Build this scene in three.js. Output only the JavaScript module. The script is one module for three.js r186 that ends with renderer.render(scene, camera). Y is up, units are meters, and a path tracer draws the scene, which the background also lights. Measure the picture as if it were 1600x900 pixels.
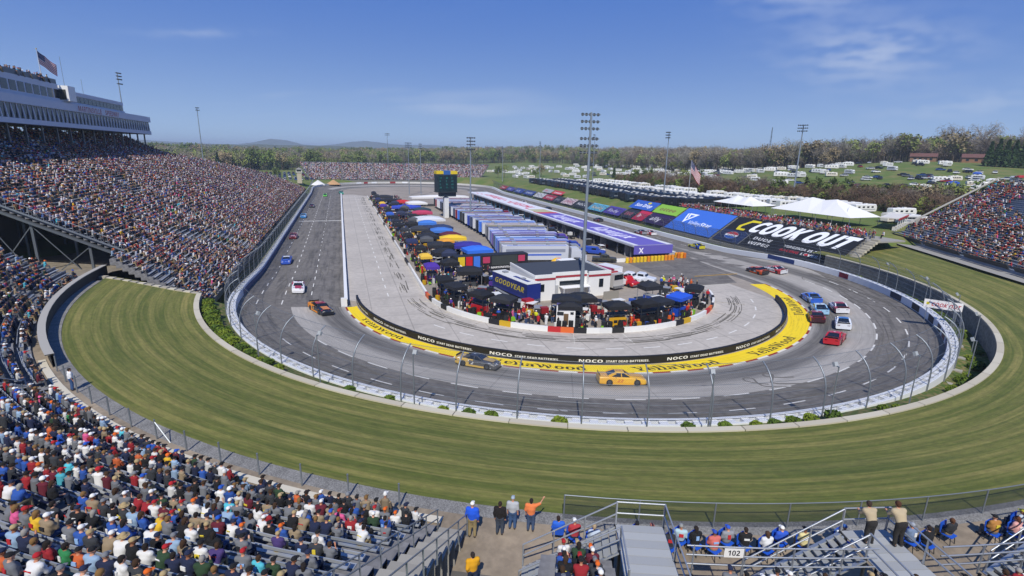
import * as THREE from 'three';
import { mergeGeometries } from 'three/addons/utils/BufferGeometryUtils.js';

// ---------------------------------------------------------------- camera
const scene = new THREE.Scene();
const camera = new THREE.PerspectiveCamera(57.62, 16 / 9, 0.5, 30000);
{
  const yaw = 0.3143, pitch = 0.251, roll = 0.0208;
  const cy = Math.cos(yaw), sy = Math.sin(yaw), cp = Math.cos(pitch), sp = Math.sin(pitch);
  const fw = new THREE.Vector3(sy * cp, -sp, -cy * cp), r = new THREE.Vector3(cy, 0, sy);
  const u = r.clone().cross(fw), cr = Math.cos(roll), sr = Math.sin(roll);
  const r2 = r.clone().multiplyScalar(cr).addScaledVector(u, sr), u2 = u.clone().multiplyScalar(cr).addScaledVector(r, -sr);
  camera.matrixAutoUpdate = true;
  camera.position.set(-38.3, 23.31, 84.91);
  camera.quaternion.setFromRotationMatrix(new THREE.Matrix4().makeBasis(r2, u2, fw.clone().negate()));
  camera.updateMatrixWorld(true);
}
// ---------------------------------------------------------------- helpers: numbers
function RNG(s) { return () => { s |= 0; s = s + 0x6D2B79F5 | 0; let t = Math.imul(s ^ s >>> 15, 1 | s); t = t + Math.imul(t ^ t >>> 7, 61 | t) ^ t; return ((t ^ t >>> 14) >>> 0) / 4294967296; }; }
const hash2 = (x, y, s) => { let h = Math.imul(x | 0, 374761393) ^ Math.imul(y | 0, 668265263) ^ Math.imul(s | 0, 2147483647); h = Math.imul(h ^ h >>> 13, 1274126177); return ((h ^ h >>> 16) >>> 0) / 4294967296; };
function vnoise(x, y, s = 1, per = 0) {
  const xi = Math.floor(x), yi = Math.floor(y), fx = x - xi, fy = y - yi, u = fx * fx * (3 - 2 * fx), v = fy * fy * (3 - 2 * fy);
  const w = per ? k => ((k % per) + per) % per : k => k;
  const a = hash2(w(xi), w(yi), s), b = hash2(w(xi + 1), w(yi), s), c = hash2(w(xi), w(yi + 1), s), d = hash2(w(xi + 1), w(yi + 1), s);
  return a + (b - a) * u + (c - a) * v + (a - b - c + d) * u * v;
}
const fbm = (x, y, o = 4, s = 1, per = 0) => { let a = 0.5, t = 0, n = 0; for (let i = 0; i < o; i++) { t += a * vnoise(x, y, s + i * 17, per); n += a; x *= 2; y *= 2; per *= 2; a *= 0.5; } return t / n; };
const clamp = (v, a = 0, b = 1) => Math.min(b, Math.max(a, v));
const lerp = (a, b, t) => a + (b - a) * t, smooth = (a, b, v) => { const t = clamp((v - a) / (b - a)); return t * t * (3 - 2 * t); };

// ---------------------------------------------------------------- sky and sun
{
  const W = 2048, Hh = 1024, D = Math.PI / 180, veils = [[0.87, 9, 7.5, 3.2, 0.9, 0.42], [0.78, 14.5, 7, 3.2, 0.8, 0.34], [1.0, 4.5, 8, 1.4, 0, 0.25], [-0.42, 13.2, 6, 0.9, 0, 0.4], [0.14, 16, 4, 0.5, 0, 0.3], [-0.2, 9.6, 5, 0.4, 0, 0.22], [0.4, 18, 6, 1, 0, 0.25]], data = new Float32Array(W * Hh * 4);
  for (let j = 0; j < Hh; j++) for (let i = 0; i < W; i++) {
    const el = (j + 0.5) / Hh * Math.PI - Math.PI / 2, az = (i + 0.5) / W * Math.PI * 2;
    const e = Math.max(0, Math.sin(el));
    const t = 1 - Math.exp(-e * 8.5), t2 = smooth(0.3, 1, e);
    let r = lerp(0.47, 0.042, t), g = lerp(0.67, 0.152, t), b = lerp(0.89, 0.56, t);
    r = lerp(r, 0.045, t2); g = lerp(g, 0.13, t2); b = lerp(b, 0.42, t2);
    // thin cirrus streaks
    if (e > 0.01) {
      const px = Math.cos(az) * Math.cos(el) / (e + 0.12), py = Math.sin(az) * Math.cos(el) / (e + 0.12);
      const a = 0.6, qx = px * Math.cos(a) + py * Math.sin(a), qy = -px * Math.sin(a) + py * Math.cos(a);
      let c = smooth(0.5, 0.82, fbm(qx * 0.55 + 3.1, qy * 1.5 + 7.7, 5, 91)) * smooth(0.42, 0.62, fbm(px * 0.3 + 11, py * 0.3, 3, 33)) * 0.5;
      const wz = Math.atan2(Math.cos(az - Math.PI), -Math.sin(az - Math.PI)), ed = el / D; // wz: heading from the straights' axis
      for (const [a0, e0, sa, se, tilt, k] of veils) { const da = (wz - a0) * Math.cos(el), de = ed - e0, u = (da * 57.3 + de * tilt) / sa, v = (de - da * 57.3 * 0.12) / se, q = u * u + v * v; if (q < 4) c += k * Math.exp(-q * 1.6) * smooth(0.25, 0.75, fbm(da * 30 + de * 0.9, de * 1.7 - da * 9, 5, 57)); }
      c = Math.min(0.7, c * smooth(0.02, 0.09, e));
      r = lerp(r, 0.74, c); g = lerp(g, 0.8, c); b = lerp(b, 0.9, c);
    }
    if (el < 0) { r = 0.47; g = 0.67; b = 0.89; }
    const k = (j * W + i) * 4; data[k] = r; data[k + 1] = g; data[k + 2] = b; data[k + 3] = 1;
  }
  const tx = new THREE.DataTexture(data, W, Hh, THREE.RGBAFormat, THREE.FloatType);
  tx.mapping = THREE.EquirectangularReflectionMapping; tx.magFilter = tx.minFilter = THREE.LinearFilter; tx.needsUpdate = true;
  scene.background = tx; scene.environment = tx;
}
const sunDir = new THREE.Vector3(-0.255, 0.745, 0.616).normalize();
const sun = new THREE.DirectionalLight(new THREE.Color(1, 0.955, 0.88), 4.3);
sun.position.copy(sunDir).multiplyScalar(400); sun.position.z -= 80; sun.target.position.set(0, 0, -80);
sun.castShadow = true; sun.shadow.mapSize.set(4096, 4096);
Object.assign(sun.shadow.camera, { left: -260, right: 260, top: 260, bottom: -260, near: 10, far: 1200 });
sun.name = 'sun'; scene.add(sun, sun.target);
const renderer = new THREE.WebGLRenderer({ antialias: true });
renderer.toneMapping = THREE.LinearToneMapping; renderer.toneMappingExposure = 1.0;
renderer.shadowMap.enabled = true;
scene.fog = new THREE.FogExp2(new THREE.Color(0.62, 0.74, 0.9), 0.00022);

// ---------------------------------------------------------------- helpers: objects
const taken = new Map();
function numbered(n) { const k = taken.get(n) || 0; taken.set(n, k + 1); return k ? n + '_' + String(k).padStart(3, '0') : n; }
function part(name, geo, mat, parent) { const m = new THREE.Mesh(geo, mat); m.name = name; m.castShadow = m.receiveShadow = true; parent.add(m); return m; }
function tag(o, label, category, group) { o.userData.label = label; if (category) o.userData.category = category; if (group) o.userData.group = group; return o; }
function thing(name, label, category, group, pos, ry = 0) {
  const g = new THREE.Group(); g.name = numbered(name); if (pos) g.position.set(...pos); g.rotation.y = ry; scene.add(g); return tag(g, label, category, group);
}
function solo(name, geo, mat, label, category, group) { const m = part(numbered(name), geo, mat, scene); return tag(m, label, category, group); }
function struct(name, geo, mat, label) { const m = part(numbered(name), geo, mat, scene); m.userData.kind = 'structure'; m.userData.label = label; m.userData.category = name.split('_').pop(); return m; }
function dup(o, label, pos, ry) { const c = o.clone(); c.userData = { ...o.userData, label }; c.name = numbered(o.name.replace(/_\d{3}$/, '')); if (pos) c.position.set(...pos); if (ry !== undefined) c.rotation.y = ry; scene.add(c); return c; }
const matCache = new Map();
function M(hex, rough = 0.8, metal = 0, extra) {
  const key = hex + '|' + rough + '|' + metal; if (!extra && matCache.has(key)) return matCache.get(key);
  const m = new THREE.MeshStandardMaterial({ color: hex, roughness: rough, metalness: metal, ...extra }); if (!extra) matCache.set(key, m); return m;
}
// ---------------------------------------------------------------- helpers: geometry
function box(w, h, d, x = 0, y = 0, z = 0, ry = 0, rx = 0, rz = 0) { const g = new THREE.BoxGeometry(w, h, d); if (rx) g.rotateX(rx); if (rz) g.rotateZ(rz); if (ry) g.rotateY(ry); g.translate(x, y, z); return g; }
function cyl(r0, r1, h, n, x = 0, y = 0, z = 0) { const g = new THREE.CylinderGeometry(r1, r0, h, n); g.translate(x, y + h / 2, z); return g; }
const V = (x, y, z) => new THREE.Vector3(x, y, z);
function bar(a, b, w, d = w, n = 4) { // bar between two points, square or round
  const A = Array.isArray(a) ? V(...a) : a, B = Array.isArray(b) ? V(...b) : b, L = A.distanceTo(B);
  const g = n === 4 ? new THREE.BoxGeometry(w, L, d) : new THREE.CylinderGeometry(w / 2, w / 2, L, n);
  const q = new THREE.Quaternion().setFromUnitVectors(V(0, 1, 0), B.clone().sub(A).normalize());
  g.applyQuaternion(q); g.translate((A.x + B.x) / 2, (A.y + B.y) / 2, (A.z + B.z) / 2); return g;
}
const merge = l => mergeGeometries(l.map(g => { const n = g.index ? g.toNonIndexed() : g; for (const k of Object.keys(n.attributes)) if (!['position', 'normal', 'uv'].includes(k)) n.deleteAttribute(k); return n; }));
// polyline -> tube, round with n sides
function tube(pts, r, n = 6, seg) { return new THREE.TubeGeometry(new THREE.CatmullRomCurve3(pts.map(p => V(...p))), seg || pts.length * 3, r, n); }
// quad strip from rows of points: rows[i][j] = [x,y,z]; uv in metres
function sheet(rows, uvf) {
  const nI = rows.length, nJ = rows[0].length, pos = [], uv = [], idx = [];
  const du = [0]; for (let i = 1; i < nI; i++) { const a = rows[i - 1][nJ >> 1], b = rows[i][nJ >> 1]; du.push(du[i - 1] + Math.hypot(a[0] - b[0], a[1] - b[1], a[2] - b[2])); }
  for (let i = 0; i < nI; i++) { let dv = 0; for (let j = 0; j < nJ; j++) { const p = rows[i][j]; if (j) { const q = rows[i][j - 1]; dv += Math.hypot(p[0] - q[0], p[1] - q[1], p[2] - q[2]); } pos.push(...p); const t = uvf ? uvf(p, du[i], dv) : [du[i], dv]; uv.push(...t); } }
  for (let i = 0; i < nI - 1; i++) for (let j = 0; j < nJ - 1; j++) { const a = i * nJ + j, b = a + 1, c = a + nJ, d = c + 1; idx.push(a, c, b, b, c, d); }
  const g = new THREE.BufferGeometry(); g.setAttribute('position', new THREE.Float32BufferAttribute(pos, 3)); g.setAttribute('uv', new THREE.Float32BufferAttribute(uv, 2)); g.setIndex(idx); g.computeVertexNormals();
  // make it face up on the whole
  const n = g.attributes.normal; let s = 0; for (let i = 0; i < n.count; i++) s += n.getY(i); if (s < 0) { const ix = g.index.array; for (let i = 0; i < ix.length; i += 3) { const t = ix[i]; ix[i] = ix[i + 1]; ix[i + 1] = t; } g.computeVertexNormals(); }
  return g;
}
const planUV = (p) => [p[0], p[2]];
// closed cross-section swept along stations (for walls): section = [[r,h],...] in the station frame
function sweep(st, section, hf = () => 0, close = true) {
  const rows = st.map(s => { const o = hf(s); const l = section.map(([r, h]) => { const q = s.at(r); return [q[0], h + o, q[1]]; }); if (close) l.push(l[0]); return l; });
  const g = sheetFlat(rows); return g;
}
function sheetFlat(rows) { // flat shaded between section faces, smooth along is not needed
  const pos = [], uv = []; let u = 0;
  for (let i = 0; i < rows.length - 1; i++) {
    const A = rows[i], B = rows[i + 1], du = Math.hypot(A[0][0] - B[0][0], A[0][2] - B[0][2]); let v = 0;
    for (let j = 0; j < A.length - 1; j++) {
      const a = A[j], b = A[j + 1], c = B[j], d = B[j + 1], dv = Math.hypot(a[0] - b[0], a[1] - b[1], a[2] - b[2]);
      pos.push(...a, ...c, ...b, ...b, ...c, ...d); uv.push(u, v, u + du, v, u, v + dv, u, v + dv, u + du, v, u + du, v + dv); v += dv;
    }
    u += du;
  }
  const g = new THREE.BufferGeometry(); g.setAttribute('position', new THREE.Float32BufferAttribute(pos, 3)); g.setAttribute('uv', new THREE.Float32BufferAttribute(uv, 2)); g.computeVertexNormals(); return g;
}
// ---------------------------------------------------------------- helpers: textures
function noiseTex(size, fn, srgb = true) { // fn(u,v in 0..1) -> [r,g,b] 0..1 (sRGB values)
  const d = new Uint8Array(size * size * 4);
  for (let j = 0; j < size; j++) for (let i = 0; i < size; i++) { const c = fn(i / size, j / size), k = (j * size + i) * 4; d[k] = clamp(c[0]) * 255; d[k + 1] = clamp(c[1]) * 255; d[k + 2] = clamp(c[2]) * 255; d[k + 3] = 255; }
  const t = new THREE.DataTexture(d, size, size); t.magFilter = t.minFilter = THREE.LinearFilter; t.wrapS = t.wrapT = THREE.RepeatWrapping; if (srgb) t.colorSpace = THREE.SRGBColorSpace; t.needsUpdate = true; return t;
}
function canvasTex(w, h, draw) { const c = document.createElement('canvas'); c.width = w; c.height = h; const g = c.getContext('2d'); draw(g, w, h); const t = new THREE.CanvasTexture(c); t.colorSpace = THREE.SRGBColorSpace; t.magFilter = THREE.LinearFilter; return t; }
const texMat = (t, rough = 0.85, extra) => new THREE.MeshStandardMaterial({ map: t, roughness: rough, ...extra });
const mix3 = (a, b, t) => [lerp(a[0], b[0], t), lerp(a[1], b[1], t), lerp(a[2], b[2], t)];
const hex3 = h => { const n = parseInt(h.slice(1), 16); return [(n >> 16 & 255) / 255, (n >> 8 & 255) / 255, (n & 255) / 255]; };
function rep(t, m) { t.repeat.set(1 / m, 1 / m); return t; } // uv are metres, tile size m metres
// ================================================================ SETTING
// The oval: straights run along z (0 .. -244); turn centres (0,0) and (0,-244). A station holds a centre and an outward direction.
const SL = 244, RI = 38.9, RO = 53.6, HB = 1.4, D2R = Math.PI / 180;
function station(cz, a, bank, s) { const n = [Math.sin(a), Math.cos(a)]; return { cz, a, n, bank, s, at: r => [n[0] * r, cz + n[1] * r] }; }
function ring(a0, a1, step = 3, cz = 0, bank = 1) { const l = [], n = Math.max(1, Math.round(Math.abs(a1 - a0) / step)); for (let i = 0; i <= n; i++) { const a = lerp(a0, a1, i / n) * D2R; l.push(station(cz, a, bank, 0)); } return l; }
const bankZ = z => smooth(-28, 0, z) + smooth(-SL + 28, -SL, z);
function straight(side, z0, z1, step = 6) { const l = [], n = Math.max(1, Math.round(Math.abs(z1 - z0) / step)); for (let i = 0; i <= n; i++) { const z = lerp(z0, z1, i / n); l.push(station(z, side * Math.PI / 2, bankZ(z), 0)); } return l; }
const loop = [...ring(-90, 90, 2.5), ...straight(1, -6, -SL + 6), ...ring(90, 270, 4, -SL), ...straight(-1, -SL + 6, 0)];
const bankH = (s, r) => HB * s.bank * clamp((r - RI) / (RO - RI));
const ribbon = (st, rs, lift, hf = bankH, uvf) => sheet(st.map(s => rs.map(r => { const rr = typeof r === 'function' ? r(s) : r, q = s.at(rr); return [q[0], hf(s, rr) + lift, q[1]]; })), uvf);

// ---- terrain
const stadium = (x, z) => { const cz = clamp(z, -SL, 0); return Math.hypot(x, z - cz); };
function outH(x, z) {
  let h = 5.6 + (x > 40 ? 1.3 * smooth(-95, -62, z) : 0);
  h += 4.5 * smooth(95, 210, x) + 6 * smooth(200, 420, x);
  h += 10.5 * Math.exp(-(((x - 300) / 105) ** 2 + ((z + 150) / 90) ** 2));
  h += 7 * smooth(120, 420, x) * smooth(-140, 60, z);
  const d = Math.hypot(x, z + 120); h += 8 * smooth(380, 1000, d) + 10 * smooth(1000, 2200, d);
  if (x < 40) h -= 2.2 * smooth(40, -60, x) * smooth(-240, -300, z) * (1 - smooth(380, 700, d));
  h += (fbm(x * 0.008 + 5, z * 0.008, 3, 5) - 0.5) * 3.2 * smooth(100, 260, d);
  return h;
}
function T(x, z) {
  const d = stadium(x, z); const e = z > -20 ? 72 : (x > 0 ? 60 + 12 * smooth(-40, 0, z) : (z < -SL ? 58 : 60));
  if (x > 20 && z < 6 && z > -SL) return Math.max(-0.6, Math.min(outH(x, z), (d - 57.6) * 0.62 + 0.3));
  const t = smooth(e, e + 13, d); return lerp(-0.6, outH(x, z), t);
}
{
  const grid = []; const ax = []; const push = (a, b, st) => { for (let v = a; v < b; v += st) ax.push(v); };
  push(-9000, -3000, 1500); push(-3000, -1000, 250); push(-1000, -400, 50); push(-400, 560, 8); push(560, 1200, 50); push(1200, 3200, 250); push(3200, 9001, 1450);
  const az = []; const pz = (a, b, st) => { for (let v = a; v < b; v += st) az.push(v); };
  pz(-9500, -3000, 1300); pz(-3000, -1100, 190); pz(-1100, -640, 40); pz(-640, 160, 8); pz(160, 600, 60); pz(600, 3001, 800);
  for (const z of az) grid.push(ax.map(x => [x, T(x, z), z]));
  const tex = rep(noiseTex(512, (u, v) => {
    const n = fbm(u * 16, v * 16, 5, 3, 16), m = fbm(u * 5, v * 5, 4, 9, 5);
    let c = mix3([0.34, 0.42, 0.16], [0.48, 0.46, 0.27], smooth(0.38, 0.75, n)); return mix3(c, [0.38, 0.45, 0.18], m * 0.6);
  }), 90);
  struct('ground', sheet(grid, planUV), texMat(tex, 1), 'green and tan grassy ground spreading out beyond the speedway');
}
// ---- track surfaces
const asphaltTex = rep(noiseTex(1024, (u, v) => {
  const n = fbm(u * 64, v * 64, 4, 7, 64), big = fbm(u * 6, v * 10, 4, 21, 0), st = fbm(u * 5, v * 70, 3, 31, 0);
  const g = 0.43 + (n - 0.5) * 0.12 + (big - 0.5) * 0.12 - smooth(0.5, 0.72, st) * 0.07; return [g * 1.03, g * 0.99, g * 0.935];
}), 30);
const concTex = rep(noiseTex(1024, (u, v) => {
  const n = fbm(u * 64, v * 64, 4, 8, 64), big = fbm(u * 5, v * 5, 4, 22, 5);
  let g = 0.705 + (n - 0.5) * 0.09 + (big - 0.5) * 0.10; const jx = Math.abs((u * 6) % 1 - 0.5), jy = Math.abs((v * 6) % 1 - 0.5);
  if (jx > 0.487 || jy > 0.487) g -= 0.10; return [g * 1.02, g * 0.98, g * 0.92];
}), 30);
// concrete turn lane with rubber laid down in the groove (u along, v across 0..8 m)
const laneTex = noiseTex(1024, (u, v) => {
  const r = v * 8, n = fbm(u * 60, v * 30, 4, 8, 0), st = fbm(u * 8, v * 60, 3, 44, 0), st2 = fbm(u * 3, v * 110, 2, 45, 0);
  const big = fbm(u * 9, v * 2, 4, 46, 0);
  let g = 0.645 + (n - 0.5) * 0.10 + (big - 0.5) * 0.10;
  const rub = smooth(0.2, 1.5, r) * (1 - smooth(3.2, 5.6, r)) * (0.55 + 0.75 * (st - 0.2)); g -= rub * 0.28; g -= smooth(0.58, 0.8, st2) * 0.05;
  const jx = (u * 14) % 1; if (jx < 0.006) g -= 0.08;
  return [g * 1.015, g * 0.985, g * 0.935];
}); laneTex.repeat.set(1 / 110, 1 / 8);
struct('track', ribbon(loop, [36.2, RI, 46, 50, RO + 0.3], 0), texMat(asphaltTex, 0.9), 'grey asphalt of the oval race track');
const laneOut = s => s.cz < 0 ? lerp(53.2, 46, smooth(-8, -34, s.cz)) : lerp(46.6, 53.2, smooth(62, 90, s.a / D2R));
struct('concrete_lane', ribbon([...ring(-84.5, 90, 2), ...straight(1, -3, -34, 3)], [s => lerp(38.8, 41.5, smooth(-4, -34, s.cz)), 41.5 + 0.01, 44, laneOut], 0.012, bankH, (p, u, v) => [u, v]), texMat(laneTex, 0.88), 'pale concrete inside lane through the near turn, darkened by rubber');
struct('concrete_lane', ribbon(ring(96, 264, 4, -SL), [38.8, 42, 46.6], 0.012, bankH, (p, u, v) => [u, v]), texMat(laneTex, 0.88), 'pale concrete inside lane through the far turn');
// ---- infield paving
const poly = (pts, y, holes) => { const s = new THREE.Shape(pts.map(([x, z]) => new THREE.Vector2(x, -z))); const g = new THREE.ShapeGeometry(s, 1); g.rotateX(-Math.PI / 2); g.translate(0, y, 0); const p = g.attributes.position, uv = g.attributes.uv; for (let i = 0; i < p.count; i++) uv.setXY(i, p.getX(i), p.getZ(i)); return g; };
const arc = (cx, cz, r, a0, a1, n = 40) => Array.from({ length: n + 1 }, (_, i) => { const a = lerp(a0, a1, i / n) * D2R; return [cx + r * Math.sin(a), cz + r * Math.cos(a)]; });
const pavTex = rep(noiseTex(512, (u, v) => { const n = fbm(u * 40, v * 40, 4, 18, 40), b = fbm(u * 4, v * 4, 4, 19, 4); const g = 0.56 + (n - 0.5) * 0.08 + (b - 0.5) * 0.14; return [g * 1.04, g * 0.975, g * 0.89]; }), 26);
struct('infield_paving', poly([...arc(-0.6, 0, 37.4, -90, 90), [37.4, -SL], ...arc(0, -SL, 37.4, 90, 270), [-37.4, 0]], 0.004), texMat(pavTex, 0.95), 'tan grey paving of the infield paddock');
struct('pit_road', poly([[-38.2, -215], [-38.2, 0], ...arc(-0.76, -0.18, 36.3, -88, 62, 40), [31.5, 5], [22, 5], [24.3, 8.5], ...arc(-0.6, 0, 25.3, 68, -90, 30), [-25.9, -205], [-32, -216]], 0.012), texMat(concTex, 0.92), 'light concrete pit road curving round the paddock');
struct('paved_apron', poly([[21, 4.6], [33.5, 4.6], [36.5, -2], [37.2, -20], [35, -20.5], [22, -17]], 0.012), texMat(asphaltTex, 0.9), 'dark asphalt crossing between the pit road and the back stretch');
// yellow painted apron in the near turn, lettering painted on it
const apronIn = s => 36.6 + 0.02 * 0 - 0.0, apC = ring(-84, 80, 2);
{
  const t = canvasTex(2048, 64, (g, w, h) => {
    g.fillStyle = '#efd01a'; g.fillRect(0, 0, w, h);
    for (let i = 0; i < 900; i++) { g.fillStyle = `rgba(${i % 2 ? '120,95,20' : '250,225,90'},${0.05 + 0.08 * hash2(i, 3, 5)})`; g.fillRect(hash2(i, 1, 1) * w, hash2(i, 2, 1) * h, 20 + 60 * hash2(i, 4, 1), 1 + 2 * hash2(i, 6, 1)); }
    g.fillStyle = '#2b2416'; g.font = 'bold 44px serif'; g.textBaseline = 'middle';
    for (const x of [122, 587, 897, 1214, 1655]) { g.save(); g.translate(x, h * 0.5); g.scale(0.86, 1); g.fillText('YellaWood', 0, 0); g.restore(); }
  });
  const rows = apC.map((s, i) => [s.at(38.74), s.at(37.6), [(-0.76 + 36.5 * s.n[0]), (-0.18 + 36.5 * s.n[1])]].map(q => [q[0], 0.02, q[1]]));
  const g = sheet(rows); const uv = g.attributes.uv; for (let i = 0; i < rows.length; i++) for (let j = 0; j < 3; j++) uv.setXY(i * 3 + j, i / (rows.length - 1), j / 2);
  struct('painted_apron', g, texMat(t, 0.8), 'yellow painted apron with black lettering inside the near turn');
}
// red and white kerb blocks along the apron: one piece each
{
  const k = thing('kerb', 'red and white kerb blocks along the yellow apron', 'kerb');
  const red = M('#8e2f1c', 0.85), wh = M('#d8d4c8', 0.85); let n = 0;
  for (let a = -84; a < 78; a += 3.1, n++) part('kerb_block', sweep(ring(a, a + 3.04, 3.04), [[38.72, 0.01], [38.74, 0.06], [39.0, 0.05], [39.02, 0.01]]), n % 2 ? wh : red, k);
}
// ---- painted lines
{
  const white = M('#d9d7cf', 0.85), dash = [];
  for (const x of [43.9, 47.8, 51.2]) for (let z = 2; z > -SL + 5; z -= 6.1) dash.push(box(0.16, 0.004, 2.4, -x, bankZ(z) * HB * (x - RI) / (RO - RI) + 0.012, z));
  for (const x of [43.0, 46.6, 50.2]) for (let z = -36; z > -SL + 5; z -= 6.1) dash.push(box(0.16, 0.004, 2.4, x, bankZ(z) * HB * (x - RI) / (RO - RI) + 0.012, z));
  const arcDash = (r, a, len, w) => ribbon(ring(a, a + len, 1), [r, r + w], 0.018);
  for (let a = -67; a < 80; a += 6.7) dash.push(arcDash(50, a, 3.1, 0.18)), dash.push(arcDash(46.6, a + 2, 3.6, 0.2));
  for (let a = -60; a < 66; a += 9) dash.push(arcDash(31.2, a, 4.2, 0.22).translate(0, 0.004, 0));
  for (let z = -2; z > -205; z -= 5.6) dash.push(box(0.2, 0.004, 2.3, -31.9, 0.022, z));
  struct('lane_markings', merge(dash), white, 'white dashed lane lines painted on the track');
  struct('finish_line', box(13.6, 0.004, 1.0, -45.6, 0.014, -103.4), white, 'white start finish line across the front stretch');
  const pl = []; for (let z = -8; z > -204; z -= 9.6) { pl.push(box(4.2, 0.004, 0.12, -28.2, 0.022, z)); }
  for (let a = -82; a < 64; a += 15) { const s = station(0, a * D2R, 1, 0), A = s.at(25.8), B = s.at(29.8); pl.push(bar([A[0], 0.02, A[1]], [B[0], 0.02, B[1]], 0.12, 0.006)); }
  pl.push(box(10, 0.004, 0.25, 26.5, 0.022, 5.0));
  struct('pit_box_lines', merge(pl), M('#c9c6ba', 0.9), 'pale lines dividing the pit boxes');
  struct('yellow_line', box(13.8, 0.004, 0.3, 35.6, 0.05, -2.0, 0.0), M('#c79a1c', 0.85), 'yellow line across the asphalt by the pit road entrance');
}
// tyre marks: rubber smears in the pit boxes and swirls in the turn
{
  const rub = [], R = RNG(77); const dark = new THREE.MeshStandardMaterial({ color: '#6b675f', roughness: 0.95 });
  for (let z = -6; z > -200; z -= 9.6) { for (let k = 0; k < 8; k++) rub.push(box(0.06 + R() * 0.14, 0.003, 2.5 + R() * 5, -28.6 + (R() - 0.5) * 1.9, 0.028 + k * 0.003, z + (R() - 0.5) * 4, (R() - 0.5) * 0.12)); }
  for (let a = -84; a < 66; a += 12.5) for (let k = 0; k < 9; k++) { const r = 27.2 + R() * 2.2, l = 5 + R() * 8, b = a + (R() - 0.5) * 7; rub.push(ribbon(ring(b, b + l, 1.5, 0, 0), [r, r + 0.05 + R() * 0.12], 0.03 + k * 0.003)); }
  struct('tyre_marks', merge(rub), dark, 'black rubber smears left in the pit boxes');
  const sw = [];
  const curve = (pts, w) => { const c = new THREE.CatmullRomCurve3(pts.map(([r, a]) => { const s = station(0, a * D2R, 1, 0), q = s.at(r); return V(q[0], bankH(s, r) + 0.024, q[1]); })), P = c.getPoints(40); sw.push(sheet(P.map((p, i) => { const q = P[Math.min(40, i + 1)], o = P[Math.max(0, i - 1)]; const dx = q.x - o.x, dz = q.z - o.z, L = Math.hypot(dx, dz); return [[p.x - dz / L * w, p.y, p.z + dx / L * w], [p.x + dz / L * w, p.y + 0.001, p.z - dx / L * w]]; }))); };
  curve([[48.5, 12], [46.5, 7], [45.3, 4.5], [44.2, 6], [43.2, 7.4], [42.7, 6.6], [43.4, 5.8], [44.4, 7.2], [45, 9]], 0.13);
  curve([[48.8, 9.5], [46.8, 5], [45.6, 2.5], [44.4, 2.8], [43.4, 3.4], [42.9, 2.6], [43.5, 1.8], [44.6, 2.4], [45.4, 3.6]], 0.11);
  for (let i = 0; i < 46; i++) { const a = -66 + R() * 140, r = 47.2 + R() * 5.2; curve([[r, a], [r + (R() - 0.5) * 1.2, a + 3 + R() * 5], [r + (R() - 0.5) * 3, a + 8 + R() * 8]], 0.04 + R() * 0.06); }
  const str = []; for (let i = 0; i < 40; i++) { const z = 2 - R() * 170, x = -40.5 - R() * 9.5; const P = [0, 1, 2, 3].map(k => V(x + Math.sin(k * 1.3 + i) * 0.9 * R(), 0.013 + bankZ(z - k * 5) * HB * (-x - RI) / 14.7 + 0.01, z - k * 5)); const w = 0.05 + R() * 0.07; str.push(sheet(P.map(p => [[p.x - w, p.y, p.z], [p.x + w, p.y, p.z]]))); }
  struct('skid_marks', merge([...sw, ...str]), dark, 'dark curling skid marks on the track');
}
const stripH = (a, r) => lerp(lerp(2.3, 1.4, smooth(2, 26, a)), lerp(3.35, 1.0, smooth(2, 26, a)), clamp((r - 54.7) / 2.6));
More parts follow.
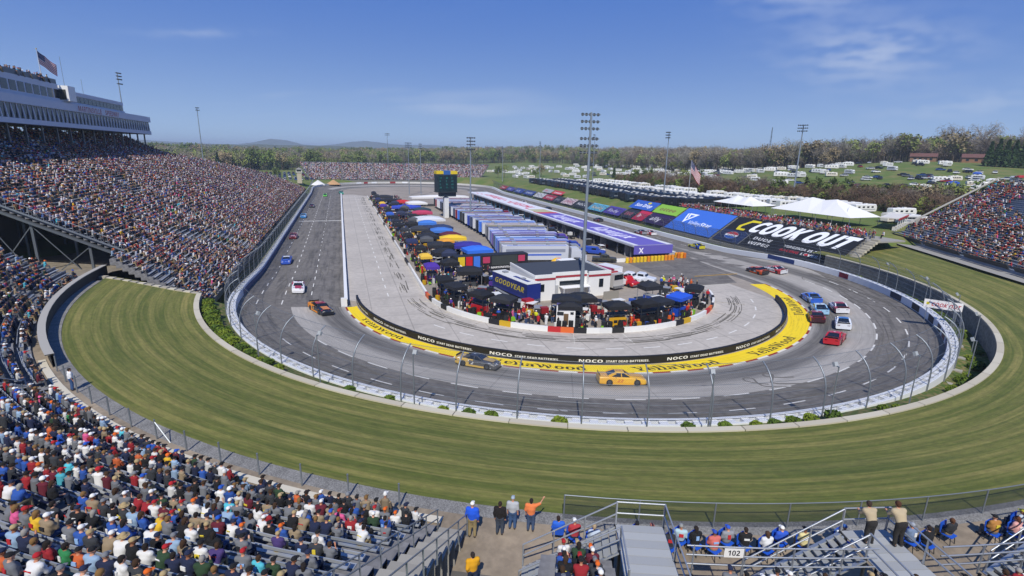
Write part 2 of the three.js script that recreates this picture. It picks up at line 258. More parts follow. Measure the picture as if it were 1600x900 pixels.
// ---- grass bank round the near turn, strip behind the wall, walkways
const RG = a => { const k = [[-90, 70.1], [45, 70.1], [64, 73], [80, 76.5], [90, 83], [93, 85]]; for (let i = 1; i < k.length; i++) if (a <= k[i][0]) return lerp(k[i - 1][1], k[i][1], clamp((a - k[i - 1][0]) / (k[i][0] - k[i - 1][0]))); return 85; };
const grassH = (r, a) => lerp(3.86, 5.55, smooth(0, 1, (r - 58) / (RG(a) - 58)) * 0.5 + 0.5 * (r - 58) / (RG(a) - 58));
{
  const t = noiseTex(2048, (u, v) => { // u along the bank (0..180 m), v across (0..1)
    const n = 0.5 * fbm(u * 420, v * 60, 3, 61) + 0.5 * hash2(u * 2048, v * 2048, 13), m = fbm(u * 18, v * 16, 4, 62), m2 = fbm(u * 9, v * 6, 4, 65), f = fbm(u * 44, v * 70, 4, 66);
    const w = v * 15 + (fbm(u * 14, v * 2, 3, 64) - 0.5) * 0.35, pass = Math.floor(w), fr = w - pass, tint = hash2(pass, 7, 21), band = (pass & 1 ? smooth(0, 0.18, fr) * (1 - smooth(0.82, 1, fr)) : 0) * (0.55 + 0.6 * tint), rut = smooth(0.9, 1, Math.abs(fr - 0.5) * 2);
    const dry = clamp(0.3 + band * 0.36 + (m - 0.5) * 0.55 + (f - 0.5) * 0.95 + (m2 - 0.5) * 0.5);
    let c = mix3([0.34, 0.375, 0.14], [0.55, 0.515, 0.285], dry); c = mix3(c, [0.235, 0.30, 0.10], clamp(rut * 0.22 + smooth(0.58, 0.76, m2) * 0.4)); const k = 0.78 + n * 0.44; return [c[0] * k, c[1] * k, c[2] * k];
  });
  const rows = []; for (let a = -90; a <= 93; a += 2) { const l = []; for (let j = 0; j <= 10; j++) { const r = lerp(58.1, RG(a), j / 10), q = station(0, Math.max(a, -90 + Math.asin((5.4 - 0.44 * (r - 57)) / r) / D2R) * D2R, 1, 0).at(r); l.push([q[0], grassH(r, a), q[1]]); } rows.push(l); }
  const g = sheet(rows), uv = g.attributes.uv; rows.forEach((l, i) => l.forEach((_, j) => uv.setXY(i * l.length + j, i / (rows.length - 1), j / 10)));
  t.wrapS = t.wrapT = THREE.ClampToEdgeWrapping;
  struct('grass_bank', g, texMat(t, 1), 'mown grass bank with faint curved stripes round the near turn');
  const st = ring(-83, 92, 2.5), strip = rep(noiseTex(256, (u, v) => { const n = fbm(u * 24, v * 24, 4, 71, 24); return mix3([0.27, 0.35, 0.12], [0.46, 0.42, 0.26], smooth(0.42, 0.68, n)); }), 9);
  struct('planted_strip', ribbon(st, [54.66, 55.2, 56.5, 57.9], 0, (s, r) => stripH(s.a / D2R, r)), texMat(strip, 1), 'green planted strip between the track wall and the retaining wall');
  const grav = rep(noiseTex(512, (u, v) => { const n = fbm(u * 128, v * 128, 2, 81, 128), b = fbm(u * 8, v * 8, 3, 82, 8); const g = 0.36 + n * 0.26 + (b - 0.5) * 0.1; return [g, g * 0.99, g * 0.96]; }), 6);
  struct('gravel_strip', ribbon(ring(-88, 60, 2), [s => RG(s.a / D2R) - 0.15, 70.95], 0.03, (s, r) => 5.55), texMat(grav, 1), 'strip of grey gravel along the top of the grass');
  const walk = rep(noiseTex(512, (u, v) => { const n = fbm(u * 50, v * 50, 4, 83, 50), b = fbm(u * 5, v * 5, 4, 84, 5); const g = 0.53 + (n - 0.5) * 0.12 + (b - 0.5) * 0.18; return [g * 1.07, g * 0.97, g * 0.83]; }), 12);
  struct('walkway', ribbon(ring(-90, 60, 2), [70.9, 73, 79.5], 0.0, (s, r) => 5.6), texMat(walk, 0.95), 'tan concrete walkway between grass and seats');
  struct('ramp', box(4.0, 0.02, 6.5, 0, 0, 0).translate(0, 0, 0).rotateX(0.0).translate(0, 5.615, 77.8).rotateY(-26.3 * D2R), texMat(asphaltTex, 0.95), 'dark grey paved ramp leading in under the seats');
  struct('concrete_kerb', ribbon(ring(-62, -28.8, 2), [71.35, 71.85], 0.0, () => 5.66), M('#c9c2b0', 0.9), 'pale concrete kerb along the front seats');
}
// ================================================================ WALLS AND FENCES
const galv = M('#8f969c', 0.45, 0.55), alu = M('#b4b8bb', 0.42, 0.6), dkSteel = M('#3a3d40', 0.6, 0.3), white = M('#dfe2e4', 0.6), concGrey = M('#9a978f', 0.9), concPale = M('#c4bda9', 0.9), black = M('#131416', 0.7), steel = M('#6b7176', 0.5, 0.5);
const lift = h => s => h * 0 + HB * s.bank + (h || 0);
{
  const w = thing('track_wall', 'white energy absorbing wall round the outside of the near turn', 'wall');
  const st = ring(-90, 90, 1.8);
  part('rail', sweep(st, [[53.6, 0], [53.6, 1.12], [53.78, 1.14], [53.8, 0]], lift(0)), white, w);
  part('backing_wall', sweep(st, [[54.42, -0.2], [54.42, 1.06], [54.68, 1.06], [54.68, -0.2]], lift(0)), M('#dcdfe0', 0.7), w); part('inner_shelf', sweep(st, [[53.8, 0.2], [53.8, 0.42], [54.42, 0.42], [54.42, 0.2]], lift(0)), M('#b4b8ba', 0.8), w);
  const blocks = []; for (let a = -89; a < 90; a += 1.5) { const s = station(0, a * D2R, 1, 0), q = s.at(54.1); blocks.push(box(0.7, 0.95, 0.6, q[0], HB + 0.56, q[1], a * D2R)); }
  const b = part('foam_blocks', merge(blocks), M('#e4e6e8', 0.7), w); b.userData.kind = 'stuff';
  const top = sweep(st, [[53.75, 1.10], [53.75, 1.13], [53.9, 1.13], [53.9, 1.10]], lift(0)); part('rail_cap', top, M('#e4e6e8', 0.5), w);
  // advertising panels on the inner face, seen at the exit of the turn
  const cols = ['#2b3246', '#20242c', '#2a2e38', '#3d2f33', '#6f1f28', '#2c3d72'];
  [[60, 63.6], [53.2, 56], [46.5, 49], [42, 44], [38, 40.5], [33.5, 36.5], [76.6, 79.2]].forEach(([a0, a1], i) => part('advert_panel', sweep(ring(a0, a1, 1), [[53.56, 0.1], [53.56, 1.04], [53.59, 1.04], [53.59, 0.1]], lift(0)), i === 6 ? M('#7c1f2e', 0.6) : M(cols[i % cols.length], 0.6), w));
  const f = thing('track_wall', 'long white wall with blue base along the front stretch', 'wall');
  part('rail', sweep(straight(-1, 0, -SL), [[53.6, 0], [53.6, 1.12], [53.85, 1.12], [53.85, 0]], s => HB * s.bank), M('#c9ced8', 0.6), f);
  part('base_band', sweep(straight(-1, -2, -SL), [[53.55, 0], [53.55, 0.75], [53.59, 0.75], [53.59, 0]], s => HB * s.bank), M('#39466e', 0.6), f);
  const fb = []; for (let z = -1; z > -SL; z -= 1.6) fb.push(box(0.5, 0.95, 0.6, -54.15, bankZ(z) * HB + 0.6, z)); part('foam_blocks', merge(fb), M('#d4d8da', 0.7), f).userData.kind = 'stuff';
  part('backing_wall', sweep(straight(-1, 0, -SL), [[54.4, 0], [54.4, 1.05], [54.7, 1.05], [54.7, 0]], s => HB * s.bank), concGrey, f);
  const k = thing('track_wall', 'long white wall along the back stretch below the banners', 'wall');
  part('rail', sweep(straight(1, 0, -SL), [[53.6, 0], [53.6, 1.15], [54.3, 1.15], [54.3, 0]], s => HB * s.bank), white, k);
  part('advert_panel', box(0.03, 0.9, 7.5, 53.57, 0.6 + HB * bankZ(-5), -5.5), M('#22386e', 0.6), k);
  const r = thing('track_wall', 'white wall with red panels round the outside of the far turn', 'wall');
  part('rail', sweep(ring(90, 270, 4, -SL), [[53.6, 0], [53.6, 1.15], [54.3, 1.15], [54.3, 0]], s => HB), M('#cfcdc6', 0.6), r);
  [[196, 200], [203, 206], [208, 212], [182, 186], [173, 177]].forEach(([a, b], i) => part('advert_panel', sweep(ring(a, b, 2, -SL), [[53.5, 0.1], [53.5, 1.2], [53.56, 1.2], [53.56, 0.1]], s => HB), i % 2 ? M('#9a2a2e', 0.6) : M('#eef0f2', 0.5), r));
}
{ // pit walls
  const w = thing('pit_wall', 'straight white wall between front stretch and pit road', 'wall');
  part('wall_body', sweep(straight(-1, 3, -214, 10), [[38.3, 0], [38.35, 0.95], [38.85, 0.95], [38.9, 0]]), M('#e6e6e4', 0.6), w);
  part('wall_end', box(0.9, 1.35, 0.5, -38.9, 0.675, 3.4), M('#dedfdf', 0.6), w);
  const b = thing('pit_wall', 'curved black wall lettered in white above the yellow apron', 'wall');
  const t = canvasTex(2048, 48, (g, W, Hh) => { g.fillStyle = '#15161a'; g.fillRect(0, 0, W, Hh); g.fillStyle = '#e9ebea'; g.textBaseline = 'middle'; for (let i = 0; i < 9; i++) { g.font = 'bold 27px sans-serif'; g.fillText('NOCO', 24 + i * 226, Hh / 2 + 2, 62); g.font = 'bold 20px sans-serif'; g.fillText('START DEAD BATTERIES.', 92 + i * 226, Hh / 2 + 3, 112); } });
  const st = ring(-89, 62, 2).map(s => { const n = s.n; return { ...s, at: r => [-0.76 + n[0] * r, -0.18 + n[1] * r] }; });
  part('wall_body', sweep(st, [[36.0, 0], [36.0, 0.95], [36.3, 0.95], [36.3, 0]]), M('#1b1c20', 0.6), b);
  const rows = st.map(s => [[36.32, 0.04], [36.32, 0.94]].map(([r, h]) => { const q = s.at(r); return [q[0], h, q[1]]; })); const g = sheetFlat(rows), uv = g.attributes.uv, ps = g.attributes.position;
  for (let i = 0; i < ps.count; i++) { const a = Math.atan2(ps.getX(i) + 0.76, ps.getZ(i) + 0.18) / D2R; uv.setXY(i, (a + 89) / 151, ps.getY(i) > 0.5 ? 1 : 0); }
  part('lettering', g, texMat(t, 0.6), b);
  const k = thing('pit_wall', 'white wall between garage and back stretch', 'wall');
  part('wall_body', sweep(straight(1, -21, -205, 10), [[37.6, 0], [37.65, 1.0], [38.2, 1.0], [38.25, 0]]), M('#e6e6e4', 0.6), k);
  const s2 = thing('pit_wall', 'low white wall in front of the pit crews', 'wall');
  const stp = [...straight(-1, -200, 0, 6), ...ring(-88, 66, 4)].map(s => ({ ...s, at: r => [s.n[0] * r - 0.5, s.cz + s.n[1] * r] }));
  const cols = ['#e2e2de', '#e2e2de', '#d8d8d4', '#1d1e22', '#e2e2de', '#b8262a', '#e2e2de', '#222', '#c9a21d', '#e0e0dc', '#d8672a', '#e4e4e0'];
  for (let i = 0; i < stp.length - 1; i += 1) part('wall_segment', sweep([stp[i], stp[i + 1]], [[25.1, 0], [25.1, 0.72], [25.45, 0.72], [25.45, 0]]), M(i < 30 ? (i % 5 === 3 ? '#222222' : '#d5d3cc') : cols[(i * 5 + (i >> 2)) % cols.length], 0.7), s2);
}
// catch fences: curved posts (one part each), wire mesh, cables
const meshTexDense = (() => { const t = canvasTex(128, 128, (g) => { g.fillStyle = '#000'; g.fillRect(0, 0, 128, 128); g.strokeStyle = '#fff'; g.lineWidth = 2.1; for (let i = -128; i < 256; i += 16) { g.beginPath(); g.moveTo(i, 0); g.lineTo(i + 128, 128); g.moveTo(i, 128); g.lineTo(i + 128, 0); g.stroke(); } }); t.colorSpace = THREE.NoColorSpace; t.wrapS = t.wrapT = THREE.RepeatWrapping; t.repeat.set(1.6, 1.6); return t; })();
const mkWire = (lw, sp) => { const t = canvasTex(128, 128, (g) => { g.fillStyle = '#000'; g.fillRect(0, 0, 128, 128); g.strokeStyle = '#fff'; g.lineWidth = lw; for (let i = -128; i < 256; i += sp) { g.beginPath(); g.moveTo(i, 0); g.lineTo(i + 128, 128); g.moveTo(i, 128); g.lineTo(i + 128, 0); g.stroke(); } }); t.colorSpace = THREE.NoColorSpace; t.wrapS = t.wrapT = THREE.RepeatWrapping; t.repeat.set(1.6, 1.6); return new THREE.MeshStandardMaterial({ color: '#5c6166', roughness: 0.5, metalness: 0.4, alphaMap: t, transparent: true, side: THREE.DoubleSide }); };
const thinWire = mkWire(1.3, 32);
const wireMat = new THREE.MeshStandardMaterial({ color: '#4a4f54', roughness: 0.5, metalness: 0.4, alphaMap: meshTexDense, transparent: true, side: THREE.DoubleSide });
function catchFence(label, st, posts, base, wm = wireMat) {
  const f = thing('catch_fence', label, 'fence');
  const prof = [[54.75, -0.3], [54.75, 2.4], [54.65, 3.6], [54.3, 4.5], [53.7, 5.2], [52.95, 5.65]];
  for (const s of posts) { const o = base(s); part('post', tube(prof.map(([r, h]) => { const q = s.at(r); return [q[0], h + o, q[1]]; }), 0.065, 6, 12), galv, f); const q = s.at(55.0); part('footing', box(0.7, 0.35, 0.9, q[0], o - 0.1, q[1], s.a), concGrey, f); }
  const P = [[54.68, 1.0], ...prof.slice(1)];
  part('wire_mesh', sheetFlat(st.map(s => P.map(([r, h]) => { const q = s.at(r - 0.06); return [q[0], h + base(s), q[1]]; }))), wm, f);
  for (const [r, h] of [[54.6, 1.5], [54.6, 2.1], [54.6, 2.8], [54.5, 3.5], [54.2, 4.3], [53.6, 5.05], [52.95, 5.6]]) part('cable', tube(st.map(s => { const q = s.at(r); return [q[0], h + base(s), q[1]]; }), 0.018, 4, st.length * 2), galv, f);
}
const pa = []; for (let a = -88; a <= 88; a += 5.45) pa.push(...ring(a, a + 0.001, 1).slice(0, 1));
catchFence('tall curved steel catch fence round the near turn', ring(-90, 90, 2), pa, () => HB, thinWire);
{ const l = []; for (let z = -6; z > -SL; z -= 5.2) l.push(station(z, -Math.PI / 2, bankZ(z), 0)); catchFence('tall catch fence between front grandstand and front stretch', straight(-1, 0, -SL, 8), l, s => HB * s.bank); }
{ const l = []; for (let z = -6; z > -SL; z -= 5.2) l.push(station(z, Math.PI / 2, bankZ(z), 0)); catchFence('catch fence along the back stretch in front of the banners', straight(1, 0, -SL, 8), l, s => HB * s.bank); }
// retaining wall with pale cap
{
  const w = thing('retaining_wall', 'grey retaining wall with pale cap holding up the grass bank', 'wall');
  part('wall_body', sweep(ring(-84, 88, 2), [[57.7, 0.2], [57.7, 3.82], [58.2, 3.82], [58.2, 0.2]]), texMat(rep(noiseTex(256, (u, v) => { const n = fbm(u * 16, v * 30, 5, 55, 0), g = 0.47 + (n - 0.5) * 0.22; return [g, g * 0.99, g * 0.96]; }), 7), 0.95), w);
  for (let a = -84; a < 87.9; a += 4.3) part('cap_slab', sweep(ring(a + 0.03, a + 4.27, 1.4), [[57.65, 3.83], [57.65, 4.0], [58.25, 4.0], [58.25, 3.83]]), hash2(a * 10, 3, 2) > 0.5 ? concPale : M('#bbb39e', 0.9), w);
  const k = thing('stone_edging', 'pale concrete steps edging the grass beside the front grandstand', 'edging');
  for (let i = 0; i < 13; i++) { const t = i / 12; part('step', box(1.05, 0.5, 0.7, lerp(-58.2, -70.4, t), lerp(3.75, 5.5, t), lerp(5.6, 0.4, t), -0.4), i % 2 ? concPale : M('#aaa392', 0.9), k); }
  const b = thing('parapet', 'dark curved parapet beside the leftmost end of the grass', 'wall');
  part('parapet_body', sweep(ring(-92, -60, 2), [[70.95, 4.9], [70.95, 6.7], [71.15, 6.7], [71.15, 4.9]]), M('#26282b', 0.7), b);
  part('parapet_cap', sweep(ring(-92, -60, 2), [[70.9, 6.7], [70.9, 6.78], [71.5, 6.78], [71.5, 6.7]]), M('#a8a59d', 0.8), b);
}
// walkway fence: low posts with a cable
{
  const f = thing('walkway_fence', 'low chain link fence of steel posts between walkway and grass', 'fence');
  for (let a = -59; a <= -29; a += 2.35) { const q = station(0, a * D2R, 1, 0).at(71.05); part('post', cyl(0.05, 0.05, 1.35, 6, q[0], 5.6, q[1]), galv, f); if (Math.abs(a + 45) < 1 || a > -30.5) part('brace', bar([q[0], 6.8, q[1]], [q[0] + 0.9, 5.6, q[1] + 0.7], 0.05), galv, f); }
  for (let a = -24; a <= 40; a += 3) { const q = station(0, a * D2R, 1, 0).at(70.4); part('post', cyl(0.04, 0.04, 1.4, 6, q[0], 5.6, q[1]), galv, f); }
  const ra = ring(-24, 40, 2); part('top_rail', tube(ra.map(s => { const q = s.at(70.4); return [q[0], 7.0, q[1]]; }), 0.03, 5, 80), galv, f);
  part('wire_mesh', sheetFlat(ra.map(s => [5.65, 6.98].map(h => { const q = s.at(70.38); return [q[0], h, q[1]]; }))), wireMat, f);
}
// ================================================================ GRANDSTANDS
const seats = []; // every seat that may hold a spectator: [x,y,z,facing,stand]
const plankMats = [M('#a9aeb3', 0.5, 0.35), M('#9aa0a6', 0.5, 0.35), M('#b4b8bb', 0.5, 0.35)], deckMat = texMat(rep(noiseTex(256, (u, v) => { const n = fbm(u * 20, v * 20, 4, 15, 20), g = 0.46 + (n - 0.5) * 0.2; return [g, g, g * 1.02]; }), 6), 0.9);
function arcStand(name, label, a0, a1, r0, h0, K, tread, rise, aisles, kMax, tag2, rail) {
  const g = thing(name, label, 'grandstand');
  for (let k = 0; k < K; k++) {
    const r = r0 + k * tread, h = h0 + k * rise, lim = kMax ? Math.max(a0, kMax(k)) : a0; if (lim >= a1) continue;
    part('step', sweep(ring(lim, a1, 3), [[r, h - rise - 0.6], [r, h], [r + tread - 0.002, h], [r + tread - 0.002, h - rise - 0.6]]), deckMat, g);
    const cuts = [lim, ...aisles.filter(x => x > lim + 2 && x < a1 - 1), a1], half = 0.62 / r / D2R;
    for (let i = 0; i < cuts.length - 1; i++) {
      const b0 = cuts[i] + half, b1 = cuts[i + 1] - half; if (b1 - b0 < 1) continue;
      const m = plankMats[(k * 7 + i * 3) % 3], st = ring(b0, b1, 3);
      part('seat_plank', sweep(st, [[r + 0.42, h + 0.38], [r + 0.42, h + 0.43], [r + 0.72, h + 0.43], [r + 0.72, h + 0.38]]), m, g);
      if (k % 2 === 0) part('foot_plank', sweep(st, [[r + 0.02, h + 0.012], [r + 0.02, h + 0.045], [r + 0.28, h + 0.045], [r + 0.28, h + 0.012]]), m, g);
      part('back_rail', sweep(st, [[r + 0.78, h + 0.68], [r + 0.78, h + 0.8], [r + 0.82, h + 0.8], [r + 0.82, h + 0.68]]), m, g);
      const nS = Math.floor((b1 - b0) * D2R * r / 0.5); for (let j = 0; j < nS; j++) { const a = (b0 + (j + 0.5) / nS * (b1 - b0)) * D2R; seats.push([Math.sin(a) * (r + 0.5), h, Math.cos(a) * (r + 0.5), a + Math.PI, tag2, k, j + i * 100, a / D2R]); }
    }
  }
  return g;
}
arcStand('curved_grandstand', 'curved bleachers nearest the camera at lower left, above the walkway', -54.6, -28.9, 72.1, 5.7, 17, 1.08, 0.565, [-46.5, -37.5], null, 'near');
arcStand('curved_grandstand', 'curved bleachers beyond the cross aisle at the left edge of the view', -89, -55.8, 72.1, 5.75, 15, 1.06, 0.53, [-80, -72, -64], k => k > 9 ? -88 + (k - 9) * 1.2 : -89, 'left');
arcStand('curved_grandstand', 'raised bleachers at the bottom right beside the stair landings', -20.4, 12, 77.0, 8.25, 7, 0.92, 0.47, [-14.3, -5.6, 2, 8], null, 'right');
arcStand('curved_grandstand', 'short raised bleachers between the ramp and the empty stair landing', -24.7, -22.6, 75.6, 7.95, 8, 0.9, 0.47, [], null, 'gap');
// front grandstand: straight rows
const zfar = x => { const k = [[57, -229], [68, -223], [77.7, -203], [91, -144], [94.4, -126], [107, -122]]; for (let i = 1; i < k.length; i++) if (-x <= k[i][0]) return lerp(k[i - 1][1], k[i][1], clamp((-x - k[i - 1][0]) / (k[i][0] - k[i - 1][0]))); return -122; };
{
  const g = thing('front_grandstand', 'huge packed main grandstand along the front stretch', 'grandstand');
  for (let k = 0; k < 61; k++) {
    const x = -57 - 0.8 * k, h = 1.9 + 0.4 * k, z1 = zfar(x), z0 = k < 16 ? 4.6 - 0.35 * k : -6.3; const L = z0 - z1, zc = (z0 + z1) / 2;
    part('step', box(0.798, k < 16 ? 0.9 : 0.5, L, x - 0.4, h - (k < 16 ? 0.45 : 0.25), zc), deckMat, g);
    part('seat_plank', box(0.28, 0.05, L - 0.4, x - 0.55, h + 0.42, zc), plankMats[k % 3], g);
    const n = Math.floor(L / 0.46);
    for (let j = 0; j < n; j++) { const z = z0 - 0.4 - j * 0.46; if (((-z + 400) % 11.5) < 1.5) continue; seats.push([x - 0.5, h, z, Math.PI / 2, k < 47 ? 'front' : 'shade', k, j, 0]); }
  }
  // slanting beam, columns and cross braces at the open near end
  const X = x => 1.9 + 0.5 * (-57 - x);
  part('edge_beam', bar([-69.4, X(-69.4) - 1.1, -6.1], [-106, X(-106) - 1.1, -6.1], 0.3, 0.75), steel, g);
  part('edge_beam', bar([-69.4, X(-69.4) - 0.1, -6.0], [-106, X(-106) - 0.1, -6.0], 0.18, 0.25), galv, g);
  for (let x = -70; x > -106; x -= 0.8) part('rail_post', bar([x, X(x), -6.15], [x, X(x) + 1.05, -6.15], 0.05), galv, g);
  part('hand_rail', bar([-69.4, X(-69.4) + 1.05, -6.15], [-106, X(-106) + 1.05, -6.15], 0.06), alu, g);
  for (let z = -6.4; z > -120; z -= 12) {
    let prev = null; for (const x of [-74, -80.5, -87, -93.5, -100, -106]) { const c = part('column', bar([x, 3.2, z], [x, X(x) - 1.0, z], 0.32), steel, g); if (z > -7 && prev) { part('cross_brace', bar([prev, 3.4, z], [x, X(x) - 1.6, z], 0.12), steel, g); part('cross_brace', bar([prev, X(prev) - 1.6, z], [x, 3.4, z], 0.12), steel, g); } prev = x; }
  }
  part('under_wall', box(0.4, 12, 112, -94, 9.0, -64), M('#8c8880', 0.9), g); part('under_wall', box(30, 9, 0.4, -92, 7.8, -42), M('#8f8b82', 0.9), g);
  for (let i = 0; i < 5; i++) part('under_beam', bar([-70, X(-70) - 1.1, -18 - 24 * i], [-106, X(-106) - 1.1, -18 - 24 * i], 0.3, 0.6), dkSteel, g);
  struct('concourse', poly([[-70.9, 12], [-70.9, -4], [-69, -6], [-69, -122], [-125, -122], [-125, 12]], 5.45), texMat(rep(noiseTex(256, (u, v) => { const n = fbm(u * 20, v * 20, 4, 5, 20), q = 0.5 + (n - 0.5) * 0.14; return [q * 1.05, q * 0.98, q * 0.86]; }), 14), 0.95), 'tan concourse floor running in under the front grandstand');
}
// far grandstand
{
  const g = thing('far_grandstand', 'packed grandstand behind the far turn', 'grandstand');
  for (let k = 0; k < 25; k++) { const z = -303 - 0.85 * k, h = 3.4 + 0.42 * k, x0 = -58 - k * 0.3, x1 = 60 + 0.55 * k; part('step', box(x1 - x0, 0.6, 0.848, (x0 + x1) / 2, h - 0.3, z - 0.42), deckMat, g); for (let x = x0 + 0.3; x < x1; x += 0.55) if (((x + 500) % 11) > 1) seats.push([x, h, z - 0.5, 0, 'far', k, 0, 0]); }
  part('fascia', box(122, 2.2, 0.3, 1, 2.2, -302.6), M('#77756f', 0.9), g);
  for (let k = 0; k < 14; k++) part('column', bar([-60 + k * 9.6, 3, -322], [-60 + k * 9.6, 13, -322], 0.3), steel, g);
  part('back_rail', box(138, 1.1, 0.12, 4, 14.4, -324.4), steel, g);
}
// right hand grandstand
{
  const g = thing('side_grandstand', 'half filled grandstand with blue grey benches at the right edge', 'grandstand');
  const n = [0.88, 0.475], t = [-0.475, 0.88], blue = M('#8792a0', 0.7), blue2 = M('#7a8593', 0.7);
  for (let k = 0; k < 36; k++) {
    const s = k * 0.8, h = 6.3 + k * 0.345, t0 = -(1 + 0.48 * s) / 0.88, t1 = 62, q = (u, v) => [85 + n[0] * (s + v) + t[0] * u, -4 + n[1] * (s + v) + t[1] * u];
    const rows = (v0, v1, y0, y1) => { const A = q(t0, v0), B = q(t1, v0), C = q(t0, v1), D = q(t1, v1); return sheetFlat([[[A[0], y0, A[1]], [A[0], y1, A[1]], [C[0], y1, C[1]], [C[0], y0, C[1]], [A[0], y0, A[1]]], [[B[0], y0, B[1]], [B[0], y1, B[1]], [D[0], y1, D[1]], [D[0], y0, D[1]], [B[0], y0, B[1]]]]); };
    part('step', rows(0, 0.799, h - 0.7, h), k % 2 ? blue : blue2, g); part('seat_plank', rows(0.42, 0.7, h + 0.38, h + 0.43), plankMats[(k + 1) % 3], g);
    for (let u = t0 + 0.4; u < t1; u += 0.52) { if (((u + 300) % 13) < 1.3) continue; const p = q(u, 0.5); seats.push([p[0], h, p[1], Math.atan2(-n[0], -n[1]), 'side', k, 0, u]); }
  }
  const E = (s, y) => { const u = -(1 + 0.48 * s) / 0.88; return [85 + n[0] * s + t[0] * u, y, -4 + n[1] * s + t[1] * u - 0.2]; };
  part('end_rail', bar(E(0, 7.4), E(29, 19.9), 0.16, 0.5), M('#a9a598', 0.8), g);
  const W = q => [85 + t[0] * q - 0.5 * n[0], -4 + t[1] * q - 0.5 * n[1]];
  for (let i = 0; i < 5; i++) { const a = W(i * 13), b = W(i * 13 + 11.6); part('front_barrier', bar([a[0], 6.7, a[1]], [b[0], 6.7, b[1]], 0.12, 0.9), dkSteel, g); part('front_rail', bar([a[0], 7.4, a[1]], [b[0], 7.4, b[1]], 0.08), galv, g); }
  struct('path', sheet([-2, 8, 16, 30, 45, 62].map(u => [-3.2, 0].map(v => [85 + t[0] * u + n[0] * v, 5.7, -4 + t[1] * u + n[1] * v]))), concGrey, 'concrete path in front of the right hand grandstand');
}
// ================================================================ SUITE TOWER
{
  const g = thing('suite_tower', 'long white press box and suite tower over the front grandstand', 'building');
  const wall = M('#c6ccd6', 0.7), wall2 = M('#bfc6d2', 0.7), glass = new THREE.MeshPhysicalMaterial({ color: '#2b333b', roughness: 0.12, metalness: 0.1 });
  const Z0 = 30, X = -97;
  const blk = (y0, y1, z0, z1, dx, m, n = 'wall') => part(n, box(12, y1 - y0, z0 - z1, X - 6 - dx, (y0 + y1) / 2, (z0 + z1) / 2), m, g);
  blk(27.1, 28.05, Z0, -123, 0, wall); blk(28.05, 30.85, Z0, -122.8, 0.35, M('#8d99a5', 0.6), 'window_band'); blk(30.85, 32.5, Z0, -123.2, -0.15, wall);
  for (let z = Z0 - 0.5; z > -122; z -= 1.95) part('window', box(0.08, 2.6, 1.62, X - 0.32, 29.45, z - 0.8, 0, 0, 0), glass, g);
  for (let z = Z0; z > -122.5; z -= 1.95) part('mullion', bar([X - 0.05, 28.05, z], [X - 0.3, 30.85, z], 0.16, 0.3), wall2, g);
  blk(32.5, 33.0, Z0, -104, 0.6, wall2); blk(33.0, 34.6, -71, -103.8, 1.1, wall2); blk(34.6, 35.5, -71, -104, 0.8, wall);
  for (let z = -72; z > -103; z -= 2.3) part('window', box(0.08, 1.35, 2.0, X - 1.06, 33.8, z - 1), glass, g);
  blk(33.0, 36.4, Z0, -66, 0.9, wall);
  for (let z = Z0 - 1; z > -65; z -= 2.9) part('window', box(0.08, 1.9, 2.3, X - 0.88, 34.3, z - 1.2), glass, g);
  part('stair_box', box(2.6, 3.3, 3.6, X - 0.6, 34.6, -68.4), M('#e4e4e0', 0.6), g); part('stair_opening', box(1.6, 2.2, 0.1, X - 0.6, 34.3, -66.55), M('#33352f', 0.8), g);
  part('roof_rail', box(0.06, 1.0, Z0 + 66, X - 1.1, 36.9, (Z0 - 66) / 2), steel, g);
  part('soffit', box(12, 0.1, Z0 + 123, X - 6, 27.04, (Z0 - 123) / 2), M('#4a4d52', 0.9), g);
  for (let z = 20; z > -122; z -= 6.4) { part('column', bar([X - 1.5, 20, z], [X - 1.5, 27, z], 0.35), steel, g); part('column', bar([X - 9, 23, z], [X - 9, 27, z], 0.35), steel, g); }
  const t = canvasTex(512, 40, (c, w, h) => { c.fillStyle = '#c9cfd8'; c.fillRect(0, 0, w, h); c.fillStyle = '#8a1812'; c.font = 'bold 44px sans-serif'; c.textBaseline = 'middle'; c.fillText('MARTINSVILLE', 4, h / 2 + 2, 270); c.fillText('SPEEDWAY', 318, h / 2 + 2, 190); });
  const sg = new THREE.PlaneGeometry(25.5, 1.5); sg.rotateY(Math.PI / 2); sg.translate(X + 0.2, 31.75, -84); part('sign', sg, texMat(t, 0.6), g);
  part('antenna', bar([X - 5, 35.5, -80], [X - 5, 44, -80], 0.06), steel, g); part('antenna', bar([X - 5, 35.5, -90], [X - 5, 40, -90], 0.06), steel, g);
}
// ================================================================ CROWD
const cr = RNG(4242);
const shirtCols = [['black', '#15161a', 16], ['navy', '#1b2440', 12], ['grey', '#6b6e73', 15], ['white', '#d4d4d2', 14], ['red', '#8f2028', 6.5], ['royal blue', '#28509c', 6], ['dark green', '#28402a', 3], ['green', '#2a7a48', 1], ['orange', '#bc5c30', 1.5], ['yellow', '#d2aa2c', 1.2], ['light blue', '#8aa4bf', 3], ['tan', '#8c7c64', 4], ['maroon', '#5c1a2a', 4], ['pink', '#d0588a', 2], ['purple', '#43346a', 0.8], ['turquoise', '#4fb3c4', 1.5], ['charcoal', '#33363b', 9]];
const capCols = [['black', '#17181b', 8], ['white', '#e2e2de', 5], ['red', '#a81e26', 3], ['navy', '#1d2744', 4], ['blue', '#2257b8', 2], ['tan', '#a8946c', 3], ['grey', '#74777b', 3], ['brown hair', '#3a2716', 7], ['dark hair', '#1d1612', 5], ['fair hair', '#7a5c34', 3], ['grey hair', '#8f8b85', 2], ['orange', '#d8641c', 1]];
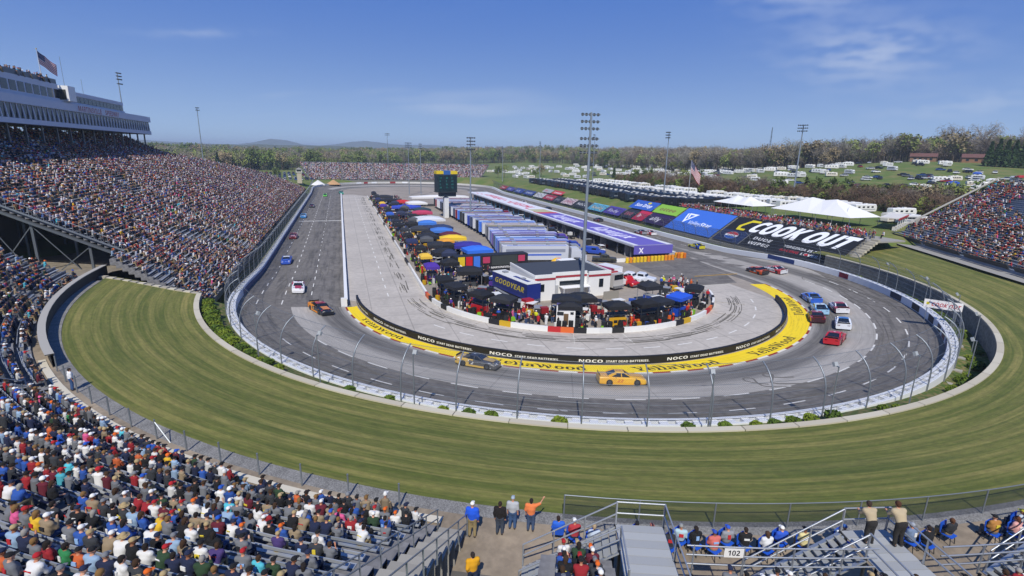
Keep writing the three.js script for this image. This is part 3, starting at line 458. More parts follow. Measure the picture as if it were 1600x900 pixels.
const legCols = [['blue', '#2f4468'], ['dark blue', '#1d2a42'], ['black', '#191a1d'], ['khaki', '#8f7f5e'], ['grey', '#5a5c60']];
const skinCols = ['#c58f72', '#b77d5f', '#d3a084', '#8a5a3f', '#c9967a'];
const pick = (l, r) => { let t = 0; for (const e of l) t += e[2] || 1; r *= t; for (const e of l) { r -= e[2] || 1; if (r <= 0) return e; } return l[0]; };
// low seated figure in three pieces (far crowd)
function lowSeated() {
  const torso = new THREE.CylinderGeometry(0.2, 0.17, 0.56, 7, 2); torso.scale(1.15, 1, 0.72); torso.rotateX(0.12); torso.translate(0, 0.76, 0.02);
  const sh = new THREE.SphereGeometry(0.2, 7, 4); sh.scale(1.18, 0.55, 0.75); sh.translate(0, 1.03, 0.05);
  const arms = [-1, 1].map(s => bar([s * 0.24, 1.0, 0.05], [s * 0.24, 0.72, 0.16], 0.1)), fore = [-1, 1].map(s => bar([s * 0.24, 0.72, 0.16], [s * 0.1, 0.66, 0.36], 0.08));
  const legs = merge([-1, 1].flatMap(s => [bar([s * 0.1, 0.53, 0], [s * 0.12, 0.52, 0.44], 0.17), bar([s * 0.12, 0.52, 0.42], [s * 0.12, 0.06, 0.46], 0.12), box(0.1, 0.08, 0.24, s * 0.12, 0.04, 0.5)]));
  const head = new THREE.SphereGeometry(0.105, 8, 6); head.scale(0.88, 1.15, 1); head.translate(0, 1.25, 0.09); const neck = cyl(0.06, 0.055, 0.12, 6, 0, 1.06, 0.06);
  const hat = new THREE.SphereGeometry(0.117, 8, 4, 0, Math.PI * 2, 0, Math.PI * 0.52); hat.scale(0.92, 1.05, 1.05); hat.translate(0, 1.275, 0.08); const brim = box(0.16, 0.02, 0.12, 0, 1.29, 0.22);
  return { shirts: merge([torso, sh, ...arms]), trousers: legs, heads: merge([head, neck, ...fore]), hats: merge([hat, brim]) };
}
const LS = lowSeated();
const clothMat = new THREE.MeshStandardMaterial({ color: '#ffffff', roughness: 0.95 }), skinMat = new THREE.MeshStandardMaterial({ color: '#ffffff', roughness: 0.7 });
function crowd(name, label, list, stand = false) {
  const g = thing(name, label, 'crowd'); g.userData.kind = 'stuff';
  const n = list.length, ms = Object.keys(LS).map(k => { const m = new THREE.InstancedMesh(LS[k], k === 'heads' ? skinMat : clothMat, n); m.name = k; m.userData.kind = 'stuff'; m.castShadow = m.receiveShadow = true; g.add(m); return m; });
  const o = new THREE.Object3D(), c = new THREE.Color();
  list.forEach((s, i) => {
    const e = 0.84 + cr() * 0.16; o.position.set(s[0], s[1], s[2]); o.rotation.set(0, s[3] + (cr() - 0.5) * 0.7, 0); o.scale.set(e * (0.95 + cr() * 0.15), e * (stand || cr() < 0.02 ? 1.35 : 1), e); o.updateMatrix();
    ms.forEach(m => m.setMatrixAt(i, o.matrix));
    const sc = s[8] || pick(shirtCols, cr())[1]; const j = () => 0.8 + cr() * 0.4;
    const col = { shirts: sc, trousers: pick(legCols, cr())[1], heads: skinCols[Math.floor(cr() * 5)], hats: pick(capCols, cr())[1] };
    ms.forEach(m => { c.set(col[m.name]).multiplyScalar(j()); m.setColorAt(i, c); });
  });
  return g;
}
const nearSeats = [];
{
  const by = {}; const red = () => cr() < 0.14 ? '#a02a34' : undefined, pale = () => cr() < 0.3 ? ['#c9c6cc', '#b0a4ac', '#9aa0b0', '#c0a8a4'][Math.floor(cr() * 4)] : undefined;
  for (const s of seats) {
    const nz = vnoise(s[0] * 0.22, s[2] * 0.22, 7), nz2 = vnoise(s[0] * 0.06, s[2] * 0.06, 9); let p = 0.86;
    if (s[4] === 'front') p = clamp(0.93 - 0.2 * smooth(-90, 0, s[2]) - smooth(0.55, 0.8, nz) * 0.6 * smooth(-190, -20, s[2]) - smooth(0.55, 0.75, nz2) * 0.35);
    if (s[4] === 'shade') p = 0.7; if (s[4] === 'far') p = 0.97;
    if (s[4] === 'side') p = clamp(0.1 + smooth(0.38, 0.6, nz2) * 0.6 - smooth(0.5, 0.75, nz) * 0.5);
    if (s[4] === 'left') p = clamp(0.9 - smooth(0.5, 0.75, nz) * 0.7);
    if (s[4] === 'near') p = clamp(0.93 - smooth(0.55, 0.8, nz) * 0.6); if (s[4] === 'gap') p = 0.93; if (s[4] === 'right') p = clamp(0.8 - smooth(0.55, 0.8, nz) * 0.5);
    if (cr() > p) continue;
    const q = [...s]; q[2] += (cr() - 0.5) * 0.06; if (s[4] === 'side') q[8] = red(); if (s[4] === 'front' || s[4] === 'far') q[8] = pale();
    (by[s[4]] = by[s[4]] || []).push(q);
  }
  const cam = camera.position, inFront = s => { const v = V(s[0], s[1] + 0.8, s[2]).project(camera); return v.z < 1 && Math.abs(v.x) < 1.06 && Math.abs(v.y) < 1.08; };
  const cand = [...by.near, ...by.right, ...by.gap].filter(inFront).sort((a, b) => Math.hypot(a[0] - cam.x, a[1] - cam.y, a[2] - cam.z) - Math.hypot(b[0] - cam.x, b[1] - cam.y, b[2] - cam.z));
  nearSeats.push(...cand.slice(0, 205)); const rest = cand.slice(205);
  console.log('seats', seats.length, 'near in view', cand.length, Object.entries(by).map(([k, v]) => k + ':' + v.length).join(' '));
  if (rest.length) crowd('spectator_crowd', 'seated spectators farther along the curved bleachers at lower left', rest);
  crowd('spectator_crowd', 'seated spectators in the bleachers at the left edge of the view', by.left.filter(inFront));
  crowd('spectator_crowd', 'dense crowd filling the sunlit main grandstand', by.front.filter(inFront));
  crowd('spectator_crowd', 'crowd sitting in the shade below the suite tower', by.shade.filter(inFront));
  crowd('spectator_crowd', 'distant crowd filling the grandstand behind the far turn', by.far);
  crowd('spectator_crowd', 'scattered crowd with many red shirts in the right hand grandstand', by.side.filter(inFront));
  const st = []; for (let i = 0; i < 520; i++) { const z = 2 - cr() * 66, d = Math.pow(cr(), 1.5) * 7; st.push([67.6 + d, 7.0, z, -Math.PI / 2 + (cr() - 0.5) * 2, 'x', 0, 0, 0, cr() < 0.4 ? '#a8424c' : undefined]); }
  crowd('standing_crowd', 'crowd in red shirts standing above the large banners', st, true);
  const rf = []; for (let i = 0; i < 150; i++) rf.push([-98.2 - cr() * 1.6, 36.3, 28 - cr() * 93, Math.PI / 2, 'x', 0, 0, 0, cr() < 0.7 ? '#1b1d24' : undefined]);
  crowd('standing_crowd', 'line of people standing on the roof of the suite tower', rf, true);
}
// ================================================================ PEOPLE ONE BY ONE
// body field: tapered capsules joined smoothly, meshed by surface nets
function netMesh(f, lo, hi, c) {
  const n = [0, 1, 2].map(i => Math.ceil((hi[i] - lo[i]) / c) + 2), nx = n[0], ny = n[1], nz = n[2], val = new Float32Array(nx * ny * nz), id = (i, j, k) => i + nx * (j + ny * k);
  for (let k = 0; k < nz; k++) for (let j = 0; j < ny; j++) for (let i = 0; i < nx; i++) val[id(i, j, k)] = f(lo[0] + i * c, lo[1] + j * c, lo[2] + k * c);
  const vi = new Int32Array(nx * ny * nz).fill(-1), pos = [], idx = [];
  for (let k = 0; k < nz - 1; k++) for (let j = 0; j < ny - 1; j++) for (let i = 0; i < nx - 1; i++) {
    let cnt = 0, x = 0, y = 0, z = 0; const v = []; let m = 0;
    for (let q = 0; q < 8; q++) { const a = val[id(i + (q & 1), j + (q >> 1 & 1), k + (q >> 2))]; v.push(a); if (a < 0) m++; }
    if (m === 0 || m === 8) continue;
    for (const [a, b] of NE) if ((v[a] < 0) !== (v[b] < 0)) { const t = v[a] / (v[a] - v[b]); x += lerp(a & 1, b & 1, t); y += lerp(a >> 1 & 1, b >> 1 & 1, t); z += lerp(a >> 2, b >> 2, t); cnt++; }
    vi[id(i, j, k)] = pos.length / 3; pos.push(lo[0] + (i + x / cnt) * c, lo[1] + (j + y / cnt) * c, lo[2] + (k + z / cnt) * c);
  }
  const quad = (a, b, d, e, flip) => { if (a < 0 || b < 0 || d < 0 || e < 0) return; if (flip) idx.push(a, d, b, b, d, e); else idx.push(a, b, d, b, e, d); };
  for (let k = 1; k < nz - 1; k++) for (let j = 1; j < ny - 1; j++) for (let i = 1; i < nx - 1; i++) {
    const s = val[id(i, j, k)] < 0;
    if (s !== val[id(i + 1, j, k)] < 0) quad(vi[id(i, j - 1, k - 1)], vi[id(i, j, k - 1)], vi[id(i, j - 1, k)], vi[id(i, j, k)], !s);
    if (s !== val[id(i, j + 1, k)] < 0) quad(vi[id(i - 1, j, k - 1)], vi[id(i, j, k - 1)], vi[id(i - 1, j, k)], vi[id(i, j, k)], s);
    if (s !== val[id(i, j, k + 1)] < 0) quad(vi[id(i - 1, j - 1, k)], vi[id(i, j - 1, k)], vi[id(i - 1, j, k)], vi[id(i, j, k)], !s);
  }
  const g = new THREE.BufferGeometry(); g.setAttribute('position', new THREE.Float32BufferAttribute(pos, 3)); g.setIndex(idx); g.computeVertexNormals(); g.setAttribute('uv', new THREE.Float32BufferAttribute(new Float32Array(pos.length / 3 * 2), 2)); return g;
}
const NE = [[0, 1], [2, 3], [4, 5], [6, 7], [0, 2], [1, 3], [4, 6], [5, 7], [0, 4], [1, 5], [2, 6], [3, 7]];
const smin = (a, b, k) => { const h = clamp(0.5 + 0.5 * (b - a) / k); return lerp(b, a, h) - k * h * (1 - h); };
function capField(bones, k, grow = 0) {
  const B = bones.map(([a, ra, b, rb, sx]) => { const d = [b[0] - a[0], b[1] - a[1], b[2] - a[2]]; return { a, d, l: Math.max(1e-6, d[0] * d[0] + d[1] * d[1] + d[2] * d[2]), ra, rb, sx: sx || 1 }; });
  return (x, y, z) => { let r = 9; for (const b of B) { const px = (x - b.a[0]) / b.sx, py = y - b.a[1], pz = z - b.a[2]; const t = clamp((px * b.d[0] + py * b.d[1] + pz * b.d[2]) / b.l); const dist = Math.hypot(px - b.d[0] * t, py - b.d[1] * t, pz - b.d[2] * t) - lerp(b.ra, b.rb, t); r = r > 8 ? dist : smin(r, dist, k); } return r - grow; };
}
function poseGeo(P) {
  const m = p => [-p[0], p[1], p[2]], both = (f) => [f(p => p, 0), f(m, 1)].flat();
  const { pel, chest, neck, head } = P, arm = i => P.arms[i] || P.arms[0], leg = i => P.legs[i] || P.legs[0];
  const torso = [[pel, 0.135, chest, 0.15, 1.25], [chest, 0.15, [neck[0], neck[1] - 0.1, neck[2]], 0.09, 1.3]];
  const shoulder = (q, i) => [[[0, neck[1] - 0.09, neck[2] - 0.01], 0.08, q(arm(i)[0]), 0.075]];
  const upper = (q, i) => [[q(arm(i)[0]), 0.068, q(arm(i)[1]), 0.05]], fore = (q, i) => [[q(arm(i)[1]), 0.048, q(arm(i)[2]), 0.034]];
  const H = q => q;
  const hand = (q, i) => { const w = arm(i)[2], e = arm(i)[1], d = V(w[0] - e[0], w[1] - e[1], w[2] - e[2]).normalize(), o = []; const pt = (f, s, u) => q([w[0] + d.x * f + s, w[1] + d.y * f + u, w[2] + d.z * f]); o.push([q(w), 0.034, pt(0.08, 0, 0), 0.036]); for (let k = 0; k < 4; k++) o.push([pt(0.08, (k - 1.5) * 0.019, 0), 0.013, pt(0.15 - Math.abs(k - 1.3) * 0.01, (k - 1.5) * 0.022, -0.02), 0.011]); o.push([pt(0.03, -0.03, 0), 0.014, pt(0.09, -0.055, -0.01), 0.012]); return o; };
  const thigh = (q, i) => [[q(leg(i)[0]), 0.095, q(leg(i)[1]), 0.065]], shin = (q, i) => [[q(leg(i)[1]), 0.06, q(leg(i)[2]), 0.042]];
  const foot = (q, i) => { const a = leg(i)[2]; return [[q([a[0], 0.045, a[2] - 0.04]), 0.045, q([a[0], 0.04, a[2] + 0.15]), 0.04]]; };
  const f = P.look || [0, 0, 1], hx = head[0], hy = head[1], hz = head[2];
  const hd = [[[hx, hy + 0.035, hz - 0.012], 0.098, [hx, hy + 0.02, hz + 0.02], 0.092, 0.86], [[hx, hy - 0.06, hz + 0.035], 0.062, [hx, hy - 0.085, hz + 0.055], 0.045, 0.9], [[hx, hy, hz + 0.1], 0.016, [hx, hy - 0.03, hz + 0.118], 0.02], [[hx - 0.085, hy + 0.01, hz], 0.018, [hx - 0.088, hy - 0.02, hz], 0.014], [[hx + 0.085, hy + 0.01, hz], 0.018, [hx + 0.088, hy - 0.02, hz], 0.014], [neck, 0.056, [hx, hy - 0.05, hz], 0.055]];
  const lo = [-0.75, -0.02, -0.45], hi = [0.75, P.top || 1.5, 0.85];
  const bodyB = [...torso, ...both(shoulder), ...both(upper), ...both(fore), ...both(thigh), ...both(shin), ...both(foot), [neck, 0.056, head, 0.06]];
  const body = mergeGeometries([netMesh(capField(bodyB, 0.05), lo, [hi[0], hi[1], hi[2]], 0.046), netMesh(capField(hd, 0.02), [hx - 0.16, hy - 0.2, hz - 0.16], [hx + 0.16, hy + 0.19, hz + 0.2], 0.022), ...[0, 1].map(i => { const w = arm(i)[2], q = i ? m(w) : w; return netMesh(capField(hand(i ? m : H, i), 0.012), [q[0] - 0.2, q[1] - 0.2, q[2] - 0.2], [q[0] + 0.2, q[1] + 0.2, q[2] + 0.2], 0.018); })]);
  const sl = P.sleeve === 0 ? [] : both(fore);
  const shirtB = [...torso, ...both(shoulder), ...both(upper)], half = (q, i) => { const a = arm(i); return [[q(a[1]), 0.05, q([lerp(a[1][0], a[2][0], 0.85), lerp(a[1][1], a[2][1], 0.85), lerp(a[1][2], a[2][2], 0.85)]), 0.04]]; };
  const shirt = netMesh(capField(shirtB, 0.05, 0.022), lo, hi, 0.046), longShirt = netMesh(capField([...shirtB, ...both(half)], 0.05, 0.024), lo, hi, 0.046);
  const tr = netMesh(capField([[[pel[0], pel[1] - 0.02, pel[2]], 0.14, [pel[0], pel[1] + 0.04, pel[2]], 0.135, 1.22], ...both(thigh), ...both((q, i) => { const l = leg(i); return [[q(l[1]), 0.065, q([l[2][0], l[2][1] + 0.03, l[2][2]]), 0.055]]; })], 0.05, 0.02), lo, hi, 0.046);
  const shoes = netMesh(capField(both(foot), 0.02, 0.012), lo, [hi[0], 0.24, hi[2]], 0.04);
  const hb = [hx - 0.2, hy - 0.3, hz - 0.24], he = [hx + 0.2, hy + 0.22, hz + 0.26];
  const hair = netMesh((x, y, z) => Math.max(capField([[[hx, hy + 0.04, hz - 0.02], 0.108, [hx, hy + 0.03, hz + 0.01], 0.1, 0.9], [[hx, hy - 0.02, hz - 0.06], 0.075, [hx, hy - 0.06, hz - 0.055], 0.06]], 0.03)(x, y, z), (z - hz) * 0.9 + (hy + 0.03 - y) * 0.9 - 0.055), hb, he, 0.026);
  const longHair = netMesh((x, y, z) => Math.max(capField([[[hx, hy + 0.04, hz - 0.02], 0.112, [hx, hy + 0.03, hz + 0.01], 0.104, 0.92], [[hx, hy, hz - 0.06], 0.09, [hx, hy - 0.24, hz - 0.085], 0.075]], 0.03)(x, y, z), (z - hz) * 0.9 + (hy + 0.03 - y) * 0.9 - 0.055), hb, he, 0.028);
  const cap = netMesh((x, y, z) => { const d = Math.max(capField([[[hx, hy + 0.045, hz - 0.01], 0.113, [hx, hy + 0.04, hz + 0.01], 0.108, 0.9]], 0.02)(x, y, z), hy + 0.035 - y); const bx = (x - hx) / 0.09, bz = (z - hz - 0.12) / 0.11; const br = Math.max((Math.hypot(bx, bz) - 1) * 0.09, Math.abs(y - hy - 0.052 + 0.12 * (z - hz - 0.1)) - 0.012); return Math.min(d, br); }, hb, he, 0.022);
  const straw = netMesh((x, y, z) => { const d = Math.max(capField([[[hx, hy + 0.055, hz], 0.115, [hx, hy + 0.06, hz], 0.112, 0.95]], 0.02)(x, y, z), hy + 0.03 - y); const br = Math.max(Math.hypot(x - hx, z - hz) - 0.2, Math.abs(y - hy - 0.05 + 0.2 * Math.hypot(x - hx, z - hz) - 0.02) - 0.014); return Math.min(d, br); }, [hx - 0.28, hy - 0.05, hz - 0.28], [hx + 0.28, hy + 0.22, hz + 0.28], 0.026);
  return { body, shirt, longShirt, tr, shoes, hair, longHair, cap, straw };
}
const sit = o => ({ pel: [0, 0.56, 0], chest: [0, 0.86, 0.03], neck: [0, 1.1, 0.05], head: [0, 1.245, 0.09], arms: [[[0.19, 1.02, 0.03], [0.25, 0.76, 0.1], [0.15, 0.64, 0.32]]], legs: [[[0.1, 0.54, 0.02], [0.13, 0.53, 0.43], [0.13, 0.09, 0.45]]], ...o });
const std = o => ({ top: 1.95, pel: [0, 0.95, 0], chest: [0, 1.26, 0.01], neck: [0, 1.49, 0], head: [0, 1.635, 0.03], arms: [[[0.2, 1.41, 0], [0.26, 1.12, -0.02], [0.25, 0.86, 0.06]]], legs: [[[0.1, 0.93, 0], [0.11, 0.5, 0.02], [0.12, 0.08, -0.02]]], ...o });
const poses = {
  upright: poseGeo(sit({})),
  forward: poseGeo(sit({ chest: [0, 0.84, 0.12], neck: [0, 1.04, 0.22], head: [0, 1.17, 0.29], arms: [[[0.19, 0.97, 0.2], [0.2, 0.68, 0.32], [0.08, 0.62, 0.5]]] })),
  phone: poseGeo(sit({ arms: [[[0.19, 1.02, 0.03], [0.25, 0.78, 0.1], [0.15, 0.64, 0.32]], [[0.19, 1.02, 0.03], [0.24, 0.8, 0.16], [0.1, 1.05, 0.3]]], legs: [[[0.1, 0.54, 0.02], [0.14, 0.55, 0.42], [0.1, 0.09, 0.5]]] })),
  leanback: poseGeo(sit({ chest: [0, 0.85, -0.05], neck: [0, 1.08, -0.08], head: [0.02, 1.22, -0.04], arms: [[[0.19, 1.0, -0.08], [0.27, 0.75, -0.06], [0.12, 0.68, 0.16]]] })),
  standing: poseGeo(std({})),
  waving: poseGeo(std({ arms: [[[0.2, 1.41, 0], [0.27, 1.14, -0.02], [0.25, 0.88, 0.08]], [[0.2, 1.42, 0], [0.42, 1.5, 0.08], [0.55, 1.76, 0.12]]] })),
  leaning: poseGeo(std({ pel: [0, 0.94, -0.08], chest: [0, 1.22, 0.1], neck: [0, 1.41, 0.2], head: [0, 1.55, 0.27], arms: [[[0.2, 1.33, 0.17], [0.24, 1.1, 0.32], [0.14, 1.08, 0.55]]], legs: [[[0.1, 0.92, -0.08], [0.11, 0.5, -0.04], [0.13, 0.08, -0.1]]] })),
  walking: poseGeo(std({ arms: [[[0.2, 1.41, 0], [0.26, 1.14, -0.1], [0.22, 0.9, 0.02]], [[0.2, 1.41, 0], [0.25, 1.14, 0.06], [0.18, 0.98, 0.26]]], legs: [[[0.1, 0.93, 0], [0.11, 0.52, 0.12], [0.11, 0.09, 0.1]], [[0.1, 0.93, 0], [0.11, 0.5, -0.06], [0.11, 0.12, -0.3]]] })),
};
const ord = n => ['first', 'second', 'third', 'fourth', 'fifth', 'sixth', 'seventh', 'eighth', 'ninth', 'tenth', 'eleventh', 'twelfth', 'thirteenth', 'fourteenth', 'fifteenth', 'sixteenth', 'seventeenth', 'eighteenth', 'nineteenth', 'twentieth'][n - 1] || n + (n % 10 === 1 ? 'st' : n % 10 === 2 ? 'nd' : n % 10 === 3 ? 'rd' : 'th');
const cloth = h => M(h, 0.95), printAt = { upright: [0.9, -0.152, 0.02], phone: [0.9, -0.152, 0.02], leanback: [0.88, -0.236, 0.1], forward: [0.9, -0.03, -0.35] }, printGeo = [box(0.2, 0.15, 0.03), box(0.14, 0.2, 0.03), box(0.24, 0.08, 0.03)];
function person(label, group, pos, ry, pose, shirt, legs, skin, top, kind, long, s = 1) {
  const g = thing('person', label, 'person', group, pos, ry), P = poses[pose]; g.scale.setScalar(s);
  part('body', P.body, M(skin, 0.7), g); part('shirt', long ? P.longShirt : P.shirt, cloth(shirt), g); part('trousers', P.tr, cloth(legs), g); part('shoes', P.shoes, M('#2a2a2c', 0.8), g);
  part(kind === 'cap' ? 'cap' : kind === 'straw' ? 'hat' : 'hair', P[kind], cloth(top), g);
  const pr = printAt[pose], hs = hash2(pos[0] * 97, pos[2] * 89, 3); if (pr && hs < 0.42) { const m = part('shirt_print', printGeo[Math.floor(hs * 100) % 3], cloth(['#e2e2de', '#d8c23a', '#b8262c', '#1d1f24', '#8fb4e0'][Math.floor(hs * 1000) % 5]), g); m.position.set(0, pr[0], pr[1]); m.rotation.x = pr[2]; }
  return g;
}
{
  const R = RNG(99), names = ['upright', 'forward', 'phone', 'leanback', 'upright', 'forward'];
  const rows = {}; for (const s of nearSeats) { const k = s[4] + s[5]; (rows[k] = rows[k] || []).push(s); }
  for (const k in rows) {
    rows[k].sort((a, b) => a[7] - b[7]);
    rows[k].forEach((s, i) => {
      const sh = pick(shirtCols, R()), cp = pick(capCols, R()), lg = pick(legCols, R()), isHair = cp[0].includes('hair'), kind = isHair ? (R() < 0.4 ? 'longHair' : 'hair') : cp[0] === 'tan' && R() < 0.1 ? 'straw' : 'cap';
      const where = `${ord(s[5] + 1)} row, ${s[4] === 'near' ? 'near left' : s[4] === 'gap' ? 'ramp side' : 'bottom right'} bleachers`;
      person(`spectator, ${sh[0]} top, ${cp[0]}${isHair ? '' : kind === 'straw' ? ' hat' : ' cap'}, ${ord(i + 1)} from left, ${where}`, 'seated spectators in the nearest bleachers', [s[0], s[1] + 0.005, s[2]], s[3] + (R() - 0.5) * 0.6, names[Math.floor(R() * 6)], sh[1], lg[1], skinCols[Math.floor(R() * 5)], cp[1], kind, R() < 0.5, 0.8 + R() * 0.12);
    });
  }
  const W = (label, x, z, ry, pose, sh, lg, top, kind, long, y = 5.6, s = 1) => person(label, null, [x, y, z], ry, pose, sh, lg, '#c58f72', top, kind, long, s);
  const inw = (x, z) => Math.atan2(-x, -z);
  W('man in bright blue hoodie, white cap and khaki trousers standing on the walkway', -33.3, 64.2, inw(-33, 64), 'standing', '#1d55cf', '#8f7f5a', '#e6e6e2', 'cap', true, 5.6, 1.06);
  W('person in black jacket and jeans standing at the walkway fence', -32.0, 64.4, inw(-32, 64), 'standing', '#1a1617', '#38414f', '#2a1d18', 'hair', true);
  W('person in pale grey shirt and jeans beside the man in orange', -31.3, 64.2, inw(-31, 64), 'standing', '#a9adb2', '#36537c', '#9aa9b6', 'cap', false);
  W('man in orange shirt raising one arm at the fence post', -30.5, 64.6, inw(-30, 64) , 'waving', '#dd7a45', '#3b4d6b', '#241a16', 'hair', false);
  W('person in yellow and black jacket walking on the dark ramp', -34.0, 67.2, inw(-34, 66) + 0.5, 'walking', '#d39a18', '#22304a', '#2a2320', 'hair', true);
  W('man in white shirt and jeans standing alone on the left walkway', -58.2, 40.9, inw(-58, 40.9), 'standing', '#e4e6ea', '#33507d', '#2a211c', 'hair', false);
  W('officer in tan shirt and dark trousers leaning on the landing rail, on the left', -18.75, 72.15, inw(-19, 72), 'leaning', '#b2a283', '#2c2a28', '#3a2c22', 'hair', false, 8.32);
  W('taller officer in tan shirt and dark trousers leaning on the landing rail, on the right', -17.75, 72.6, inw(-18, 72.4), 'leaning', '#b5a585', '#282624', '#4a2d1c', 'hair', false, 8.32, 1.06);
}
// folding chairs and the people in them along the fence
{
  const blue = M('#1d56c4', 0.5), proto = (() => {
    const g = thing('folding_chair', 'x', 'chair', 'blue chairs along the walkway fence');
    part('seat', box(0.48, 0.04, 0.44, 0, 0.44, 0.05), blue, g); part('backrest', box(0.52, 0.5, 0.04, 0, 0.72, -0.25, 0, -0.12), blue, g);
    for (const sx of [-1, 1]) for (const sz of [-1, 1]) part('leg', bar([sx * 0.21, 0, sz * 0.22 + 0.03], [sx * 0.2, 0.44, sz * 0.16 + 0.03], 0.03), dkSteel, g); return g;
  })();
  const L = [[-24.2, 'royal blue', '#2b62c8', 'dark hair', '#2a1c16', 'hair'], [-23.6, 'red', '#a8343c', 'white cap', '#e6e6e2', 'cap'], [-22.9, 'pale blue', '#b4c1d2', 'fair hair', '#a89274', 'hair'], [-21.3, 'dark patterned', '#2a2a2e', 'black cap', '#1a1a1c', 'cap'], [-20.8, 'black', '#1a1b1f', 'red cap', '#b06a5c', 'cap'], [-20.2, 'charcoal', '#2c2e33', 'black hair', '#1a1512', 'longHair'], [-19.7, 'light turquoise', '#a9c4cc', 'grey cap', '#8c8f8e', 'cap'], [-19.2, 'black', '#17181b', 'dark hair', '#231a16', 'longHair'], [-18.6, 'coral', '#c96a62', 'blue cap', '#2d4fae', 'cap'], [-18.0, 'grey', '#8b8e94', 'blue cap', '#2a57c0', 'cap'], [-17.4, 'black', '#1b1b1e', 'dark hair', '#2d211a', 'hair'], [-16.7, 'white', '#d6d8da', 'brown hair', '#4a3322', 'longHair'], [-16.0, 'royal blue', '#2c55c0', 'white cap', '#e8e8e4', 'cap'], [-15.2, 'cream', '#d8cc94', 'black cap', '#1c1c1e', 'cap'], [-14.1, 'grey blue', '#7c8798', 'white cap', '#e8e8e6', 'cap'], [-13.6, 'dark', '#26282c', 'blue cap', '#3a64a8', 'cap'], [-11.0, 'denim', '#6c7f9c', 'grey cap', '#9aa0a8', 'cap'], [-10.5, 'black', '#1c1d20', 'dark hair', '#2a201a', 'hair'], [-9.2, 'charcoal', '#2b2d31', 'brown hair', '#5a3a24', 'hair'], [-7.4, 'tan', '#a8773c', 'black cap', '#1b1c1e', 'cap'], [-6.6, 'pink', '#d8a09a', 'brown hair', '#5c3420', 'longHair'], [-5.9, 'light grey', '#bcc4cc', 'yellow cap', '#c8c040', 'cap'], [-5.2, 'black', '#1a1a1d', 'black cap', '#141416', 'cap'], [-4.4, 'slate blue', '#4a5f84', 'blue hood', '#4a5f84', 'longHair']];
  const R = RNG(31);
  L.forEach(([a, shn, sh, cn, top, kind], i) => {
    const r = 71.9 + (i % 3) * 0.25, x = Math.sin(a * D2R) * r, z = Math.cos(a * D2R) * r, ry = a * D2R + Math.PI, nb = `${ord(i + 1)} from left along the fence`;
    person(`chair spectator in ${shn} top with ${cn}, ${nb}`, 'spectators in chairs along the walkway fence', [x, 5.605, z], ry + (R() - 0.5) * 0.4, i % 3 ? 'upright' : 'leanback', sh, legCols[i % 5][1], skinCols[i % 5], top, kind, i % 2 === 0);
    const c = i ? dup(proto, '', [x, 5.602, z], ry) : proto; c.position.set(x, 5.602, z); c.rotation.y = ry; c.userData.label = `blue plastic chair, ${nb}`;
  });
}
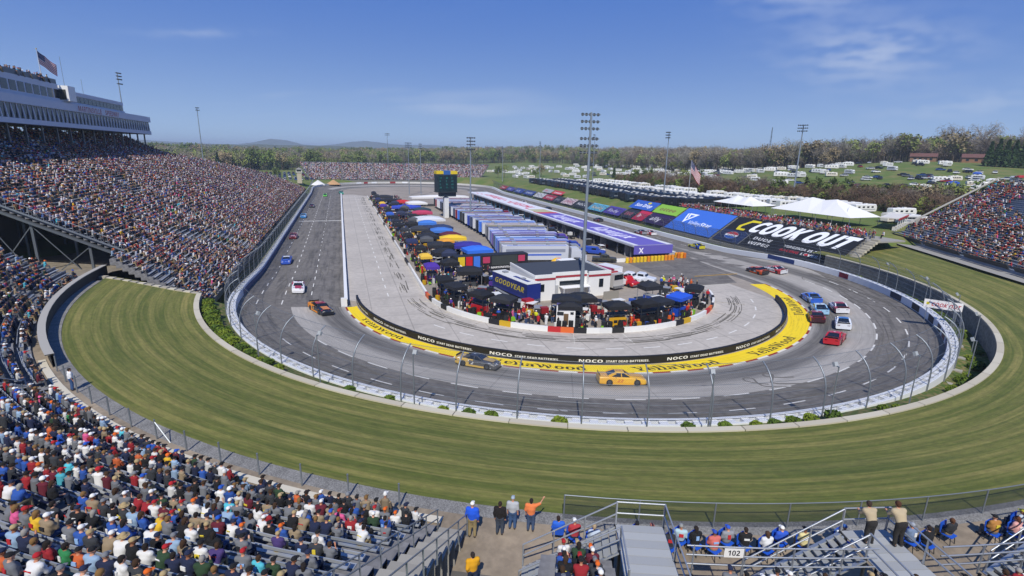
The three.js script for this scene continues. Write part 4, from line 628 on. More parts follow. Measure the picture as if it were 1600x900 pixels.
// stair landings and railings of the raised bleachers
{
  const polar = (a, r, y) => [Math.sin(a * D2R) * r, y, Math.cos(a * D2R) * r];
  function landing(label, a, H) {
    const g = thing('stair_landing', label, 'stairs', 'aluminium stair landings'); const w = 1.0 / 75 / D2R, rail = (p, q) => { part('hand_rail', bar(p, q, 0.07, 0.07, 6), alu, g); };
    for (let i = 0; i < 9; i++) part('deck_plank', sweep(ring(a - w, a + w, 2), [[73.9 + i * 0.44, H - 0.04], [73.9 + i * 0.44, H], [74.32 + i * 0.44, H], [74.32 + i * 0.44, H - 0.04]]), i % 2 ? M('#b3b5b3', 0.6, 0.2) : M('#a8aaa9', 0.6, 0.2), g);
    for (const y of [0.55, 1.08]) { rail(polar(a - w, 73.9, H + y), polar(a + w, 73.9, H + y)); rail(polar(a + w, 73.9, H + y), polar(a + w, 77.8, H + y)); rail(polar(a - w, 75.4, H + y), polar(a - w, 77.6, H + y)); }
    for (const [da, r] of [[-1, 73.9], [1, 73.9], [1, 75.8], [1, 77.8], [-1, 75.4], [-1, 77.6]]) { part('rail_post', bar(polar(a + da * w, r, H), polar(a + da * w, r, H + 1.1), 0.06), alu, g); part('leg', bar(polar(a + da * w, r, 5.6), polar(a + da * w, r, H), 0.09), dkSteel, g); }
    const n = 13, run = 0.3; for (let i = 0; i < n; i++) { const b = a - w - (i + 0.5) * run / 74.6 / D2R, y = H - (i + 1) * (H - 5.6) / (n + 1); part('tread', sweep(ring(b - run / 150 / D2R, b + run / 150 / D2R, 1), [[73.95, y - 0.05], [73.95, y], [75.35, y], [75.35, y - 0.05]]), M('#9a9c9a', 0.7, 0.2), g); }
    const e = a - w - n * run / 74.6 / D2R;
    for (const r of [73.9, 75.4]) { for (const y of [0.5, 1.05]) rail(polar(a - w, r, H + y), polar(e, r, 5.6 + y + 0.2)); part('stringer', bar(polar(a - w, r, H - 0.12), polar(e, r, 5.62), 0.06, 0.22), alu, g); for (const t of [0.33, 0.66, 1]) { const b = lerp(a - w, e, t), y = lerp(H, 5.75, t); part('rail_post', bar(polar(b, r, y), polar(b, r, y + 1.08), 0.05), alu, g); } }
    part('cross_brace', bar(polar(a - w, 74, 5.7), polar(a + w, 77, H - 0.1), 0.05), black, g); part('cross_brace', bar(polar(a + w, 74, 5.7), polar(a + w, 77.5, H - 0.1), 0.05), black, g);
    return g;
  }
  landing('empty stair landing of pale planks near the bottom centre', -21.6, 8.3);
  landing('stair landing where two officers lean on the rail', -14.3, 8.3);
  landing('stair landing at the bottom right corner', -5.6, 8.3);
  const f = thing('front_railing', 'aluminium railing with a 102 sign along the raised bleachers', 'railing');
  for (const [a0, a1] of [[-20.6, -15.2], [-13.3, -6.6], [-4.6, 10]]) for (const y of [8.95, 9.35, 9.75]) part('hand_rail', tube(ring(a0, a1, 1).map(s => { const q = s.at(76.1); return [q[0], y - 0.45, q[1]]; }), 0.035, 5), alu, f);
  for (let a = -20.4; a < 10; a += 1.4) if (!(a > -22.4 && a < -20.7) && !(a > -15.1 && a < -13.4) && !(a > -6.5 && a < -4.7)) { part('rail_post', bar(polar(a, 76.1, 8.0), polar(a, 76.1, 9.33), 0.05), alu, f); part('support', bar(polar(a, 76.2, 5.6), polar(a, 76.2, 8.1), 0.08), black, f); }
  const t = canvasTex(128, 64, (c) => { c.fillStyle = '#eceae4'; c.fillRect(0, 0, 128, 64); c.fillStyle = '#15151a'; c.font = 'bold 50px sans-serif'; c.textAlign = 'center'; c.textBaseline = 'middle'; c.fillText('102', 64, 34); });
  const sg = new THREE.PlaneGeometry(0.72, 0.4); sg.rotateY(-19.3 * D2R); const q = polar(-19.3, 76.16, 9.1); sg.translate(...q); part('sign', sg, texMat(t, 0.6), f);
  // railings of the stairs at the end of the near left bleachers, and of the ramp
  const s = thing('stair_railing', 'galvanised stair railing at the end of the near left bleachers', 'railing');
  for (const [a, k1] of [[-28.75, 10], [-27.6, 10]]) { const p = (r, dy) => polar(a, r, 5.7 + (r - 72.1) * 0.523 + dy); for (const dy of [0.5, 1.0]) part('hand_rail', bar(p(72.3, dy), p(84, dy), 0.06, 0.06, 6), galv, s); for (let r = 72.4; r < 84; r += 1.5) part('rail_post', bar(p(r, -0.2), p(r, 1.0), 0.06), galv, s); }
  const w = thing('ramp_wall', 'concrete side wall below the stair railing beside the ramp', 'wall');
  for (let i = 0; i < 12; i++) { const r = 72.5 + i * 0.9, y = 5.7 + (r - 72.1) * 0.523; part('wall_panel', sweep(ring(-28.65, -27.65, 0.5), [[r, 5.4], [r, y + 0.1], [r + 0.85, y + 0.1], [r + 0.85, 5.4]]), i % 2 ? concGrey : M('#8f8c85', 0.9), w); }
  const cr2 = thing('cross_aisle_railing', 'railing along the cross aisle in the left bleachers', 'railing');
  for (const dy of [0.45, 0.9]) for (const a of [-54.7, -55.7]) part('hand_rail', bar(polar(a, 73.6, 6 + dy), polar(a, 88, 14 + dy), 0.05), galv, cr2);
  for (let r = 73.8; r < 88; r += 1.6) part('rail_post', bar(polar(-54.7, r, 5.9 + (r - 73.4) * 0.57), polar(-54.7, r, 6.9 + (r - 73.4) * 0.57), 0.05), galv, cr2);
}
// ================================================================ RACE CARS
function loft(secs) { // secs: [z, [[x,y],...]] right half given from bottom to top; mirrored
  const rows = secs.map(([z, pts]) => [...pts.map(([x, y]) => [x, y, z]), ...pts.slice().reverse().map(([x, y]) => [-x, y, z])]);
  const g = sheetFlat(rows); const caps = [rows[0], rows[rows.length - 1]].map((r, e) => { const s = []; for (let i = 1; i < r.length - 1; i++) e ? s.push(...r[0], ...r[i + 1], ...r[i]) : s.push(...r[0], ...r[i], ...r[i + 1]); const q = new THREE.BufferGeometry(); q.setAttribute('position', new THREE.Float32BufferAttribute(s, 3)); q.setAttribute('uv', new THREE.Float32BufferAttribute(new Float32Array(s.length / 3 * 2), 2)); q.computeVertexNormals(); return q; });
  const m = mergeGeometries([g, ...caps]); return m;
}
const carGeo = (() => {
  const S = (w, y0, y1, yt) => [[w * 0.93, y0], [w, y0 + 0.12], [w, y1 - 0.1], [w * 0.95, y1], [w * 0.55, yt]];
  const body = loft([[2.45, S(0.8, 0.14, 0.5, 0.54)], [2.3, S(0.93, 0.1, 0.6, 0.66)], [1.9, S(0.98, 0.1, 0.72, 0.8)], [1.4, S(0.99, 0.1, 0.78, 0.86)], [0.75, S(0.99, 0.1, 0.84, 0.92)], [0, S(0.98, 0.1, 0.88, 0.9)], [-0.9, S(0.98, 0.1, 0.9, 0.92)], [-1.5, S(1.0, 0.1, 0.92, 0.97)], [-2.1, S(0.98, 0.14, 0.93, 0.99)], [-2.45, S(0.92, 0.2, 0.9, 0.96)]]);
  const gl = loft([[0.85, [[0.8, 0.86], [0.72, 0.88], [0.5, 0.9]]], [0.2, [[0.82, 0.88], [0.7, 1.22], [0.45, 1.27]]], [-0.75, [[0.82, 0.9], [0.68, 1.26], [0.45, 1.31]]], [-1.55, [[0.78, 0.93], [0.7, 0.97], [0.5, 1.0]]]]);
  const roof = loft([[0.15, [[0.66, 1.22], [0.62, 1.28], [0.4, 1.315]]], [-0.3, [[0.66, 1.25], [0.62, 1.31], [0.4, 1.345]]], [-0.75, [[0.64, 1.25], [0.6, 1.3], [0.4, 1.335]]]]);
  const tyre = new THREE.CylinderGeometry(0.345, 0.345, 0.3, 16); tyre.rotateZ(Math.PI / 2); const rim = new THREE.CylinderGeometry(0.2, 0.2, 0.315, 10); rim.rotateZ(Math.PI / 2);
  const pillars = merge([-1, 1].flatMap(s => [bar([s * 0.8, 0.87, 0.85], [s * 0.67, 1.27, 0.15], 0.08), bar([s * 0.66, 1.27, -0.75], [s * 0.76, 0.94, -1.5], 0.16, 0.2), bar([s * 0.79, 0.88, -0.15], [s * 0.67, 1.27, -0.2], 0.07)]));
  return { body, gl, roof, tyre, rim, pillars, spoiler: box(1.5, 0.22, 0.04, 0, 1.05, -2.38, 0, -0.25), splitter: box(1.75, 0.04, 0.3, 0, 0.08, 2.4), skirt: merge([-1, 1].map(s => box(0.03, 0.2, 2.2, s * 0.992, 0.22, 0))), lamp: box(0.34, 0.13, 0.04, 0, 0, 0), stripe: box(1.02, 0.004, 1.3, 0, 0, 0) };
})();
// livery atlas: upper two thirds wrap the body, lower third holds the side and roof numbers
{ const uv = carGeo.body.attributes.uv; for (let i = 0; i < uv.count; i++) uv.setXY(i, clamp(uv.getX(i) / 4.95), 1 / 3 + clamp(uv.getY(i) / 3.9) * 2 / 3); }
const atlasQuad = (u0, u1) => { const g = new THREE.PlaneGeometry(0.72, 0.52), uv = g.attributes.uv; for (let i = 0; i < 4; i++) uv.setXY(i, lerp(u0, u1, uv.getX(i)), uv.getY(i) * 0.33); return g; };
const numSide = atlasQuad(0, 0.25), numRoof = atlasQuad(0.25, 0.5);
const tailGeo = box(1.3, 0.12, 0.03), rng6 = RNG(616);
function raceCar(label, x, z, heading, c, tire = true) {
  const r = stadium(x, z), cz = clamp(z, -SL, 0), st = { bank: z > 0 || z < -SL ? 1 : bankZ(z) };
  const g = thing('race_car', label, 'race car', 'stock cars racing round the oval', [x, bankH(st, r) + 0.035, z], heading);
  const slope = HB * st.bank / (RO - RI); // lean with the banking
  const out = Math.atan2(x, z - cz); const rel = out - heading; g.rotation.order = 'YXZ'; g.rotation.z = -Math.atan(slope) * -Math.sin(rel); g.rotation.x = -Math.atan(slope) * Math.cos(rel);
  const paint = h => new THREE.MeshPhysicalMaterial({ color: h, roughness: 0.35, clearcoat: 0.7, clearcoatRoughness: 0.12 });
  const [main, roof, trim, num, numc] = c;
  const lv = canvasTex(256, 192, (q) => { q.fillStyle = main; q.fillRect(0, 0, 256, 128); const h = s => hash2(num.charCodeAt(0) * 7 + s, num.length * 13 + s, 5); q.fillStyle = trim; q.beginPath(); q.moveTo(150, 0); q.lineTo(256, 0); q.lineTo(256, 128); q.lineTo(190, 128); q.lineTo(120 + 40 * h(1), 64); q.fill(); q.fillStyle = roof; q.fillRect(96, 52, 60, 24); q.font = 'bold 11px sans-serif'; for (let i = 0; i < 46; i++) { q.fillStyle = [numc, '#f0f0f0', trim, '#16181c', roof][i % 5]; const x = h(i * 3) * 250, y = h(i * 3 + 1) * 126; q.fillRect(x, y, 3 + 14 * h(i * 3 + 2), 2 + 3 * h(i)); } q.fillStyle = numc; q.fillText(num + num, 20, 30); q.fillText(num + num, 20, 105); q.fillStyle = main; q.fillRect(0, 128, 64, 64); q.fillStyle = roof; q.fillRect(64, 128, 64, 64); q.fillStyle = numc; q.font = 'italic bold 50px sans-serif'; q.textAlign = 'center'; q.textBaseline = 'middle'; q.fillText(num, 32, 163); q.fillText(num, 96, 163); });
  const skin = new THREE.MeshPhysicalMaterial({ map: lv, roughness: 0.38, clearcoat: 0.6, clearcoatRoughness: 0.15 }), b = part('body', carGeo.body, skin, g); part('roof', carGeo.roof, paint(roof), g); part('pillars', carGeo.pillars, paint(main), g);
  part('windows', carGeo.gl, new THREE.MeshPhysicalMaterial({ color: '#1c2126', roughness: 0.08, clearcoat: 0.5 }), g);
  part('spoiler', carGeo.spoiler, M('#1a1a1c', 0.5), g); part('splitter', carGeo.splitter, M('#141416', 0.6), g); part('side_skirt', carGeo.skirt, M(trim, 0.5), g);
  const hood = part('hood_stripe', carGeo.stripe, paint(trim), b); hood.position.set(0, 0.905, 1.35); hood.rotation.x = 0.085;
  for (const s of [-1, 1]) {
    const n = part('number', numSide, skin, b); n.position.set(s * 1.006, 0.55, -0.35); n.rotation.y = s * Math.PI / 2;
    const l = part('headlight', carGeo.lamp, M('#e6e2c8', 0.3), g); l.position.set(s * 0.62, 0.57, 2.36); const t = part('tail_light', carGeo.lamp, M('#8e1c18', 0.4), g); t.position.set(s * 0.6, 0.72, -2.43);
    for (const q of [1.45, -1.42]) { const w = part('wheel', carGeo.tyre, M('#17171a', 0.9), g); w.position.set(s * 0.86, 0.345, q); part('rim', carGeo.rim, M('#4b4e52', 0.4, 0.6), w); }
  }
  const rn = part('roof_number', numRoof, skin, g); rn.rotation.set(-Math.PI / 2, 0, Math.PI / 2); rn.position.set(0, 1.352, -0.3); return g;
}
const turnHead = (x, z) => Math.atan2(x, z) + Math.PI / 2; // travelling anticlockwise round the near turn
raceCar('white stock car with red lower body on the front stretch', -46.1, -6, 0.06, ['#e4e4e4', '#ececec', '#b3222c', '19', '#b3222c']);
raceCar('black and orange stock car entering the near turn', -42.2, 6.6, 0.45, ['#20242c', '#a83030', '#d8861c', '8', '#e8b23a']);
raceCar('silver and black stock car with gold side in the near turn', -24.8, 31.6, turnHead(-24.8, 31.6), ['#4a4a4c', '#2c2c30', '#c2a04c', '2', '#e6e6e6']);
raceCar('bright yellow stock car at the bottom of the near turn', -11.6, 40.3, turnHead(-11.6, 40.3), ['#e2ac14', '#e6b41c', '#dca218', '22', '#b8261c']);
raceCar('bright red stock car trailing the pack at the turn exit', 22.2, 36.2, turnHead(22, 36), ['#c0242e', '#c9262f', '#8c1a22', '4', '#f0f0f0']);
raceCar('white stock car on the outside of the pack', 28.9, 31.6, turnHead(28.9, 31.6), ['#dfe4ea', '#3f7fc4', '#e8ecf0', '47', '#2458a8']);
raceCar('dark maroon stock car in the middle of the pack', 28.6, 27.4, turnHead(28.6, 27.4) + 0.05, ['#3a1c24', '#9a2330', '#b53040', '23', '#eeeeee']);
raceCar('light blue and white stock car in the pack', 32.4, 24.4, turnHead(32.4, 24.4), ['#9cc6e4', '#d4e2ea', '#3c7cb4', '43', '#1a3a7a']);
raceCar('white and red stock car alongside the light blue one', 35.3, 25.3, turnHead(35.3, 25.3), ['#d8dade', '#b02632', '#b02632', '12', '#20242c']);
raceCar('blue stock car leading the pack', 36.6, 18.9, turnHead(36.6, 18.9), ['#2e64c8', '#2f68cc', '#8fb4e4', '5', '#f2f2f2']);
raceCar('orange and black stock car joining the back stretch', 43.0, -0.6, Math.PI - 0.05, ['#26262a', '#c9501c', '#d8581c', '20', '#f0f0f0']);
raceCar('red and white stock car joining the back stretch', 46.2, 0.8, Math.PI - 0.02, ['#c9ccd0', '#d04a44', '#c03a38', '14', '#22252c']);
raceCar('blue and white stock car on the front stretch', -50.2, -33, 0, ['#2a4fb0', '#e0e4ea', '#2a4fb0', '9', '#ffffff']);
raceCar('maroon stock car below the finish line on the front stretch', -51.4, -67, 0, ['#6a1c2a', '#b04a3c', '#d0a0a0', '24', '#eeeeee']);
raceCar('sky blue stock car at the front stretch wall', -51.6, -114, 0, ['#3f8fcc', '#4a9ad4', '#cfe4f0', '99', '#ffffff']);
raceCar('dark stock car far along the front stretch', -50.4, -150, 0, ['#2a2c34', '#3a3c44', '#8c2a2a', '34', '#ffffff']);
raceCar('lime green stock car leaving the far turn', -46.5, -206, 0, ['#5cba3c', '#6ac448', '#2a3a22', '31', '#111111']);
raceCar('teal stock car in the far turn beside the pit wall', -38.6, -222, 0.2, ['#2c9c7c', '#3aa886', '#1a3a32', '10', '#ffffff']);
raceCar('yellow and blue stock car on the back stretch', 50.6, -31, Math.PI, ['#c9c022', '#3a62b8', '#2a52b0', '38', '#20305a']);
raceCar('silver stock car side by side on the back stretch', 49.4, -57, Math.PI, ['#8c9098', '#4a4e58', '#a02430', '48', '#ffffff']);
raceCar('white and red stock car side by side on the back stretch', 51.4, -55, Math.PI, ['#e2e2e4', '#c23038', '#c23038', '45', '#c23038']);
raceCar('dark grey stock car beside the tall light pole on the back stretch', 50.5, -88, Math.PI, ['#3a3c42', '#2c2e33', '#7c2a2a', '3', '#e0e0e0']);
raceCar('black stock car far down the back stretch', 46.5, -128, Math.PI, ['#1e2024', '#26282d', '#4a4c52', '17', '#e0e0e0']);
raceCar('white stock car at the far end of the back stretch', 45.5, -158, Math.PI, ['#d8dade', '#c8ccd0', '#a03038', '16', '#a03038']);
raceCar('green stock car in the far turn on the right', 41.5, -218, Math.PI - 0.2, ['#4a9c84', '#5cac94', '#c0d8d0', '77', '#ffffff']);
// ================================================================ INFIELD
const wheelGeo = (() => { const g = new THREE.CylinderGeometry(0.5, 0.5, 0.3, 12); g.rotateZ(Math.PI / 2); return g; })();
function wheels(g, list, s = 1) { for (const [x, z] of list) { const w = part('wheel', wheelGeo, M('#1a1a1c', 0.9), g); w.position.set(x, 0.5 * s, z); w.scale.setScalar(s); } }
const darkGlass = new THREE.MeshPhysicalMaterial({ color: '#1d242b', roughness: 0.1 });
// care centre building
{
  const g = thing('white_building', 'low white building with red trim and dark flat roof in the infield', 'building', null, [-2.5, 0, 1.5], 0.06);
  const w = M('#e2e2de', 0.8), red = M('#a3303a', 0.7), roof = M('#3c424c', 0.9);
  const seg = (x0, x1, zf) => { part('wall', box(x1 - x0, 3.9, zf + 5.5, (x0 + x1) / 2, 1.95, (zf - 5.5) / 2), w, g); part('parapet', box(x1 - x0 + 0.1, 0.55, 0.25, (x0 + x1) / 2, 4.1, zf - 0.05), w, g); part('red_trim', box(x1 - x0 + 0.12, 0.32, 0.06, (x0 + x1) / 2, 3.62, zf + 0.04), red, g); };
  seg(-7.2, -3.6, 5.9); seg(-3.6, 2.8, 4.9); seg(2.8, 7.0, 5.7); part('roof', box(14.0, 0.12, 10.2, -0.1, 3.98, -0.3), roof, g); part('parapet', box(0.2, 0.4, 11.2, -7.15, 4.1, 0.2), w, g); part('parapet', box(0.2, 0.4, 11.2, 6.95, 4.1, 0.1), w, g);
  part('window', box(0.9, 1.2, 0.08, -6.0, 2.2, 5.95), darkGlass, g); part('window', box(4.2, 0.7, 0.08, -0.2, 2.5, 4.96), darkGlass, g); part('window', box(0.8, 1.4, 0.08, 5.2, 2.3, 5.76), darkGlass, g); part('door', box(1.0, 2.2, 0.08, -3.0, 1.1, 4.96), M('#a9abad', 0.6), g);
  part('awning', box(5.2, 0.12, 1.6, 0.2, 2.0, 5.8), M('#eeeeec', 0.6), g); for (const x of [-2.2, 2.6]) part('awning_post', bar([x, 0, 6.5], [x, 2, 6.5], 0.08), white, g);
  part('fence_panel', box(3, 1.4, 0.06, 5.8, 0.7, 8.2), M('#8e8a80', 0.9), g);
}
function hauler(label, x, z, ry, c, L = 15.5, tractor = true, group = 'team haulers parked in the paddock') {
  const g = thing('team_hauler', label, 'truck', group, [x, 0, z], ry); const [side, roof, str, str2] = c;
  const b = part('trailer_box', box(2.6, 2.95, L, 0, 2.55, 0), M(side, 0.4), g); part('trailer_roof', box(2.64, 0.08, L + 0.04, 0, 4.07, 0), M(roof, 0.5), g);
  for (const s of [-1, 1]) { part('stripe', box(0.02, 0.7, L * 0.9, s * 1.312, 3.1, 0), M(str, 0.5), b); part('stripe', box(0.02, 0.35, L * 0.7, s * 1.312, 2.2, 0.6), M(str2, 0.5), b); }
  part('roof_stripe', box(0.5, 0.03, L * 0.96, 0.55, 4.13, 0), M(str, 0.5), b); part('roof_stripe', box(0.35, 0.03, L * 0.9, -0.7, 4.13, 0.3), M(str2, 0.5), b); part('roof_panel', box(0.6, 0.035, L * 0.4, -0.1, 4.13, 2), M(side, 0.5), b); part('roof_vent', box(0.8, 0.3, 0.9, 0, 4.25, -L * 0.3), M('#8c8f94', 0.6), b); part('roof_vent', box(0.7, 0.25, 0.7, 0.1, 4.22, L * 0.2), M('#8c8f94', 0.6), b); part('skirt', box(2.4, 0.6, L * 0.5, 0, 0.85, -0.6), M('#2a2b2e', 0.8), g); part('rear_door', box(2.3, 2.6, 0.05, 0, 2.55, -L / 2 - 0.02), M(roof, 0.5), g);
  wheels(g, [[-1.1, -L / 2 + 1.6], [1.1, -L / 2 + 1.6], [-1.1, -L / 2 + 2.9], [1.1, -L / 2 + 2.9]]);
  if (tractor) { const z0 = L / 2 + 1.8; const cab = part('cab', merge([box(2.3, 2.2, 2.2, 0, 2.0, z0), box(2.0, 1.1, 1.5, 0, 1.4, z0 + 1.7), box(2.2, 0.7, 1.6, 0, 3.3, z0 - 0.3)]), M(side, 0.35), g); part('windshield', box(2.0, 0.8, 0.06, 0, 2.5, z0 + 1.13), darkGlass, cab); part('grille', box(1.2, 0.8, 0.06, 0, 1.35, z0 + 2.47), M('#8d9094', 0.3, 0.8), cab); wheels(g, [[-1.05, z0 - 0.9], [1.05, z0 - 0.9], [-1.0, z0 + 1.5], [1.0, z0 + 1.5]]); }
  return g;
}
{
  const P = [['#7c1c2a', '#c0c2c6', '#8c1c2a', '#2a2a2e', 'maroon and silver'], ['#2b3f9a', '#8fa0d8', '#d8dae0', '#5a3a9a', 'blue violet'], ['#c9ccd2', '#b9bec8', '#4a5cb0', '#2c3c7c', 'silver blue'], ['#5a3a9c', '#a8a8d4', '#e0e0ea', '#2d2d70', 'purple'], ['#3f6fd0', '#8fb0e4', '#e8ecf2', '#1d3c88', 'bright blue'], ['#8f9297', '#a2a4a8', '#d08a3c', '#c9c9c9', 'grey and orange'], ['#c4c8d0', '#d0d2d6', '#8a90a0', '#3c62c0', 'white'], ['#2c2e33', '#6b6e74', '#c9b04a', '#8e9094', 'charcoal and yellow'], ['#3a4460', '#707c98', '#b9bfcc', '#8c3038', 'slate blue'], ['#20242c', '#8e949c', '#4c6cb8', '#c04048', 'black and grey']];
  const seq = [6, 5, 1, 4, 8, 3, 1, 2, 7, 5, 2, 4, 9, 2, 8, 1, 6, 9, 7, 4, 0, 8, 2, 8, 5, 6, 7, 9, 8, 2, 6, 0, 9];
  seq.forEach((k, i) => { const z = -21.0 - i * 3.75, p = P[k]; hauler(`${p[4]} team hauler, ${ord(i + 1)} in the paddock row counted from the white building`, lerp(1.2, 6.5, Math.min(1, i / 9)) + (i % 3) * 0.5, z, Math.PI / 2 - 0.17, p, 14.5 + (i % 3), i % 4 !== 3); });
  // tyre supplier trailer beside the building
  const gt = hauler('dark blue trailer with yellow lettering and white roof beside the white building', -11.5, 4.3, 0.245, ['#20307c', '#dcdcd6', '#dcdcd6', '#dcdcd6'], 11, false, null);
  const t = canvasTex(512, 128, (g) => { g.fillStyle = '#1f2c6c'; g.fillRect(0, 0, 512, 128); g.fillStyle = '#c8b424'; g.font = 'italic bold 84px sans-serif'; g.textBaseline = 'middle'; g.fillText('GOODYEAR', 14, 66, 480); });
  const pg = new THREE.PlaneGeometry(10.5, 2.2); const pm = part('lettering', pg, texMat(t, 0.5), gt); pm.position.set(-1.34, 2.75, 0.3); pm.rotation.y = -Math.PI / 2;
  gt.scale.y = 0.86; part('ramp', box(0.5, 0.12, 9, -2.4, 1.2, 1.4, 0, 0.06), alu, gt);
}
// stage trailer with coloured stripes
{
  const g = thing('stage_trailer', 'black stage trailer with yellow, red and blue stripes and white lettering', 'trailer', null, [-10.0, 0, -15.2], 0.09); g.scale.y = 0.74;
  part('body', box(15.6, 4.2, 2.6, 0, 2.5, -1.2), M('#1d1f22', 0.6), g); part('screen', box(5.6, 2.6, 0.1, 2.6, 3.1, 0.16), M('#3c413e', 0.4), g);
  [['#e0c020', -6.6], ['#c41c28', -5.0], ['#3f78d8', -3.4]].forEach(([c, x]) => part('stripe', box(1.35, 4.0, 0.06, x, 2.55, 0.14), M(c, 0.6), g));
  for (const x of [-1.4, 6.3]) part('badge', box(1.5, 1.7, 0.06, x, 3.4, 0.2), M('#b83a5c', 0.5), g);
  const t = canvasTex(512, 64, (c) => { c.fillStyle = '#1d1f22'; c.fillRect(0, 0, 512, 64); c.fillStyle = '#f0f0ee'; c.font = 'italic bold 54px sans-serif'; c.textBaseline = 'middle'; c.fillText('MARTINSVILLE', 10, 34, 490); }); const m = part('lettering', new THREE.PlaneGeometry(6.4, 0.85), texMat(t, 0.6), g); m.position.set(2.6, 1.25, 0.18);
  wheels(g, [[-5, -0.5], [-3.8, -0.5], [5, -0.5], [6.2, -0.5]], 0.9);
  const y = thing('inflatable', 'round yellow and orange inflatable behind the white building', 'inflatable', null, [2.4, 0, -11.2]); const s = new THREE.SphereGeometry(1.5, 16, 10); s.scale(1, 1.05, 0.7); s.translate(0, 1.6, 0); part('body', s, M('#e6b41c', 0.5), y); part('patch', new THREE.SphereGeometry(0.75, 12, 8).translate(0.25, 2.5, 0.55), M('#d8701c', 0.5), y); part('base', box(2.2, 0.25, 1.4, 0, 0.12, 0), black, y);
  const wb = thing('utility_box', 'plain white box unit behind the white building', 'cabin', null, [2.6, 0, -7.2], 0.06); part('body', box(3.4, 2.4, 2, 0, 2.4, 0), M('#ecece8', 0.6), wb); part('stand', box(3.2, 1.2, 1.8, 0, 0.6, 0), M('#55585c', 0.8), wb); part('vent', box(0.4, 0.4, 0.05, 0.8, 2.5, 1.02), M('#33363a', 0.8), wb);
}
// garage with printed roof
{
  const g = thing('garage', 'long open garage with purple and white printed roof beside the back stretch', 'building');
  g.scale.y = 0.76; const x0 = 25.4, x1 = 35.2, mid = (x0 + x1) / 2;
  part('roof_deck', box(x1 - x0 + 0.6, 0.3, 168, mid, 4.35, -104), M('#b8bac0', 0.7), g);
  const t = canvasTex(1024, 64, (c, W, Hh) => {
    c.fillStyle = '#dcdde2'; c.fillRect(0, 0, W, Hh); c.fillStyle = '#6a60b4'; c.fillRect(0, 6, 400, 50);
    c.fillStyle = '#e8e6f4'; c.font = 'bold 40px sans-serif'; c.textBaseline = 'middle'; c.fillText('xfinity', 60, 28, 150); c.fillText('xfinity', 250, 28, 120);
    c.fillStyle = '#c23850'; c.beginPath(); c.moveTo(400, 6); c.lineTo(440, 6); c.lineTo(420, 56); c.lineTo(400, 56); c.fill(); c.fillStyle = '#b9b58c'; c.fillRect(424, 10, 60, 44); c.fillStyle = '#cc4a5c'; for (let i = 0; i < 14; i++) c.fillRect(490 + i * 36, 12 + (i * 17) % 22, 22, 6); c.font = 'bold 34px sans-serif'; c.fillText('RACEDAY', 520, 34, 180); c.fillText('SPEEDWAY', 740, 34, 200);
  });
  const pg = new THREE.PlaneGeometry(168, 9.6); pg.rotateX(-Math.PI / 2); pg.rotateY(Math.PI / 2); const pm = part('roof_print', pg, texMat(t, 0.7), g); pm.position.set(mid, 4.52, -104);
  part('fascia', box(0.12, 0.5, 168.2, x0 - 0.34, 4.2, -104), M('#c2c4ca', 0.6), g); part('rear_wall', box(0.2, 4.1, 168, x1 - 0.4, 2.1, -104), M('#8a8c90', 0.8), g);
  for (let z = -22; z > -188; z -= 6.4) part('post', box(0.25, 4.2, 0.25, x0 + 0.2, 2.1, z), z < -90 ? M('#4f88b0', 0.6) : M('#5c5f66', 0.6), g);
  for (let z = -25; z > -188; z -= 12.8) part('partition', box(9.2, 3.9, 0.12, mid, 2, z), M('#94969a', 0.9), g);
  part('end_wall', box(x1 - x0 + 0.5, 2.7, 0.15, mid, 3.05, -19.9), M('#625ab0', 0.6), g);
  const xt = canvasTex(64, 64, (c) => { c.fillStyle = '#625ab0'; c.fillRect(0, 0, 64, 64); c.fillStyle = '#f2f0fa'; c.font = 'bold 60px sans-serif'; c.textAlign = 'center'; c.textBaseline = 'middle'; c.fillText('X', 32, 34); }); const xm = part('letter', new THREE.PlaneGeometry(2.2, 2.4), texMat(xt, 0.6), g); xm.position.set(x0 + 1.6, 2.9, -19.8);
  part('low_wall', box(6, 1.0, 0.4, 21.5, 0.5, -18.6), M('#e6e6e4', 0.6), g);
  // tool chests and red boards under the roof edge
  const R = RNG(12); for (let z = -30; z > -180; z -= 7.3) part('tool_chest', box(0.9, 1.1, 1.6 + R(), x0 + 1.2 + R(), 0.55, z), [M('#8e1e22', 0.5), M('#26282c', 0.5), M('#303a6a', 0.5)][Math.floor(R() * 3)], g);
}
{ // crash barrels
  const R = 0.3, drum = new THREE.LatheGeometry([[0, 0], [0.3, 0], [0.31, 0.02], [0.29, 0.3], [0.31, 0.32], [0.29, 0.6], [0.31, 0.62], [0.3, 0.92], [0.27, 0.95], [0, 0.95]].map(p => new THREE.Vector2(...p)), 14), lid = cyl(0.2, 0.2, 0.03, 10, 0, 0.95, 0); let n = 0;
  const put = (x, z, c, l) => { const g = thing('crash_barrel', l, 'barrel', 'sand barrels at the garage end', [x, 0.02, z]); g.scale.setScalar(1.25); part('drum', drum, M(c, 0.6), g); part('lid', lid, M('#d88a1c', 0.6), g); };
  for (let i = 0; i < 14; i++) put(lerp(22.0, 34.6, i / 13), -17.2 - i * 0.08, i % 5 === 1 || i > 11 ? '#dc8a1c' : '#e0bc1e', `yellow sand barrel, ${ord(i + 1)} from left along the garage end wall`);
  for (let i = 0; i < 6; i++) put(37.2 + (i % 3) * 0.85, -20.6 + Math.floor(i / 3) * 0.9, i % 2 ? '#c96a18' : '#e09a1c', `orange sand barrel at the end of the white wall, ${i < 3 ? 'back' : 'front'} row, ${ord(i % 3 + 1)} from left`);
}
